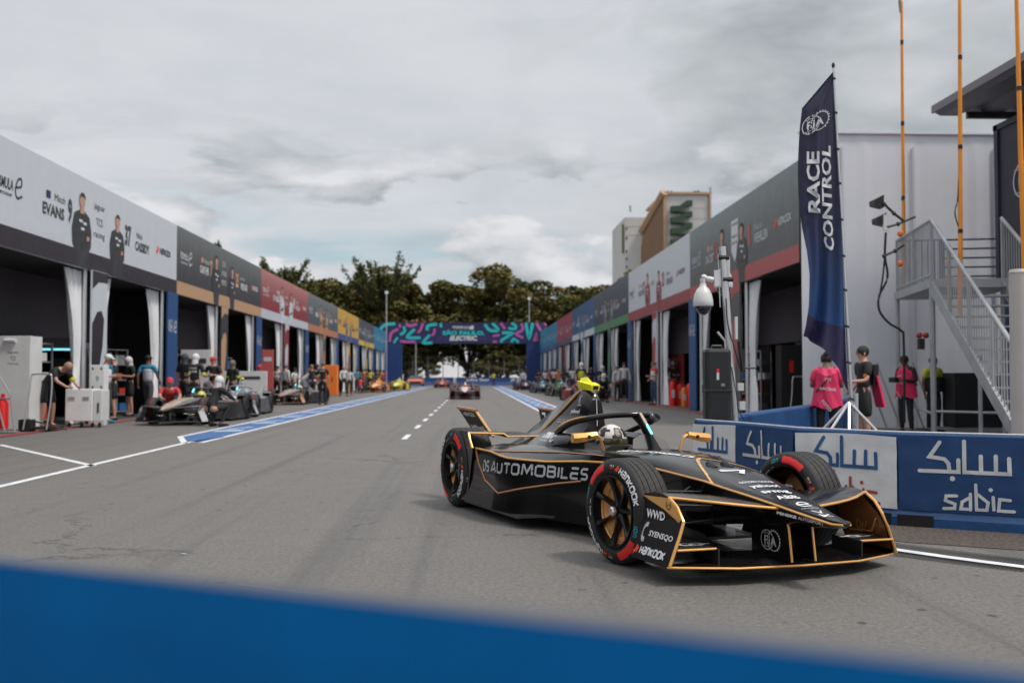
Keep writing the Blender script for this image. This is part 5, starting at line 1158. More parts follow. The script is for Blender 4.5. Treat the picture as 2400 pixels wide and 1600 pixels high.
# ------------------------------------------------------------------ trees
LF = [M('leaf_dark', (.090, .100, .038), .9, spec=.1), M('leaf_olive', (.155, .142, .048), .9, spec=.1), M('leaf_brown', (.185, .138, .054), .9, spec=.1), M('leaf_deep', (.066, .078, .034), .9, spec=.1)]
BARK = M('bark', (.05, .038, .03), .85, var=.3, vs_=4)
def leaf_quad(mb, p, r, rnd, mt, flatn=0.4):
    a = Vector((rnd.gauss(0, 1), rnd.gauss(0, 1), rnd.gauss(0, flatn))).normalized(); b_ = a.cross(Vector((rnd.gauss(0, .5), rnd.gauss(0, .5), 1))).normalized(); q = rnd.uniform(.5, 1.2) * r
    mb.add([p + a * q, p + b_ * q * .7, p - a * q * rnd.uniform(.6, 1), p - b_ * q * .7], [(0, 1, 2, 3)], mt)
def crown_mesh(seed, W, H0, H1, n, holes=0.3):
    rnd = random.Random(seed); mb = MB(); blobs = []
    for i in range(58):
        a = rnd.uniform(0, 2 * pi); rr = W * sqrt(rnd.random()) * .9; t = rnd.random() ** .8; zt = H0 + (H1 - H0) * sqrt(max(.12, 1 - .8 * (rr / W) ** 2)); z = H0 + (zt - H0) * (.12 + .88 * t) - .5
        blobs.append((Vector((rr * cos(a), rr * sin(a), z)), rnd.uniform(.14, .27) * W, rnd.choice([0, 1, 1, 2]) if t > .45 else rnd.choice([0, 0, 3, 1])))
    for i in range(n):
        c, r, tone = rnd.choice(blobs); d = Vector((rnd.gauss(0, 1), rnd.gauss(0, 1), rnd.gauss(0, 1))).normalized(); d.z *= .55
        if d.z < -.25 and rnd.random() < .7: d.z = abs(d.z)
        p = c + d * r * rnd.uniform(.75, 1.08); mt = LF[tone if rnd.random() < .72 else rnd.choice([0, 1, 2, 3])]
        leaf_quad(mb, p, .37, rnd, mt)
    br = MB(); hub = Vector((0, 0, H0 * .55))
    br.tube([(0, 0, 0), (.15, .1, H0 * .3), tuple(hub)], [.42, .34, .30], 8)
    for c, r, t in blobs[::2]: br.tube(catmull([hub, hub.lerp(c, .45) + Vector((0, 0, .4)), c], 3), [.22, .18, .14, .12, .08, .06, .04][:7], 5)
    return mb, br
def tree_objs(seed, W, H0, H1, n):
    c, t = crown_mesh(seed, W, H0, H1, n); return c, t
kinds = [tree_objs(3 + i, 8.2, (3.6, 4.2, 3.2)[i], (15.2, 16.6, 14.6)[i], 17000) for i in range(3)]
proto = []
TP = [(-47, 168, 0, 1.0), (-37.5, 158, 1, .95), (-30, 164, 2, 1.08), (-22.5, 156, 0, .95), (-14.5, 163, 1, .98), (-7.5, 160, 2, 1.06), (-1.0, 168, 0, 1.0), (5.5, 158, 1, 1.06), (11.5, 168, 2, 1.05), (-51, 150, 2, .92),
      (17.5, 160, 1, .90), (24.0, 158, 0, .90), (31, 166, 2, .92), (38, 160, 1, .85), (-58, 170, 1, 1.0)] + [(-52 + 8.5 * i, 180 + (i % 3) * 4, i % 3, 1.12 + .05 * ((i * 7) % 3)) for i in range(12) if i not in (5, 6, 7)] + [(-27, 152, 2, 1.0), (-42, 152, 0, .95), (-10.5, 157, 0, 1.0), (-19.5, 157, 2, 1.05), (2.2, 163, 1, 1.05)]
TD = ['tree at the left end of the row behind the crimson garage', 'broad olive tree behind the slate garage', 'rounded tree behind the amber garage', 'tree behind the graphite garage', 'tree over the left gantry leg', 'tree left of the middle of the gantry', 'tree behind the middle of the gantry',
      'tallest domed tree right of the middle of the gantry', 'tree behind the right half of the gantry', 'low tree behind the charcoal garage', 'tree over the right gantry leg', 'tree behind the cyan garage', 'tree behind the ruby garage', 'tree behind the royal blue garage', 'farthest tree at the left end of the row'] + ['second-row tree showing behind ' + q for q in ('the far left end of the row', 'the charcoal garage roof', 'the crimson garage roof', 'the slate garage roof', 'the amber garage roof', 'the right half of the gantry', 'the right leg of the gantry', 'the cyan garage roof', 'the royal blue garage roof')] + ['front tree filling the gap behind the slate garage roof', 'front tree filling the gap behind the charcoal garage roof', 'rounded tree between the left gantry leg and the middle', 'rounded tree just left of the gantry', 'tree standing right of the gantry middle']
for i, (x, y, k, sc) in enumerate(TP):
    t = thing('tree', TD[i], 'tree', (x, y, 0), i * 1.3, 'trees behind the end of the lane'); t.scale = (sc, sc, sc * random.uniform(1.03, 1.12))
    if k < len(kinds) and len(proto) <= k or all(p[0] != k for p in proto):
        c = kinds[k][0].build('crown', None, t); b_ = kinds[k][1].build('trunk', BARK, t); proto.append((k, c.data, b_.data))
    else:
        pr = [p for p in proto if p[0] == k][0]
        for nm, me in (('crown', pr[1]), ('trunk', pr[2])): o = bpy.data.objects.new(nm, me); COL.objects.link(o); o.parent = t
# big domed tree and two spiky conifers standing above the row
def conifer(label, x, y, zb, zt, W, seed):
    rnd = random.Random(seed); t = thing('conifer', label, 'tree', (x, y, 0), 0, 'spiky conifers above the tree line')
    tr = MB(); tr.tube([(0, 0, 0), (0, 0, zt - 1.5)], [.45, .12], 8); mb = MB()
    for i in range(60):
        a = rnd.uniform(0, 2 * pi); z0 = zb + (zt - zb) * rnd.uniform(.0, .75); ln_ = W * rnd.uniform(.55, 1.05) * (1 - .45 * (z0 - zb) / (zt - zb)); d = Vector((cos(a), sin(a), 0))
        rise = rnd.uniform(.45, 1.15) * ln_; p = [Vector((0, 0, z0)), d * ln_ * .5 + Vector((0, 0, z0 + rise * .2)), d * ln_ + Vector((0, 0, z0 + rise))]; pts = catmull(p, 8)
        tr.tube(pts[::3] + [pts[-1]], .06, 4)
        for j, q in enumerate(pts):
            if j < 3: continue
            for _ in range(15): leaf_quad(mb, q + Vector((rnd.gauss(0, .20), rnd.gauss(0, .20), rnd.gauss(0.05, .24))), .26, rnd, LF[rnd.choice([0, 3, 3, 0, 1])], 1.0)
    mb.build('crown', None, t); tr.build('trunk', BARK, t)
conifer('spiky dark conifer above the trees behind the crimson garage', -28.5, 150, 11, 16.4, 5.0, 5)
conifer('wide spiky conifer above the trees left of the gantry middle', -14.0, 152, 11.5, 15.6, 6.6, 9)
conifer('small conifer tips showing over the charcoal garage', -40.5, 150, 13, 20.4, 3.5, 12)
for i, (x, y, sc, lb) in enumerate(((3.6, 149, .33, 'low bush right of the middle of the gantry opening'), (7.6, 155, .38, 'low bush beside the right gantry leg'), (-9.5, 156, .40, 'low bush behind the left gantry leg'), (1.2, 172, .26, 'small bush far behind the middle of the gantry opening'))):
    t = thing('bush', lb, 'bush', (x, y, 0), i * .9, 'bushes behind the end fence'); t.scale = (sc * 1.5, sc * 1.5, sc)
    pr = proto[i % 3]
    for nm, me in (('foliage', pr[1]), ('stems', pr[2])): o = bpy.data.objects.new(nm, me); COL.objects.link(o); o.parent = t
# light poles near the gantry
for x, y, h_, lb in ((-9.6, 110, 10.6, 'thin pale pole rising left of the gantry'), (6.6, 118, 10.6, 'thin pale pole rising right of the gantry'), (-7.4, 128, 6.5, 'floodlight pole under the left end of the gantry')):
    t = thing('pole', lb, 'pole', (x, y, 0)); MB().tube([(0, 0, 0), (0, 0, h_)], [.09, .05], 8).build('mast', GALV, t); MB().box((0, 0, h_ - .2), (.35, .15, .3)).build('fitting', PANELW, t)
# ------------------------------------------------------------------ tower block on the right
def block():
    t = thing('tower_block', 'white and tan tower block with green zigzag fire stairs', 'building', (0, 0, 0)); Y = 230
    P = lambda px, py, dy=0: RV(px, py, Y, dy)
    def C(x, y): return (1440 + x / 7.127, 420 + y / 7.127)
    WALL = M('white_render', (.50, .49, .48), .8, var=.06, vs_=.2); TAN = M('tan_trim', (.42, .27, .17), .8, var=.05, vs_=.2); BR = M('tan_louvre', (.22, .13, .08), .8, var=.15, vs_=.15); GRN = M('green_railing', (.022, .055, .03), .6)
    def slab(nm, x0, y0, x1, y1, d0, d1, mt, par=t):
        a, b_ = C(x0, y0), C(x1, y1); p0, p1 = P(a[0], a[1]), P(b_[0], b_[1]); mb = MB(); mb.box(((p0.x + p1.x) / 2, Y + (d0 + d1) / 2, (p0.z + p1.z) / 2), (abs(p1.x - p0.x), d1 - d0, abs(p1.z - p0.z))); return mb.build(nm, mt, par)
    w1 = slab('wall', 870, 262, 1575, 1300, 0, 24, WALL); slab('wall', 262, 545, 640, 1600, 8, 30, WALL)
    slab('cornice', 820, 215, 1615, 262, -.5, 24, TAN); slab('corner_trim', 1575, 262, 1615, 1300, -.5, 24, TAN); slab('corner_trim', 815, 262, 870, 1300, -.5, 1, TAN)
    # raking tan side wall
    mb = MB(); q = [C(820, 225), C(815, 1300), C(400, 1500), C(470, 990)]; mb.add([P(*q[0]), P(*q[1]), P(*q[2], 12), P(*q[3], 12), P(q[0][0], q[0][1], 13), P(q[3][0], q[3][1], 20)], [(0, 1, 2, 3), (0, 3, 5, 4)]); mb.build('side_wall', BR, t)
    mb = MB(); mb.tube([P(*C(825, 222), -.4), P(*C(470, 985), 11.5)], 1.0, 6); mb.build('raking_trim', TAN, t)
    for k in range(5):
        y0 = 370 + 185 * k; pl = [(1280, y0), (1190, y0), (1060, y0 + 92), (930, y0 + 95), (930, y0 + 190), (1060, y0 + 190), (1190, y0 + 95), (1280, y0 + 92)]
        mb = MB(); mb.prism([C(*p) for p in pl], lambda u, v, tt: P(u, v, tt), -1.6, -.2); mb.build('fire_stair', GRN, t)
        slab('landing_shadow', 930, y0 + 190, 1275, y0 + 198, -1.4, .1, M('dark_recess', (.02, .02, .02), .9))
    for y0 in (738, 900, 1128, 1260, 1400): slab('window', 280, y0 - 16, 302, y0 + 18, 7.8, 8.0, M('dark_glass', (.01, .01, .012), .2))
    slab('green_strip', 228, 650, 252, 1150, 9, 10, M('climbing_green', (.12, .15, .04), .8)); slab('plant_room', 1080, 165, 1315, 213, 4, 14, M('plant_brown', (.06, .03, .025), .8))
    for x in (830, 910, 970, 1360, 1400, 1430): slab('roof_vent', x - 9, 180, x + 9, 214, 1, 2, M('dark_recess', (.02, .02, .02)))
    MB().tube([P(*C(270, 545)), P(*C(262, 440))], .25, 5).build('roof_aerial', GALV, t); MB().tube([P(*C(1608, 215)), P(*C(1600, 135))], .3, 5).build('roof_aerial', GALV, t)
    for y0 in (480, 660): slab('wall_joint', 1290, y0, 1575, y0 + 3, -.05, .0, M('joint_grey', (.30, .29, .28), .8))
    for y0 in (700, 852): slab('wall_joint', 262, y0, 560, y0 + 3, 7.95, 8.0, M('joint_grey', (.30, .29, .28), .8))
block()
# ------------------------------------------------------------------ barrier with cloth panels
BLUEC = M('blue_painted_concrete', (.004, .052, .165), .5, var=.12, vs_=4, bump=.25, bs=18)
BH = .72
def barrier(label, pts, group=None):
    t = thing('concrete_barrier', label, 'barrier', (*pts[0], 0), 0, group); o = Vector((*pts[0], 0)); mb = MB(); secs = []
    for i, p in enumerate(pts):
        def off(d): return offs(pts, d)[i]
        sec = []
        for d, z in ((.06, 0), (.055, .07), (.02, .12), (-.01, BH - .02), (-.03, BH), (-.19, BH), (-.21, BH - .02), (-.24, .14), (-.38, .07), (-.38, 0)):
            q = offs(pts, d)[i]; sec.append(Vector((q[0], q[1], z)) - o)
        secs.append(sec)
    mb.loft(secs, True, True, BLUEC); mb.build('body', BLUEC, t); return t, o
FB = BP
bt, bo = barrier('blue concrete barrier with white and blue cloth panels behind the turning car', FB, 'blue concrete barriers')
barrier('plain blue concrete barrier closing the back of the race control corner', [(2.28, 10.25), (3.4, 12.2), (5.3, 15.6), (8.1, 21.0)][::-1], 'blue concrete barriers')
WCL = M('white_cloth_panel', (.68, .68, .69), .75, var=.05, vs_=6, bump=.5, bs=5); BCL = M('blue_cloth_panel', (.010, .050, .155), .7, var=.06, bump=.3, bs=5); RUST = M('rust_ink', (.36, .06, .03), .6); BLI = M('blue_ink', (.02, .09, .24), .6)
ARAB = [[(.235, .69), (.118, .57), (.285, .555), (.33, .52), (.34, .455)], [(.005, .455), (.44, .455), (.44, .55)], [(.505, .70), (.505, .455), (.99, .455), (.985, .575)], [(.685, .47), (.685, .585)], [(.845, .47), (.845, .59)]]
SAB = [[(.415, .265), (.30, .262), (.29, .225), (.395, .20), (.39, .165), (.27, .16)], [(.565, .285), (.565, .16)], [(.555, .255), (.475, .22), (.46, .165), (.56, .165)], [(.625, .36), (.63, .165), (.74, .165), (.755, .225), (.645, .285)], [(.81, .27), (.815, .17)], [(.99, .25), (.88, .255), (.865, .165), (1.03, .165)]]
edge = offs(FB, .012)
for i, (mt, ia, il, lb) in enumerate(((WCL, BLI, RUST, 'narrow white cloth panel at the left end of the barrier'), (BCL, INKW, INKW, 'blue cloth panel second from the left end of the barrier'), (WCL, BLI, RUST, 'wrinkled white cloth panel in the middle of the barrier'), (BCL, INKW, INKW, 'large blue cloth panel at the right of the barrier'))):
    a, b_ = Vector((*edge[i], 0)) - bo, Vector((*edge[i + 1], 0)) - bo; W = (b_ - a).length; u_ = (b_ - a) / W; n_ = Vector((u_.y, -u_.x, 0)); rnd = random.Random(i); ph = rnd.random() * 9
    def wr(u, v, a=a, u_=u_, n_=n_, ph=ph, o=0.0): 
        z = BH - .025 - (.57 - v); d = .020 * (1 - (v / .57)) * 0 + .007 * noise.noise(Vector((u * 7 + ph, v * 9, ph))) + .006 * noise.noise(Vector((u * 22, v * 5 + ph, 2)))
        bt_ = .036
        return a + u_ * u + n_ * (bt_ + d + o - .014) + Vector((0, 0, z - .008 * (1 + sin(u * 5 + ph)) * (v / .57) ** 6))
    nx, nz_ = 30, 14; mb = MB(); mb.add([wr(.004 + (W - .008) * x / nx, .57 * z / nz_) for z in range(nz_ + 1) for x in range(nx + 1)], [(z * (nx + 1) + x, z * (nx + 1) + x + 1, (z + 1) * (nx + 1) + x + 1, (z + 1) * (nx + 1) + x) for z in range(nz_) for x in range(nx)])
    mb.build('cloth_panel', mt, bt, smooth=True)
    q = MB(); tw = W * (.67 if i < 3 else .60); x0 = W * .145
    def dense(pts, k=5): 
        o = []
        for p, r in zip(pts, pts[1:]): o += [(p[0] + (r[0] - p[0]) * j / k, p[1] + (r[1] - p[1]) * j / k) for j in range(k)]
        return o + [pts[-1]]
    hf = .46
    for st in ARAB:
        for x, y in st: q.flat(disc(x0 + x * tw, (y - .13) * .95, .0145, 10), lambda u, v: wr(u, v, o=.006), ia)
        q.flat(stroke([(x0 + x * tw, (y - .13) * .57 / .60) for x, y in dense(st)], .029), lambda u, v: wr(u, v, o=.006), ia)
    q.flat(disc(x0 + .372 * tw, (.40 - .13) * .95, .019), lambda u, v: wr(u, v, o=.006), ia)
    for st in SAB:
        for x, y in st: q.flat(disc(x0 + x * tw, (y - .13) * .95, .0115, 8), lambda u, v: wr(u, v, o=.006), il)
        q.flat(stroke([(x0 + x * tw, (y - .13) * .95) for x, y in dense(st)], .023), lambda u, v: wr(u, v, o=.006), il)
    q.flat(disc(x0 + .785 * tw, (.325 - .13) * .95, .015), lambda u, v: wr(u, v, o=.006), il)
    q.build('lettering', None, bt)
mb = MB()
for i in (2, 3, 4): 
    a, b_ = Vector((*offs(FB, .045)[i], 0)) - bo, Vector((*offs(FB, .045)[i + 1], 0)) - bo; c = a.lerp(b_, .12 if i == 3 else .8); mb.box(c + Vector((0, 0, .045)), (.26, .035, .09), atan2((b_ - a).y, (b_ - a).x))
mb.build('lift_slot', BLACK, bt)
lp = MB(); lp.tube([Vector((*p, BH + .004)) - bo for p in offs(FB, -.005)], .006, 5); lp.build('cloth_hem', WCL, bt)
# ------------------------------------------------------------------ blurred barrier right under the camera
t = thing('concrete_barrier', 'blurred blue barrier close under the camera across the bottom of the picture', 'barrier', (0, .7, 0), 0, 'blue concrete barriers')
FB2 = M('blue_sheet', (.001, .072, .22), .95, var=.15, vs_=3, spec=.08)
d = Vector((.77, -.39, 0)).normalized(); n = Vector((-d.y, d.x, 0)); mb = MB()
if n.y < 0: n = -n
o = Vector((-.115, -.020, .033))
mb.loft([[o + d * s + n * a + Vector((0, 0, z)) for a, z in ((-.30, 0), (-.22, .25), (-.012, .94), (.0, .975), (.0, .3), (.0, 0))] for s in (-3.5, -1.7, -.8, -.4, 0, .4, .8, 1.7, 3.0)], True, True, FB2); mb.build('body', FB2, t)
mb = MB(); mb.loft([[o + d * s + n * a + Vector((0, 0, z + .004 * sin(s * 9))) for a, z in ((.002, .972), (.004, .980), (.022, .976), (.034, .92), (.034, .2))] for s in [-3.5 + .25 * k for k in range(27)]], False, False); mb.build('banner_cloth', M('pale_cloth', (.22, .22, .23), .8, var=.1), t)
# ------------------------------------------------------------------ flag
def flag():
    Y = 11.0; t = thing('feather_flag', 'tall navy RACE CONTROL feather flag on a tripod behind the barrier', 'flag', (GX(1998, Y), Y, 0)); o = Vector(t.location)
    P = lambda px, py, d=0.0: RV(px, py, Y, d) - o
    C = lambda x, y: (1850 + x / 1.96, 130 + y / 1.96)
    top = P(1953, 160); z0 = P(1998, 1003).z; base = Vector((.03, 0, .45))
    mb = MB(); mb.tube([base, P(1995, 940), P(1978, 600), top], [.021, .021, .017, .012], 10); mb.build('pole', ALU, t); mb = MB()
    for py in (185, 265, 350, 430, 515, 600, 680, 765, 850, 935): q = 1953 + (py - 160) * 45 / 843; mb.tube([P(q - 1, py + 2), P(q + 1, py - 2)], .026 * (.7 + .4 * (py / 900)), 8)
    mb.ball(top + Vector((0, 0, .03)), (.02, .02, .035), 8); mb.build('pole_clip', BLACK, t)
    L_ = [(200, 76), (62, 240), (54, 340), (47, 500), (46, 640), (56, 790), (72, 900), (82, 1010), (80, 1150), (70, 1240), (62, 1290)]
    def edgeL(v):      # v 0..1 from top to bottom
        k = v * (len(L_) - 1); i = min(int(k), len(L_) - 2); f = k - i; return (L_[i][0] + (L_[i + 1][0] - L_[i][0]) * f, L_[i][1] + (L_[i + 1][1] - L_[i][1]) * f)
    def edgeR(v): y = 78 + v * (1545 - 78); return (203 + (y - 60) * 68 / 1480, y)
    def S(u, v, off=0.0):      # u 0 at outer edge, 1 at pole
        vv = max(0.0, min(1.0, v)); a, b_ = edgeL(vv), edgeR(vv); w_ = (1 - u) ; y = a[1] + (b_[1] - a[1]) * (u ** 2.0) + 8 * sin(pi * u) * vv ** 2; x = a[0] + (b_[0] - a[0]) * u
        fold = .09 * sin(u * 7 + v * 6) * (1 - u) * (.3 + v) + .035 * sin(u * 19 + v * 9) * (.2 + v) * (1 - u * .5)
        return P(*C(x, y), fold - off)
    nu, nv = 26, 70; mb = MB(); mb.add([S(i / nu, j / nv) for j in range(nv + 1) for i in range(nu + 1)], [(j * (nu + 1) + i, j * (nu + 1) + i + 1, (j + 1) * (nu + 1) + i + 1, (j + 1) * (nu + 1) + i) for j in range(nv) for i in range(nu)])
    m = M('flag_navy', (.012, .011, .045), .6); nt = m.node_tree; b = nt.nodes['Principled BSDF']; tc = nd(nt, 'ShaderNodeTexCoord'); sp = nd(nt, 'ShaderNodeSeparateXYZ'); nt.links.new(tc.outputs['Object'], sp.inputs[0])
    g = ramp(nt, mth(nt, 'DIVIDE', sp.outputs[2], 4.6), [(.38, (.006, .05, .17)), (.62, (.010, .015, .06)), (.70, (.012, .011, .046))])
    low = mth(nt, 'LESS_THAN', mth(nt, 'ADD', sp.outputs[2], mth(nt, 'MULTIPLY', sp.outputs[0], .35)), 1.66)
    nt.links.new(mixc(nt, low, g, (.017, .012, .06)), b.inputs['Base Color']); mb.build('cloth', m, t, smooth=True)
    # lettering: u' runs up the flag, v' towards the outer edge
    q = MB(); BT = lambda uc, vc, ku, kv: (lambda a, c: S(uc - c * ku, vc - a * kv, .045))
    K = 1 / .62; KV = 1 / 3.35
    for f in (txtw('RACE', .58, .17, bold=.03),): q.flat(f, BT(.45, .455, K * 1.1, KV * 1.1), INKW)
    for f in (txtw('CONTROL', 1.02, .14, bold=.03),): q.flat(f, BT(.78, .575, K * 1.1, KV * 1.1), INKW)
    for a in fia(.47): q.flat(a, lambda x, y: P(*C(112 + x * 233 * 1.96 / 2.2 * 2.3 * .42, 315 - y * 233 * 1.96 / 2.2 * 2.3 * .42 - x * 90), -.055), INKW)
    q.build('lettering', INKW, t)
    hub = P(1990, 942); hub.y = 0; mb = MB()
    mb.tube([Vector((.03, 0, .02)), Vector((.03, 0, hub.z + .1))], .03, 10); mb.build('tripod_post', ALU, t)
    for a in (-155, -112, -30, 60, 150): MB().tube([hub, hub + Vector((.78 * cos(radians(a)), .78 * sin(radians(a)), -hub.z + .02))], .016, 8).build('tripod_leg', ALU, t)
flag()
# ------------------------------------------------------------------ camera mast
def mast():
    Y = 10.1; t = thing('camera_mast', 'leaning aluminium mast carrying two white dome cameras at the barrier corner', 'mast', (GX(1722, Y), Y, 0)); o = Vector(t.location)
    P = lambda px, py, d=0.0: RV(px, py, Y, d) - o
    foot = P(1722, 985); foot2 = Vector((.03, 0, .0)); MB().tube([foot2, foot, P(1693, 578)], .037, 14).build('pole', ALU, t, smooth=50)
    WPL = M('white_plastic', (.60, .60, .61), .35, coat=.3)
    for nm, px, py, dd, k, ax in (('near', 1648, 718, 0, 1.0, 1672), ('far', 1716, 668, .35, .95, 1705)):
        c = P(px, py, dd); r = .104 * k; mb = MB()
        mb.lathe([(.0, .0), (r * .93, .0), (r, .012), (r * .97, .06), (r * .86, .12), (r * .62, .175), (r * .35, .205), (r * .30, .235), (0, .235)], 22, WPL, c=c); dm = mb.build('dome_camera', WPL, t, smooth=50)
        MB().ball(c + Vector((0, 0, -.005)), (r * .72, r * .72, r * .80), 16).build('dome_glass', M('smoked_dome', (.01, .01, .012), .08, coat=1), dm, smooth=True); MB().tube([c + Vector((r * .6 * 1.2 * cos(a), .0, -r * .78 * 1.05 * sin(a))) for a in [pi * j / 8 * .5 for j in range(9)]], .008, 5).build('dome_guard', WPL, dm)
        arm = P(ax, py - 62, dd * .4); MB().tube(catmull([c + Vector((0, 0, .22)), c + Vector((0, 0, .30)), c.lerp(arm, .35) + Vector((0, 0, .19)), arm], 4), [.026, .028, .030, .030] * 4, 8).build('arm', WPL, dm, smooth=60) if nm == 'near' else None
    MB().box(P(1681, 652), (.062, .03, .165), mat=WPL).build('bracket', WPL, t); MB().box(P(1712, 625, .1), (.03, .05, .22)).build('bracket', WPL, t); MB().tube([P(1683, 595), P(1688, 720)], .006, 6).build('rod', WPL, t)
    mb = MB()
    for px, py in ((1695, 604), (1704, 655)): mb.tube([P(px - 11, py, -.02), P(px + 12, py, -.02)], .026, 8)
    mb.tube(catmull([P(1699, 700, -.045), P(1703, 760, -.05), P(1722, 830, -.05), P(1735, 870, -.03)], 5), .007, 5); mb.tube(catmull([P(1712, 860, -.045), P(1722, 920, -.05), P(1728, 960, -.05), P(1745, 985, 0)], 5), .005, 5, RUBBER); mb.build('cable_clamp', BLACK, t)
    for a, b_ in (((1722, 742), (1728, 795)), ((1729, 897), (1742, 915)), ((1733, 940), (1746, 960))): p, q = P(*a, -.02), P(*b_, .02); MB().box((p + q) / 2, (abs(q.x - p.x), .05, abs(q.z - p.z))).build('junction_box', WPL, t)
    MB().tube([P(1682, 778), P(1700, 800), P(1702, 850)], .012, 6).build('antenna', WPL, t); mb = MB(); mb.tube([P(1732, 800), P(1740, 870)], .02, 6); mb.box(P(1742, 840, .05), (.05, .05, .2)); mb.tube([P(1745, 862), P(1772, 862)], .012, 6); mb.build('clamp_arm', BLACK, t)
    c = thing('equipment_case', 'tall black equipment case hanging beside the camera mast', 'case', (GX(1680, 10.0), 10.0, .50)); c.scale = (1.12, 1, 1.02)
    MB().box((0, 0, .50), (.235, .17, .84)).build('case_body', M('black_case', (.012, .013, .014), .45, var=.3), c, bevel=.035)
    MB().box((0, 0, .50), (.245, .18, .02)).build('case_seam', BLACK, c, bevel=.004); MB().tube([(-.05, 0, .91), (-.04, 0, .945), (.04, 0, .945), (.05, 0, .91)], .014, 6).build('handle', BLACK, c)
    mb = MB(); mb.box((-.01, -.0855, .66), (.022, .004, .10), mat=INKW); mb.box((-.01, -.088, .70), (.022, .003, .035), mat=REDI); mb.box((.035, -.0855, .56), (.035, .004, .03), mat=M('grey_label', (.2, .2, .2))); mb.build('case_label', None, c)
    for x in (-.08, .08): MB().box((x, -.088, .15), (.03, .006, .05)).build('latch', STEEL, c)
mast()
# ------------------------------------------------------------------ race control side: tent wall, stairs, containers, poles
tw = thing('tent_wall', 'large white tent end wall behind the staircase', 'wall', (7.45, 22.3, 0))
WF = M('white_tent_sheet', (.70, .71, .76), .75, var=.05, vs_=.7, bump=.2, bs=1.5)
mb = MB(); N_ = 40; mb.loft([[Vector((7.4 * i / N_, .008 * sin(i * 2.2) * (1 if i % 7 < 2 else .25), z)) for z in (0, 2, 4, 6.72)] for i in range(N_ + 1)], False, False); mb.build('sheet', WF, tw)
mb = MB()
for x in (.62, .95, 2.6, 4.5): mb.box((x, -.03, 3.2), (.05, .03, 6.4))
mb.build('seam', M('tent_seam', (.55, .56, .60), .7), tw); MB().box((3.7, 0, 6.72), (7.5, .12, .04)).build('top_rail', WF, tw)
TY = Vector((.20, .98, 0)); TX = Vector((.98, -.20, 0)); SO = Vector((8.66, 18.45, 0))
st = thing('staircase', 'grey metal staircase with barred handrails leading up to the containers', 'staircase', tuple(SO))
Q = lambda a, b_, z: TX * a + TY * b_ + Vector((0, 0, z))
ZT, ZB, RUN = 3.0, .35, -4.75
def bar(mb, a, b_, r=.02, n=6): mb.tube([a, b_], r, n)
for a in (0, 1.25):                     # stringers, rails and balusters on both sides of the flight
    mb = MB(); mb.loft([[Q(a - .03, b_, z), Q(a + .03, b_, z), Q(a + .03, b_, z - .26), Q(a - .03, b_, z - .26)] for b_, z in ((.05, ZT), (RUN, ZB))], True, True); mb.build('stringer', GALV, st)
    mb = MB(); bar(mb, Q(a, .0, ZT + 1.12), Q(a, RUN, ZB + 1.12), .034, 8)
    for k in range(37):
        f = k / 36; bar(mb, Q(a, RUN * f, ZT + (ZB - ZT) * f - .02), Q(a, RUN * f, ZT + (ZB - ZT) * f + 1.12), .011 if k % 9 else .024, 5)
    mb.build('handrail', GALV, st)
mb = MB()
for k in range(13): f = (k + .5) / 13; mb.box(Q(.625, RUN * f, ZT + (ZB - ZT) * f - .08), (1.2, .27, .03), rot=Matrix.Rotation(radians(-11.5), 3, 'Z'))
mb.build('tread', GALV, st)
MB().box(Q(.75, 1.5, ZT - .09), (1.6, 3.1, .16), rot=Matrix.Rotation(radians(-11.5), 3, 'Z')).build('landing', GALV, st)
mb = MB(); bar(mb, Q(0, 0, ZT + 1.12), Q(0, 3.0, ZT + 1.12), .03); bar(mb, Q(0, 0, ZT + .08), Q(0, 3.0, ZT + .08), .02)
for k in range(27): bar(mb, Q(0, 3.0 * k / 26, ZT), Q(0, 3.0 * k / 26, ZT + 1.12), .011 if k % 13 else .026, 5)
mb.build('handrail', GALV, st); mb = MB()
for zz in (.12, .32, .52, .72, .92, 1.12): bar(mb, Q(.9, 3.0, ZT + zz), Q(2.2, 3.0, ZT + zz), .022)
for k in range(8): bar(mb, Q(.0 + k * .13, 3.0, ZT), Q(k * .13, 3.0, ZT + 1.12), .018)
bar(mb, Q(0, 3, ZT + 1.12), Q(.95, 3, ZT + 1.12), .022); bar(mb, Q(.92, 3, ZT), Q(.92, 3, ZT + 1.12), .06); mb.build('back_railing', M('blue_grey_steel', (.09, .10, .14), .5), st)
for a, b_, z, r in ((0, 3.0, ZT, .05), (0, .02, ZT, .055), (1.25, .02, ZT, .04), (.2, -2.2, 1.6, .035), (1.3, -1.2, 2.2, .05)): MB().tube([Q(a, b_, 0), Q(a, b_, z - .1)], r, 8).build('leg', GALV, st)
mb = MB(); bar(mb, Q(0, 3.0, .62), Q(0, .02, .45), .025); bar(mb, Q(0, .02, .5), Q(1.3, -.9, .5), .025); mb.build('brace', GALV, st)
cn = thing('container', 'dark navy upper container with round emblem at the top of the stairs', 'container', (11.18, 20.8, 0)); CNM = M('container_navy', (.020, .019, .038), .5, var=.1)
MB().box((1.5, -3.3, 4.75), (3.0, 6.6, 3.5)).build('body', CNM, cn); mb = MB()
for y in (-.1, -6.5): mb.box((-.01, y, 4.75), (.07, .14, 3.52))
mb.box((-.01, -3.3, 6.46), (.07, 6.6, .12)); mb.box((-.01, -3.3, 3.04), (.07, 6.6, .14)); mb.build('corner_post', M('container_edge', (.03, .03, .05), .5), cn)
q = MB(); cf = lambda a, c: Vector((-.03, -1.15 - a, 5.15 + c))
for a in fia(.85): q.flat(mv(a, .15, 0), cf, INKW)
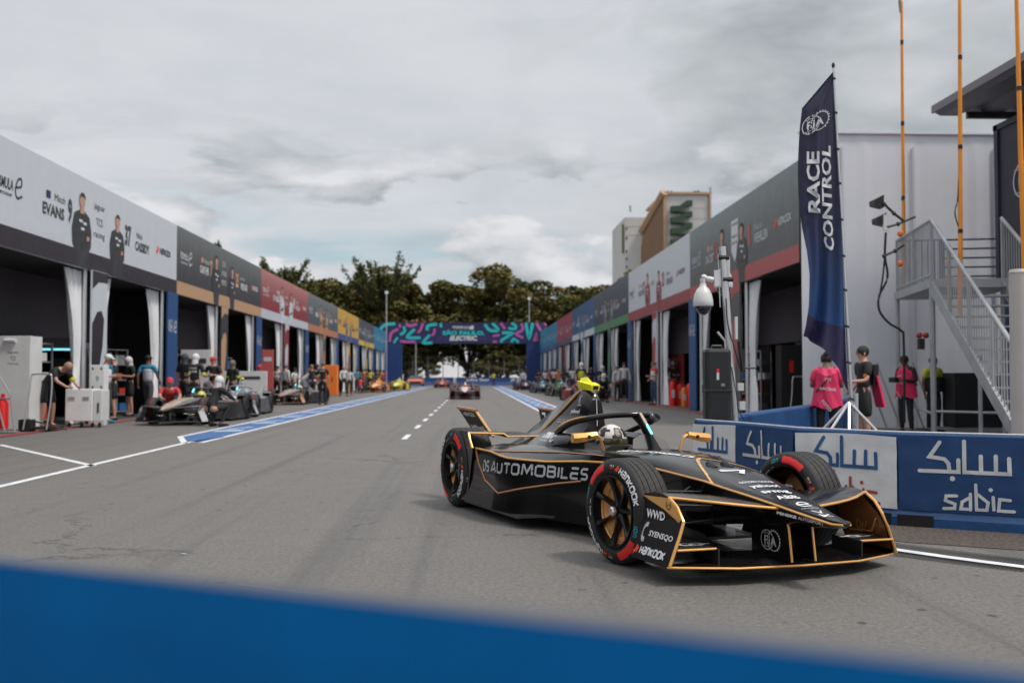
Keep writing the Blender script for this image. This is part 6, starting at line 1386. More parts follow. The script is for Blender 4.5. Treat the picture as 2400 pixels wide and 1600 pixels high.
q.build('lettering', INKW, cn); q = MB(); q.box((-.04, -1.35, 4.45), (.02, .8, .4), mat=BLACK); q.box((-.055, -1.3, 4.55), (.008, .10, .10), mat=INKW); q.build('sign_panel', None, cn); q = MB(); q.flat(txtw('PIT', .3, .14), lambda a, c: Vector((-.056, -1.15 - a, 4.30 + c)), INKW); q.build('lettering', INKW, cn)
c2 = thing('container', 'blue lower container behind the foot of the stairs', 'container', (11.12, 20.6, 0)); MB().box((1.5, -3.2, 1.45), (2.95, 6.3, 2.88)).build('body', M('container_blue', (.012, .06, .18), .5, var=.15), c2)
mb = MB()
for k in range(20): mb.box((.0, -.3 - k * .31, 1.45), (.05, .14, 2.6))
mb.build('corrugation', M('container_blue', (.012, .06, .18)), c2)
rf = thing('canopy_roof', 'grey corrugated canopy roof overhanging the upper container', 'roof', (10.08, 21.3, 6.95)); RM = M('canopy_metal', (.10, .095, .11), .5, var=.1)
mb = MB(); mb.prism([(0, 0), (.15, -.08), (.55, -.08), (.68, -.0), (.85, -.0), (.98, -.08), (1.38, -.08), (1.5, 0), (1.68, 0), (1.82, -.08), (2.2, -.08), (2.35, 0), (2.6, .0), (2.6, .06), (0, .06)], lambda u, v, t: Vector((u, t, v)), -7.5, 0); mb.build('sheet', RM, rf)
MB().box((1.8, -3.75, -.16), (2.6, .1, .12)).build('rafter', BLACK, rf); MB().box((1.9, -.3, -.14), (2.6, .1, .14)).build('rafter', BLACK, rf); MB().box((-.02, -3.75, .05), (.05, 7.5, .16)).build('edge_trim', M('canopy_edge', (.15, .14, .155), .5), rf)
OR = M('orange_fibreglass', (.78, .27, .02), .45, var=.12, vs_=1.5)
for i, (p0, y0, p1, Y, zt, jo, lb) in enumerate(((2119, 662, 2113, 21.3, 8.2, (100, 290, 465, 560), 'orange telescopic pole rising above the stair landing'), (2251, 740, 2250, 17.0, 9.5, (135, 345, 542), 'orange telescopic pole standing behind the stair handrail'), (2402, 760, 2382, 15.0, 7.5, (208,), 'orange telescopic pole nearest the right edge'))):
    t = thing('telescopic_pole', lb, 'pole', (GX(p0, Y), Y, 0), 0, 'orange telescopic poles'); t.location.z = (3.0, 2.2, 0)[i]; o = Vector(t.location); P = lambda px, py: RV(px, py, Y) - o
    z1 = P(p1, 5).z if i == 0 else P(p1, -60).z; MB().tube([(0, 0, 0), P(p0, 640), P((p0 + p1) / 2, 350), Vector((P(p1, 0).x, 0, z1))], [.046, .043, .038, .030], 8).build('pole', OR, t, smooth=60)
    for py in jo: f = 1 - py / 760; MB().tube([P(p0 + (p1 - p0) * f, py - 5), P(p0 + (p1 - p0) * f, py + 5)], .046 - .01 * f, 8).build('joint', BLACK, t)
    if i == 0: mb = MB(); mb.tube([P(2112, 30), P(2109, 5), P(2112, -25)], .035, 6); mb.build('tip_fitting', M('brass_fitting', (.25, .22, .12), .5), t)
    if i == 1: MB().tube(catmull([P(2249, 345), P(2245, 460), P(2238, 500), P(2250, 542)], 5), .012, 5).build('cable', BLACK, t)
def rig():
    Y = 18.6; t = thing('antenna_rig', 'two black reflector antennas on clamp arms at the stair landing', 'antenna', (GX(2117, Y), Y, 0)); o = Vector(t.location); P = lambda px, py, d=0: RV(px, py, Y, d) - o
    for px, py in ((2060, 472), (2066, 514)):
        mb = MB(); mb.loft([[P(px + 12, py - 16), P(px + 12, py + 14), P(px + 14, py + 14, .25), P(px + 14, py - 16, .25)], [P(px - 11, py - 4), P(px - 10, py + 8), P(px - 10, py + 8, .25), P(px - 11, py - 4, .25)]], True, True); mb.build('reflector', BLACK, t)
    mb = MB()
    for pts in (((2072, 478), (2095, 500), (2118, 518)), ((2080, 532), (2105, 525), (2145, 508)), ((2072, 600), (2098, 588), (2118, 574))): mb.tube([P(*p) for p in pts], .025, 6); [mb.ball(P(*p), .045, 6) for p in pts[:2]]
    mb.build('clamp_arm', BLACK, t); MB().box(P(2076, 522), (.10, .06, .30)).build('radio_box', PANELW, t)
    mb = MB(); mb.tube(catmull([P(2076, 545), P(2074, 600), P(2080, 650), P(2060, 695), P(2062, 730), P(2085, 758), P(2112, 775), P(2118, 800), P(2120, 990)], 5), .022, 6); mb.tube(catmull([P(2076, 560), P(2070, 640), P(2060, 700)], 4), .018, 5); mb.build('cable', RUBBER, t)
    for py in (548, 618): MB().ball(P(2110, py), .06, 8).build('marker_lamp', M('orange_marker', (.8, .15, .03), .4), t)
    b_ = thing('beacon', 'small red twin beacon clamped to the stair leg', 'beacon', (GX(2162, 18.2), 18.2, 1.92)); [MB().ball((x * .7, 0, 0), .058, 10).build('lamp', M('red_lens', (.30, .02, .02), .3), b_) for x in (-.08, .10)]; MB().box((.0, .05, -.16), (.1, .1, .2)).build('bracket', BLACK, b_)
rig()
t = thing('pillar', 'thick cream plastic pillar at the right edge', 'pillar', (GX(2392, 8.6), 8.6, 0)); MB().tube([(0, 0, 0), (0, 0, 2.07)], .085, 20).build('shaft', M('cream_plastic', (.46, .42, .39), .5, var=.08), t, smooth=50); MB().tube([(0, 0, 2.07), (0, 0, 2.10)], [.09, .075], 20).build('cap', M('cream_plastic', (.55, .50, .47)), t)
t = thing('equipment_box', 'black equipment box under the staircase', 'box', (GX(2300, 19.5), 19.9, 0)); MB().box((0, 0, .68), (1.0, .5, 1.1)).build('body', BLACK, t, bevel=.02); MB().box((0, 0, .10), (1.2, .6, .06)).build('skid', STEEL, t)
# ------------------------------------------------------------------ clutter in front of the west garages
t = thing('tool_cabinet', 'tall pale grey cabinet lettered jaguar TCS racing at the left edge', 'cabinet', (-10.30, 21.9, 0)); MB().box((0, .3, 1.02), (1.45, .6, 2.02)).build('body', PANELW, t, bevel=.01)
q = MB(); cf = lambda a, c: Vector((a, -.002, c))
for s_, z, wd, h_ in (('jaguar', 1.64, .24, .06), ('TCS', 1.50, .11, .09), ('racing', 1.40, .22, .06)): q.flat(mv(txtw(s_, wd, h_), .36 - wd / 2, z), cf, INKD)
q.build('lettering', INKD, t); MB().tube([(.18, -.03, 1.93), (.42, -.03, 1.93)], .045, 8).build('roller', PANELW, t)
t = thing('flight_case', 'low white flight case on castors in front of the first garage', 'flight case', (GX(192, 22.9), 23.0, 0)); MB().box((-.06, .18, .51), (.60, .55, .72)).build('body', M('white_case', (.74, .74, .74), .45, var=.05), t, bevel=.012); MB().box((.34, .2, .50), (.18, .5, .70)).build('side_door', PANELW, t, bevel=.01)
for x in (-.22, .10): MB().box((x, -.10, .66), (.14, .01, .08)).build('vent', STEEL, t)
MB().box((.36, -.055, .45), (.035, .02, .22)).build('handle', BLACK, t)
for x in (-.30, -.02, .22, .38):
    MB().lathe([(.0, -.02), (.055, -.02), (.055, .02), (.0, .02)], 12, BLACK, axis='X', c=(x, .0, .06)).build('castor', BLACK, t)
t = thing('control_cabinet', 'white upright box numbered 9 standing behind the flight case', 'cabinet', (GX(226, 24), 24.2, 0)); MB().box((0, 0, 1.12), (.34, .3, .62)).build('body', M('white_case', (.6, .6, .6)), t, bevel=.01); MB().box((0, .05, .4), (.28, .22, .82)).build('stand', PANELW, t)
q = MB(); q.flat(mv(txtw('9', .07, .14), -.03, 1.03), lambda a, c: Vector((a, -.152, c)), INKD); [q.flat(mv(rect(-.02, -.03, .02, .03), x, z), lambda a, c: Vector((a, -.152, c)), INKD) for x in (-.1, .1) for z in (.9, 1.34)]; q.build('lettering', INKD, t)
def hoop(label, x, y, w_, h_, lean=0, rz=0):
    t = thing('trolley', label, 'trolley', (x, y, 0), rz); MB().tube(catmull([(-w_ / 2 - .08, lean, .05), (-w_ / 2, lean * .5, h_ * .6), (-w_ / 2 + .02, 0, h_ - .06), (-w_ / 2 + .08, 0, h_), (w_ / 2 - .08, 0, h_), (w_ / 2 - .02, 0, h_ - .06), (w_ / 2, lean * .5, h_ * .6), (w_ / 2 - .06, lean, .05)], 5), .017, 8).build('push_handle', ALU, t, smooth=60)
    MB().box((0, .3, .07), (w_ * .9, .7, .05)).build('deck', RUBBER, t)
    for sx in (-1, 1): MB().lathe([(.0, -.02), (.06, -.02), (.06, .02), (.0, .02)], 12, BLACK, axis='X', c=(sx * w_ * .4, .1, .06)).build('wheel', BLACK, t)
hoop('chrome hooped trolley handle in front of the bending mechanic', GX(98, 21.3), 21.3, .46, 1.20, -.12)
hoop('chrome trolley handle inside the grey east garage', GX(1872, 24.5), 24.5, .36, 1.15)
t = thing('crate', 'small black rubber block on the ground by the trolley', 'block', (GX(66, 21.4), 21.4, 0)); MB().box((0, 0, .13), (.27, .25, .25)).build('body', RUBBER, t, bevel=.02); MB().tube([(0, 0, .26), (.5, .1, .10), (.75, .2, .03)], .02, 6).build('strap', RUBBER, t)
t = thing('hand_truck', 'hand truck with red bottle at the lower left edge', 'hand truck', (GX(14, 20.8), 20.8, 0)); mb = MB(); mb.tube([(-.15, 0, 1.2), (.10, -.02, .8), (.22, -.05, .05)], .018, 6); mb.tube([(-.3, 0, 1.2), (-.2, 0, .8), (.02, -.05, .05)], .018, 6); mb.tube([(-.2, 0, .7), (.12, 0, .7)], .015, 6); mb.box((.12, -.1, .03), (.34, .22, .03)); mb.build('frame', STEEL, t)
MB().lathe([(0, .08), (.10, .08), (.11, .14), (.11, .6), (.07, .72), (.04, .74), (.04, .8), (0, .8)], 14, REDI, c=(-.08, .08, 0)).build('bottle', REDI, t, smooth=50)
for px, Y, r, h_, mt, lb in ((1576, 39, .13, 1.05, REDI, 'tall red gas bottle beside the white garage curtains'), (1603, 38, .11, .80, M('orange_bottle', (.75, .20, .02), .45), 'orange gas bottle between the red ones'), (1594, 39.5, .17, .95, REDI, 'red extinguisher bottle behind the orange one'), (1622, 38, .24, 1.0, REDI, 'wide red extinguisher trolley bottle nearest the blue banner')):
    t = thing('gas_bottle', lb, 'gas bottle', (GX(px, Y), Y, 0), 0, 'red and orange bottles by the east garages'); MB().lathe([(0, 0), (r, 0), (r, h_ * .78), (r * .7, h_ * .88), (r * .25, h_ * .92), (r * .25, h_), (0, h_)], 16, mt).build('cylinder', mt, t, smooth=50); MB().box((0, -r, h_ * .45), (r * .9, .02, h_ * .3)).build('label_plate', INKW, t); MB().tube([(-r * .5, 0, h_), (r * .5, 0, h_ + .05)], .025, 6).build('valve', BLACK, t)
t = thing('cabinet', 'bright orange cabinet standing against the slate garage', 'cabinet', (GX(775, 62), 62, 0)); MB().box((0, 0, .93), (.9, .7, 1.84)).build('body', M('bright_orange', (.9, .22, .03), .5), t, bevel=.02); MB().box((.15, -.36, 1.0), (.04, .03, .3)).build('handle', BLACK, t)
for px, Y, w_, h_, mt, lb in ((628, 45, .5, 2.35, M('red_white_board', (.5, .10, .10), .5), 'narrow red lettered board beside the crimson garage'), (460, 34, 1.0, 2.05, PANELW, 'white number board with a red 7 in the charcoal garage'), (575, 37, 1.6, 1.35, PANELW, 'low white counter in the charcoal garage')):
    t = thing('display_board', lb, 'board', (GX(px, Y), Y, 0)); MB().box((0, 0, h_ / 2), (w_, .12, h_)).build('body', mt, t, bevel=.01); MB().box((0, -.065, h_ * .82), (w_ * .7, .01, h_ * .08)).build('header_print', INKD if mt is PANELW else INKW, t)
    if px == 460: q = MB(); q.flat(mv(txtw('7', .22, .34, bold=.03), -.1, 1.30), lambda a, c: Vector((a, -.064, c)), REDI); q.build('lettering', REDI, t)
t = thing('monitor_gantry', 'low light bar with a cyan tube and driver number inside the first garage', 'light bar', (GX(135, 26.5), 26.5, 0)); MB().box((0, 0, 2.02), (1.25, .3, .28)).build('housing', M('grey_housing', (.14, .13, .14), .5), t); MB().box((-.05, -.16, 1.86), (1.2, .03, .05)).build('cyan_tube', CYAN, t)
q = MB(); q.flat(mv(txtw('37', .12, .14, bold=.02), .38, 1.97), lambda a, c: Vector((a, -.153, c)), REDI); q.build('lettering', REDI, t); MB().box((.0, .2, 1.4), (.5, .06, .45)).build('screen', BLACK, t); [MB().tube([(x, .1, 0), (x, .1, 1.9)], .03, 6).build('leg', STEEL, t) for x in (-.58, .58)]
t = thing('tool_shield', 'white pointed sign board at the back of the grey east garage', 'sign', (GX(1915, 24.3), 24.3, 0)); MB().box((0, .05, 1.1), (.5, .06, 2.2)).build('board', M('black_board', (.02, .02, .022), .5), t); q = MB(); q.flat(([(-.17, 2.05), (-.17, 1.6), (0, 1.38), (.17, 1.6), (.17, 2.05)], [(0, 1, 2, 3, 4)]), lambda a, c: Vector((a, .015, c)), INKW); q.flat(mv(txtw('PORSCHE', .26, .05), -.13, 1.86), lambda a, c: Vector((a, .010, c)), INKD); q.build('lettering', None, t)
t = thing('display_board', 'dark locker with a red label in the grey east garage', 'locker', (GX(1848, 26.5), 26.5, 0)); MB().box((0, 0, 1.0), (.55, .5, 2.0)).build('body', M('black_board', (.02, .02, .022)), t); MB().box((.0, -.256, 1.42), (.11, .01, .32)).build('red_label', REDI, t)
t = thing('equipment_box', 'green box high in the grey east garage', 'box', (GX(1885, 27), 27, 0)); MB().box((0, 0, 1.93), (.30, .2, .26)).build('body', M('dull_green', (.07, .13, .03), .6), t); MB().tube([(0, 0, 0), (0, 0, 1.8)], .03, 6).build('stand', BLACK, t)

def rack(label, x, y, face, seed, cat='rack'):
    """shelving with boxes, drawers and a screen just inside a garage"""
    rnd = random.Random(seed); t = thing('tool_rack', label, cat, (x, y, 0), radians(face), 'equipment racks inside the garages'); mb = MB()
    for a in (-.55, .55):
        for b_ in (-.22, .22): mb.box((a, b_, .98), (.04, .04, 1.96))
    for z in (.12, .62, 1.05, 1.5, 1.94): mb.box((0, 0, z), (1.14, .48, .03))
    mb.build('frame', STEEL, t); cols = [M('bin_red', (.45, .04, .03), .5), M('bin_grey', (.28, .28, .29), .5), M('bin_black', (.03, .03, .03), .5), M('bin_white', (.6, .6, .6), .5), M('bin_blue', (.03, .12, .35), .5)]
    for z in (.14, .64, 1.07, 1.52):
        xx = -.5
        while xx < .4: wd = rnd.uniform(.12, .34); h_ = rnd.uniform(.16, .36); MB().box((xx + wd / 2, rnd.uniform(-.08, 0), z + h_ / 2 + .002), (wd - .02, .32, h_)).build('bin', rnd.choice(cols), t); xx += wd + rnd.uniform(0, .08)
for i, (x, y, lb) in enumerate(((-10.6, 24.0, 'shelf rack inside the first garage behind the flight case'), (-10.8, 29.8, 'shelf rack inside the first garage behind the balaclava wearer'), (-10.7, 36.0, 'shelf rack inside the charcoal garage'), (-10.7, 42.2, 'shelf rack at the far side of the charcoal garage'), (-10.7, 49.0, 'shelf rack inside the crimson garage'), (-10.7, 61.0, 'shelf rack inside the slate garage'))): rack(lb, x, y, 62, 40 + i)
for i, (x, y, lb) in enumerate(((8.8, 31.0, 'shelf rack inside the grey east garage'), (8.8, 37.5, 'shelf rack inside the near half of the pearl white garage'), (8.8, 45.5, 'shelf rack inside the far half of the pearl white garage'), (8.8, 52, 'shelf rack inside the navy garage'))): rack(lb, x, y, -62, 60 + i)
# ------------------------------------------------------------------ the other cars
def liv(nm, body, side, trim, wing=None, helmet=(.5, .5, .5), cover=None, nose=None, panel=None, suit=(.05, .05, .06), mirror=None, plate=None):
    P = lambda k, c: M('%s_%s' % (nm, k), c, .35, coat=.5)
    b = P('body', body); s = P('side', side); t = P('trim', trim)
    return dict(body=b, side=s, trim=t, wing=P('wing', wing or body), plate=P('plate', plate or trim), rim=HL['rim'], disc=M('dark_duct', (.05, .045, .045), .5), mirror=P('mirror', mirror or body), cover=P('cover', cover) if cover else None,
                helmet=P('helmet', helmet), suit=P('suit', suit), visor=M('visor_dark', (.01, .01, .012), .1, coat=1), line1=M('dull_red_line', (.22, .05, .04), .6), line2=M('dull_red_line', (.22, .05, .04), .6), flash=REDI, nose=P('nose', nose or body), panel=P('panel', panel or side))
CARS = [('white nosed black and gold single seater in the nearest pit box on the left', 424, 24.0, -95, liv('cream', (.035, .03, .03), (.02, .02, .02), (.12, .10, .09), (.02, .02, .022), (.55, .50, .10), None, (.42, .33, .25), (.03, .03, .03), plate=(.50, .50, .52)), 'driver in yellow and red helmet in the white nosed car'),
        ('grey single seater parked close behind the white nosed one', 545, 28.6, -86, liv('greyj', (.30, .31, .33), (.10, .10, .11), (.25, .25, .26), (.30, .31, .33), (.2, .5, .6), (.7, .6, .02), (.50, .51, .53), (.05, .05, .055), plate=(.55, .55, .57)), 'driver in blue and white helmet in the grey car'),
        ('black single seater with copper edging parked by the charcoal garage', 678, 41.0, -98, liv('copperb', (.10, .09, .09), (.03, .03, .03), (.50, .22, .09), (.06, .05, .05), (.5, .5, .5), None, (.30, .27, .26), (.20, .19, .20), plate=(.50, .26, .12)), 'driver in white helmet in the copper edged car'),
        ('orange single seater parked in front of the amber garage', 880, 73, -93, liv('papaya', (.80, .28, .04), (.45, .18, .05), (.10, .08, .08), None, (.7, .5, .1), None, (.85, .36, .08)), 'driver in the orange car'),
        ('bright yellow single seater parked beyond the orange one', 930, 82, -93, liv('lemon', (.75, .62, .03), (.65, .5, .03), (.08, .08, .06), None, (.6, .55, .1), None, (.8, .68, .05)), 'driver in the yellow car'),
        ('red and white single seater driving towards the camera in the middle of the lane', 1090, 50.5, -90, liv('redwh', (.06, .022, .03), (.05, .022, .03), (.22, .03, .05), (.05, .03, .035), (.8, .25, .05), (.08, .02, .02), (.55, .38, .36), mirror=(.5, .05, .05), plate=(.28, .03, .07)), 'driver in orange helmet in the red and white car'),
        ('red and orange single seater following far down the lane', 1036, 100, -90, liv('redor', (.45, .07, .04), (.30, .05, .04), (.5, .12, .05), None, (.6, .3, .1), None, (.55, .22, .16), mirror=(.1, .5, .6)), 'driver in the far red car'),
        ('pale pink nosed single seater farthest on the right', 1230, 84, -88, liv('pinkn', (.08, .05, .055), (.05, .03, .035), (.25, .12, .12), None, (.5, .3, .2), None, (.50, .33, .30), mirror=(.1, .5, .6)), 'driver in the pink nosed car'),
        ('blue grey single seater second farthest on the right', 1276, 69, -88, liv('bluegr', (.06, .09, .14), (.04, .05, .09), (.18, .25, .33), None, (.2, .5, .6), None, (.22, .30, .40)), 'driver in the blue grey car'),
        ('green and pink single seater in front of the blue grey one', 1320, 58, -88, liv('greenp', (.03, .10, .05), (.03, .06, .04), (.06, .25, .08), None, (.2, .6, .2), None, (.10, .32, .12), plate=(.45, .20, .22)), 'driver in the green car'),
        ('red single seater with a pale pink cover behind the fin of the nearest car', 1378, 46, -84, liv('crims', (.32, .02, .03), (.25, .02, .03), (.55, .30, .30), (.10, .03, .04), (.2, .6, .3), (.60, .22, .20), (.5, .10, .10), plate=(.50, .25, .27)), 'driver in the red car')]
for lb, px, Y, a, L, dl in CARS:
    Y += .6
    L['driver_label'] = dl; race_car(lb, (GX(px, Y), Y, 0), radians(a), L, group='racing cars in the pit lane')
def road_car(label, x, y, col):
    t = thing('parked_car', label, 'car', (x, y, 0)); c = M('orange_red_paint', col, .3, coat=.6)
    mb = MB(); mb.loft([[Vector((sx * w_, yy, z)) for sx, z in ((-1, .25), (-1, h_ * .7), (-.9, h_), (.9, h_), (1, h_ * .7), (1, .25))] for yy, w_, h_ in ((-2.2, .80, .62), (-1.9, .95, .80), (-.8, .98, .88), (1.4, .98, .95), (2.2, .92, .85))], True, True); mb.build('body', c, t)
    mb = MB(); mb.loft([[Vector((sx * w_, yy, z)) for sx, z in ((-1, .85), (-.85, h_), (.85, h_), (1, .85))] for yy, w_, h_ in ((-1.0, .85, .90), (-.3, .80, 1.25), (.8, .78, 1.28), (1.7, .80, .95))], True, True); mb.build('cabin', M('dark_glass', (.01, .01, .012), .15), t)
    for sx in (-.85, .85):
        for yy in (-1.4, 1.4): MB().lathe([(0, -.12), (.34, -.12), (.34, .12), (0, .12)], 16, RUBBER, axis='X', c=(sx, yy, .34)).build('wheel', RUBBER, t)
    for sx in (-.65, .65): MB().box((sx, -2.16, .62), (.3, .06, .1)).build('headlight', INKW, t)
    MB().box((0, -2.2, .42), (1.5, .06, .22)).build('grille', BLACK, t)
road_car('dark orange road car parked beyond the left gantry leg', GX(975, 122), 122, (.55, .12, .04))
# ------------------------------------------------------------------ people
BLK = M('cloth_black', (.014, .014, .016), .8, var=.3, vs_=6); WHT = M('cloth_white', (.55, .56, .58), .8, var=.05, vs_=6); DEN = M('cloth_denim', (.035, .06, .11), .8, var=.2, vs_=8); DKG = M('cloth_grey', (.05, .055, .06), .8, var=.2)
PNK = M('cloth_pink', (.62, .02, .10), .65, var=.12, vs_=5, bump=.3, bs=8); BLU = M('cloth_blue', (.02, .22, .38), .7, var=.1); TAB = M('cloth_pale_blue', (.60, .63, .70), .7, var=.06); YEL = M('cloth_yellow', (.50, .52, .04), .7, var=.08); RED = M('cloth_red', (.45, .03, .03), .7, var=.1)
NAV = M('cloth_navy', (.02, .03, .08), .8); BALC = M('white_balaclava', (.60, .59, .58), .75); CAPW = M('cap_white', (.6, .6, .6), .7); GRY = M('hair_grey', (.12, .10, .09), .8); KHA = M('cloth_khaki', (.16, .13, .09), .8); ORG = M('cloth_orange', (.6, .18, .04), .8)
def txt_patch(s_, w_, h_, z, y=.13, col=None):
    def f(F):
        q = MB(); 
        for i, t_ in enumerate(s_): q.flat(mv(txtw(t_, w_, h_, bold=.02), -w_ / 2, z - i * h_ * 1.7), lambda a, c: Vector((a * 1.0, -(y * sqrt(max(.1, 1 - (a / .22) ** 2))), c)), col or INKW)
        return [('lettering', q, col or INKW)]
    return f
def back(s_, w_, h_, z, y=.13, col=None):
    def f(F):
        q = MB()
        for i, t_ in enumerate(s_): q.flat(mv(txtw(t_, w_, h_, bold=.02), -w_ / 2, z - i * h_ * 1.7), lambda a, c: Vector((-a, (y * sqrt(max(.1, 1 - (a / .22) ** 2))), c)), col or INKW)
        return [('lettering', q, col or INKW)]
    return f
def band(mt, j='L'):
    def f(F):
        a = Vector(F['J']['sh' + j]).lerp(Vector(F['J']['el' + j]), .72); b_ = Vector(F['J']['sh' + j]).lerp(Vector(F['J']['el' + j]), .98); return [('armband', MB().tube([a, b_], .066, 10), mt)]
    return f
def both_(*fs): return lambda F: [x for f in fs for x in f(F)]
def glasses(F): return [('glasses', F['glasses'], BLACK)]
def vestbib(mt, tail=True):                      # loose photographer's tabard hanging open at the back
    def f(F):
        mb = MB(); secs = []
        for z, w_, d0, d1 in ((1.46, .15, -.09, .10), (1.36, .20, -.155, .16), (1.15, .21, -.165, .17), (.95, .24, -.17, .19), (.80, .27, -.16, .20)):
            secs.append([Vector((w_ * cos(a), (d1 if sin(a) > 0 else -d0) * sin(a) + .012 * sin(7 * a + z * 9), z + .03 * sin(3 * a))) for a in [2 * pi * k / 24 for k in range(24)]])
        mb.loft(secs, True, False); q = MB()
        for k, (t_, w_, z, rot) in enumerate((('CITY', .12, 1.24, 0), ('RACING', .26, 1.10, -.1), ('FOTO', .22, .90, -.9))):
            q.flat(mv(txtw(t_, w_, .05, bold=.02), -w_ / 2, z, 1, rot), lambda a, c: Vector((-a, (.178 + .03 * (1.1 - c) * (c < 1.1)) * sqrt(max(.1, 1 - (a / .26) ** 2)) + .018, c)), INKW); q.flat(mv(txtw(t_, w_ * .8, .04, bold=.02), -w_ / 2, z, 1, rot), lambda a, c: Vector((a, -(.172 * sqrt(max(.1, 1 - (a / .26) ** 2))) - .02, c)), INKW)
        st_ = MB(); st_.tube([(-.13, .05, 1.47), (.02, .20, 1.25), (.19, .14, 1.06)], .013, 5)
        return [('tabard', mb, mt), ('lettering', q, INKW), ('shoulder_strap', st_, BLACK)]
    return f
PG1 = 'mechanics at the west garages'; PG2 = 'people at the east garages'; PG3 = 'people behind the race control barrier'
def pp(lb, px, Y, face, **k): return person(lb, GX(px, Y), Y, face, **k)
pp('bald mechanic in glasses and black kit bending over the white case', 118, 22.6, 70, kind='bend', top=('tee', BLK), legs=('shorts', BLK), head=('hair', M('shaved_head', (.33, .18, .13), .6)), group=PG1, h=1.82, extra=both_(glasses, band(YEL)), shoes=M('shoe_red_black', (.10, .02, .02), .6))
pp('marshal in pale tabard, blue sleeves and white cap standing side on', 250, 25.0, 78, kind='front', top=('tee', BLU), legs=('trousers', DKG), vest=TAB, head=('cap', CAPW), group=PG1, h=1.74, shoes=BLU)
pp('mechanic with black cap facing the marshal in the pale tabard', 268, 26.7, -70, kind='front', top=('tee', BLK), legs=('shorts', BLK), head=('cap', BLK), group=PG1, h=1.74, extra=lambda F: [('tablet', MB().box(Vector(F['J']['haR']) + Vector((.08, -.05, .02)), (.22, .03, .15)), BLACK)])
pp('crew member in black shorts and white balaclava holding a cable', 305, 29.4, -50, kind='front', top=('tee', BLK), legs=('shorts', BLK), head=('helmet', BALC), group=PG1, h=1.76)
pp('marshal in pale tabard and black cap walking away from the camera', 348, 28.6, 172, kind='walk', top=('tee', BLU), legs=('trousers', DKG), vest=TAB, head=('cap', BLK), skin=SKIN2, group=PG1, h=1.78, extra=back(['FIA FORMULA E', 'VOLUNTARIO'], .30, .045, 1.34, .185, NAV))
pp('crew member in black with yellow armband at the blue banner', 433, 29.2, 150, kind='stand', top=('tee', BLK), legs=('trousers', BLK), head=('helmet', DKG), group=PG1, h=1.84, extra=band(YEL, 'R'))
pp('crew member in white balaclava seen from behind over the parked car', 457, 27.2, 172, kind='front', top=('tee', BLK), legs=('trousers', BLK), head=('helmet', BALC), group=PG1, h=1.80, extra=both_(back(['DS PENSKE', 'TEAM'], .22, .05, 1.32, .16), band(YEL, 'R')))
pp('person in red cap and black and red kit with crossed arms', 500, 29.5, -10, kind='fold', top=('tee', BLK), legs=('trousers', RED), head=('cap', RED), group=PG1, h=1.76)
pp('mechanic in black and white balaclava crouching beside the white nosed car', 503, 23.2, 150, kind='kneel', top=('long', BLK), legs=('trousers', BLK), head=('helmet', BALC), group=PG1, h=1.80, extra=back(['JAGUAR'], .2, .04, .72, .20))
pp('person in red cap crouching behind the white nosed car', 398, 25.6, 20, kind='kneel', top=('tee', RED), legs=('trousers', BLK), head=('cap', RED), group=PG1, h=1.75)
pp('crew member in black with yellow bib leaning by the tan banner', 545, 32.5, -30, kind='stand', top=('long', BLK), legs=('trousers', BLK), head=('helmet', KHA), group=PG1, h=1.70, extra=both_(band(YEL, 'R'), band(YEL)))
pp('crew member in red balaclava beside the second blue banner', 608, 38, 40, kind='fold', top=('tee', WHT), legs=('trousers', BLK), head=('helmet', RED), group=PG1, h=1.62)
pp('person in white shirt with folded arms left of the white pair', 650, 46, -20, kind='fold', top=('long', WHT), legs=('trousers', BLK), head=('hair', HAIRB), group=PG1, h=1.68)
pp('heavier person in white shirt turning away, middle of the white group', 669, 45.5, 150, kind='stand', top=('long', WHT), legs=('trousers', BLK), head=('hair', GRY), skin=SKIN1, group=PG1, h=1.74, slim=-1.5)
pp('person with dark ponytail in white shirt right of the white pair', 691, 47, 60, kind='front', top=('tee', WHT), legs=('trousers', DKG), head=('bun', HAIRB), group=PG1, h=1.58, slim=1)
pp('crew member in white overalls bending behind the copper edged car', 713, 46, 100, kind='bend', top=('long', WHT), legs=('trousers', WHT), head=('helmet', BALC), group=PG1, h=1.76)
pp('crew member in black with yellow armband behind the standing mechanic', 731, 45, 30, kind='up', top=('tee', BLK), legs=('trousers', BLK), head=('hair', KHA), group=PG1, h=1.72, extra=band(YEL))
pp('crew member in red top beside the orange cabinet', 742, 46.5, 30, kind='fold', top=('tee', RED), legs=('trousers', BLK), head=('helmet', BLK), group=PG1, h=1.76)
pp('mechanic in black seen from behind standing on the pit lane edge', 757, 41, 170, kind='stand', top=('tee', BLK), legs=('trousers', BLK), head=('cap', GRY), group=PG1, h=1.76, extra=back(['DS PENSKE'], .24, .05, 1.36, .16))
pp('bald person in white shirt and black trousers striding across the lane edge', 806, 58, 30, kind='walk', top=('long', WHT), legs=('trousers', BLK), head=('hair', SKIN1), group=PG1, h=1.78)
pp('person in white shirt just behind the striding one', 819, 60, 10, kind='stand', top=('long', WHT), legs=('trousers', BLK), head=('hair', HAIRB), group=PG1, h=1.66)
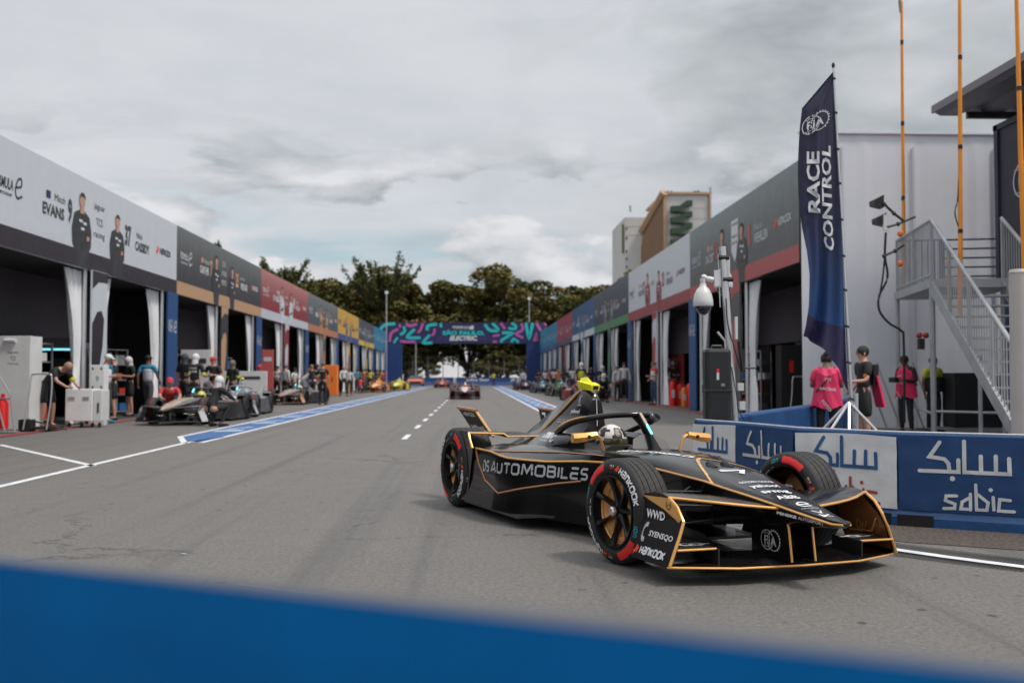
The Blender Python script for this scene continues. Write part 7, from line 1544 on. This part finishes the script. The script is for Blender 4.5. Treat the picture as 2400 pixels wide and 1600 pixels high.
for i, (px, Y, a, tp, hd, lb) in enumerate(((838, 70, 30, BLU, HAIRB, 'person in blue top before the amber garage'), (850, 71, -40, ORG, HAIRB, 'person in orange before the amber garage'), (858, 72, 60, BLK, BLK, 'person in black beside the orange one'), (868, 76, 0, YEL, BLK, 'person in yellow before the graphite garage'), (884, 80, 20, DKG, HAIRB, 'person in grey before the graphite garage'), (892, 82, -30, ORG, BLK, 'person in orange by the teal garage'), (845, 69, 170, RED, HAIRB, 'person in red crouching before the amber garage'), (898, 86, 10, RED, HAIRB, 'person in red by the teal garage'))):
    pp(lb, px, Y, a, kind=['front', 'stand', 'fold', 'walk'][i % 4] if i != 6 else 'kneel', top=('tee', tp), legs=('trousers', [BLK, NAV, DKG][i % 3]), head=('hair', hd), group='distant people at the west garages', skin=[SKIN1, SKIN2][i % 2], h=1.74)
pp('marshal in yellow standing far off behind the lane', 1157, 112, 10, top=('tee', YEL), legs=('trousers', NAV), head=('hair', HAIRB), skin=SKIN2, h=1.7)
pp('person in white shirt far off by the right gantry leg', 1225, 84, -30, top=('long', WHT), legs=('trousers', NAV), head=('hair', HAIRB), h=1.72)
for i, (px, Y, a, kd, tp, hd, lb) in enumerate(((1262, 78, 20, 'front', BLK, HAIRB, 'person in black farthest left of the east crowd'), (1278, 76, -20, 'stand', WHT, KHA, 'person in cream top in the east crowd'), (1290, 75, 30, 'walk', RED, HAIRB, 'person in red top in the east crowd'), (1299, 73, 150, 'stand', WHT, HAIRB, 'person in white and red vest in the east crowd'), (1308, 66, 0, 'front', ORG, ORG, 'person in orange top in the east crowd'), (1321, 68, 30, 'fold', NAV, HAIRB, 'tall person in navy in the east crowd'), (1334, 66, 170, 'front', BLK, DKG, 'person in black behind the tall navy one'), (1343, 60, -30, 'stand', WHT, KHA, 'person in pale top behind the yellow cover'), (1352, 62, 40, 'walk', DKG, HAIRB, 'person in grey top behind the yellow cover'), (1385, 56, 0, 'front', BLK, KHA, 'person in black beside the white helmeted pair'), (1270, 82, 90, 'walk', DKG, BLK, 'person in grey walking beyond the east crowd'))):
    pp(lb, px, Y, a, kind=kd, top=('tee', tp), legs=('trousers', [BLK, NAV, DKG][i % 3]), head=('hair', hd), group='distant crowd at the east garages', skin=[SKIN1, SKIN2][i % 2], h=1.66 + .04 * (i % 4))
pp('crew member in white balaclava and yellow bib above the yellow cover', 1362, 47.5, 10, kind='stand', top=('tee', BLK), legs=('trousers', BLK), vest=YEL, head=('helmet', BALC), group=PG2, h=1.84)
pp('crew member in black and white balaclava standing left of the white shirts', 1412, 48.5, -20, kind='front', top=('tee', BLK), legs=('trousers', BLK), head=('helmet', BALC), group=PG2, h=1.72)
pp('crew member with white balaclava crouching behind the red car', 1412, 44.2, 10, kind='kneel', top=('tee', BLK), legs=('trousers', BLK), head=('helmet', BALC), group=PG2, h=2.0)
pp('shorter person in white shirt next to the blue banner', 1447, 46.5, 30, kind='stand', top=('long', WHT), legs=('trousers', BLK), head=('hair', GRY), group=PG2, h=1.68)
pp('taller person in white shirt and black trousers next to the blue banner', 1463, 45.8, -10, kind='stand', top=('long', WHT), legs=('trousers', BLK), head=('hair', HAIRB), skin=SKIN1, group=PG2, h=1.84)
pp('person in red and white top and jeans at the red partition', 1532, 40, -70, kind='one', top=('tee', RED), legs=('trousers', DEN), vest=WHT, head=('hair', KHA), group=PG2, h=1.80)
pp('person in white cap, black shirt and red trousers looking down', 1577, 40, -20, kind='front', top=('tee', BLK), legs=('trousers', RED), head=('cap', CAPW), group=PG2, h=1.80)
pp('person in white shirt half hidden behind the black case', 1650, 33, 60, kind='stand', top=('long', WHT), legs=('trousers', NAV), head=('hair', HAIRB), skin=SKIN2, group=PG2, h=1.70)
pp('person with hair bun in pink photographer tabard left of the flagpole', 1937, 14.6, 165, kind='front', top=('tee', PNK), legs=('trousers', BLK), head=('bun', HAIRB), skin=SKIN2, group=PG3, h=1.54, extra=vestbib(PNK))
pp('person in black polo shirt just right of the flagpole looking left', 2022, 15.2, -82, kind='one', top=('tee', BLK), legs=('shorts', BLK), head=('hair', HAIRB), group=PG3, h=1.66, extra=lambda F: [('backpack', MB().loft([[Vector((x, y, z)) for x, y in ((-.13, .12), (-.09, .23), (.09, .23), (.13, .12))] for z in (1.42, 1.25, 1.08)], True, True), BLACK), ('pink_vest', MB().loft([[Vector((x + .02, y + (1.3 - z) * .25, z)) for x, y in ((-.13, .14), (-.09, .20), (.09, .20), (.13, .14))] for z in (1.24, 1.0, .72)], True, True), PNK), ('sleeve_badge', MB().tube([(.21, -.06, 1.24), (.235, -.10, 1.24)], .035, 6), ORG)])
pp('person in pink and black photographer tabard behind the stair legs', 2122, 19.9, -60, kind='front', top=('long', BLK), legs=('trousers', BLK), head=('hair', HAIRB), skin=SKIN2, group=PG3, h=1.62, extra=both_(vestbib(PNK), lambda F: [('camera', MB().box(Vector(F['J']['haR']) + Vector((.06, -.08, -.02)), (.16, .14, .11)), BLACK)]))
pp('person in yellow shirt and dark overalls behind the stair legs', 2187, 20.2, 12, kind='stand', top=('tee', YEL), legs=('trousers', BLK), head=('hair', HAIRB), skin=SKIN2, group=PG3, h=1.60, extra=lambda F: [('overall_bib', MB().loft([[Vector((.21 * cos(a), .165 * sin(a), z)) for a in [2 * pi * k / 16 for k in range(16)]] for z in (.92, 1.12, 1.26)], True, True), BLK)])
for px, Y, lb in ((2075, 20.9, 'grey folding legs leaning against the tent wall by the black shirted person'), (2160, 21.2, 'grey folding legs leaning against the tent wall between the two stair legs')):
    t = thing('folding_stand', lb, 'stand', (GX(px, Y), Y, 0)); 
    for x in (-.25, .05): MB().tube([(x - .2, .1, 1.45), (x + .2, -.2, .02)], .022, 6).build('leg', STEEL, t)
    MB().box((0, -.2, .04), (.6, .2, .05)).build('foot_plate', STEEL, t)
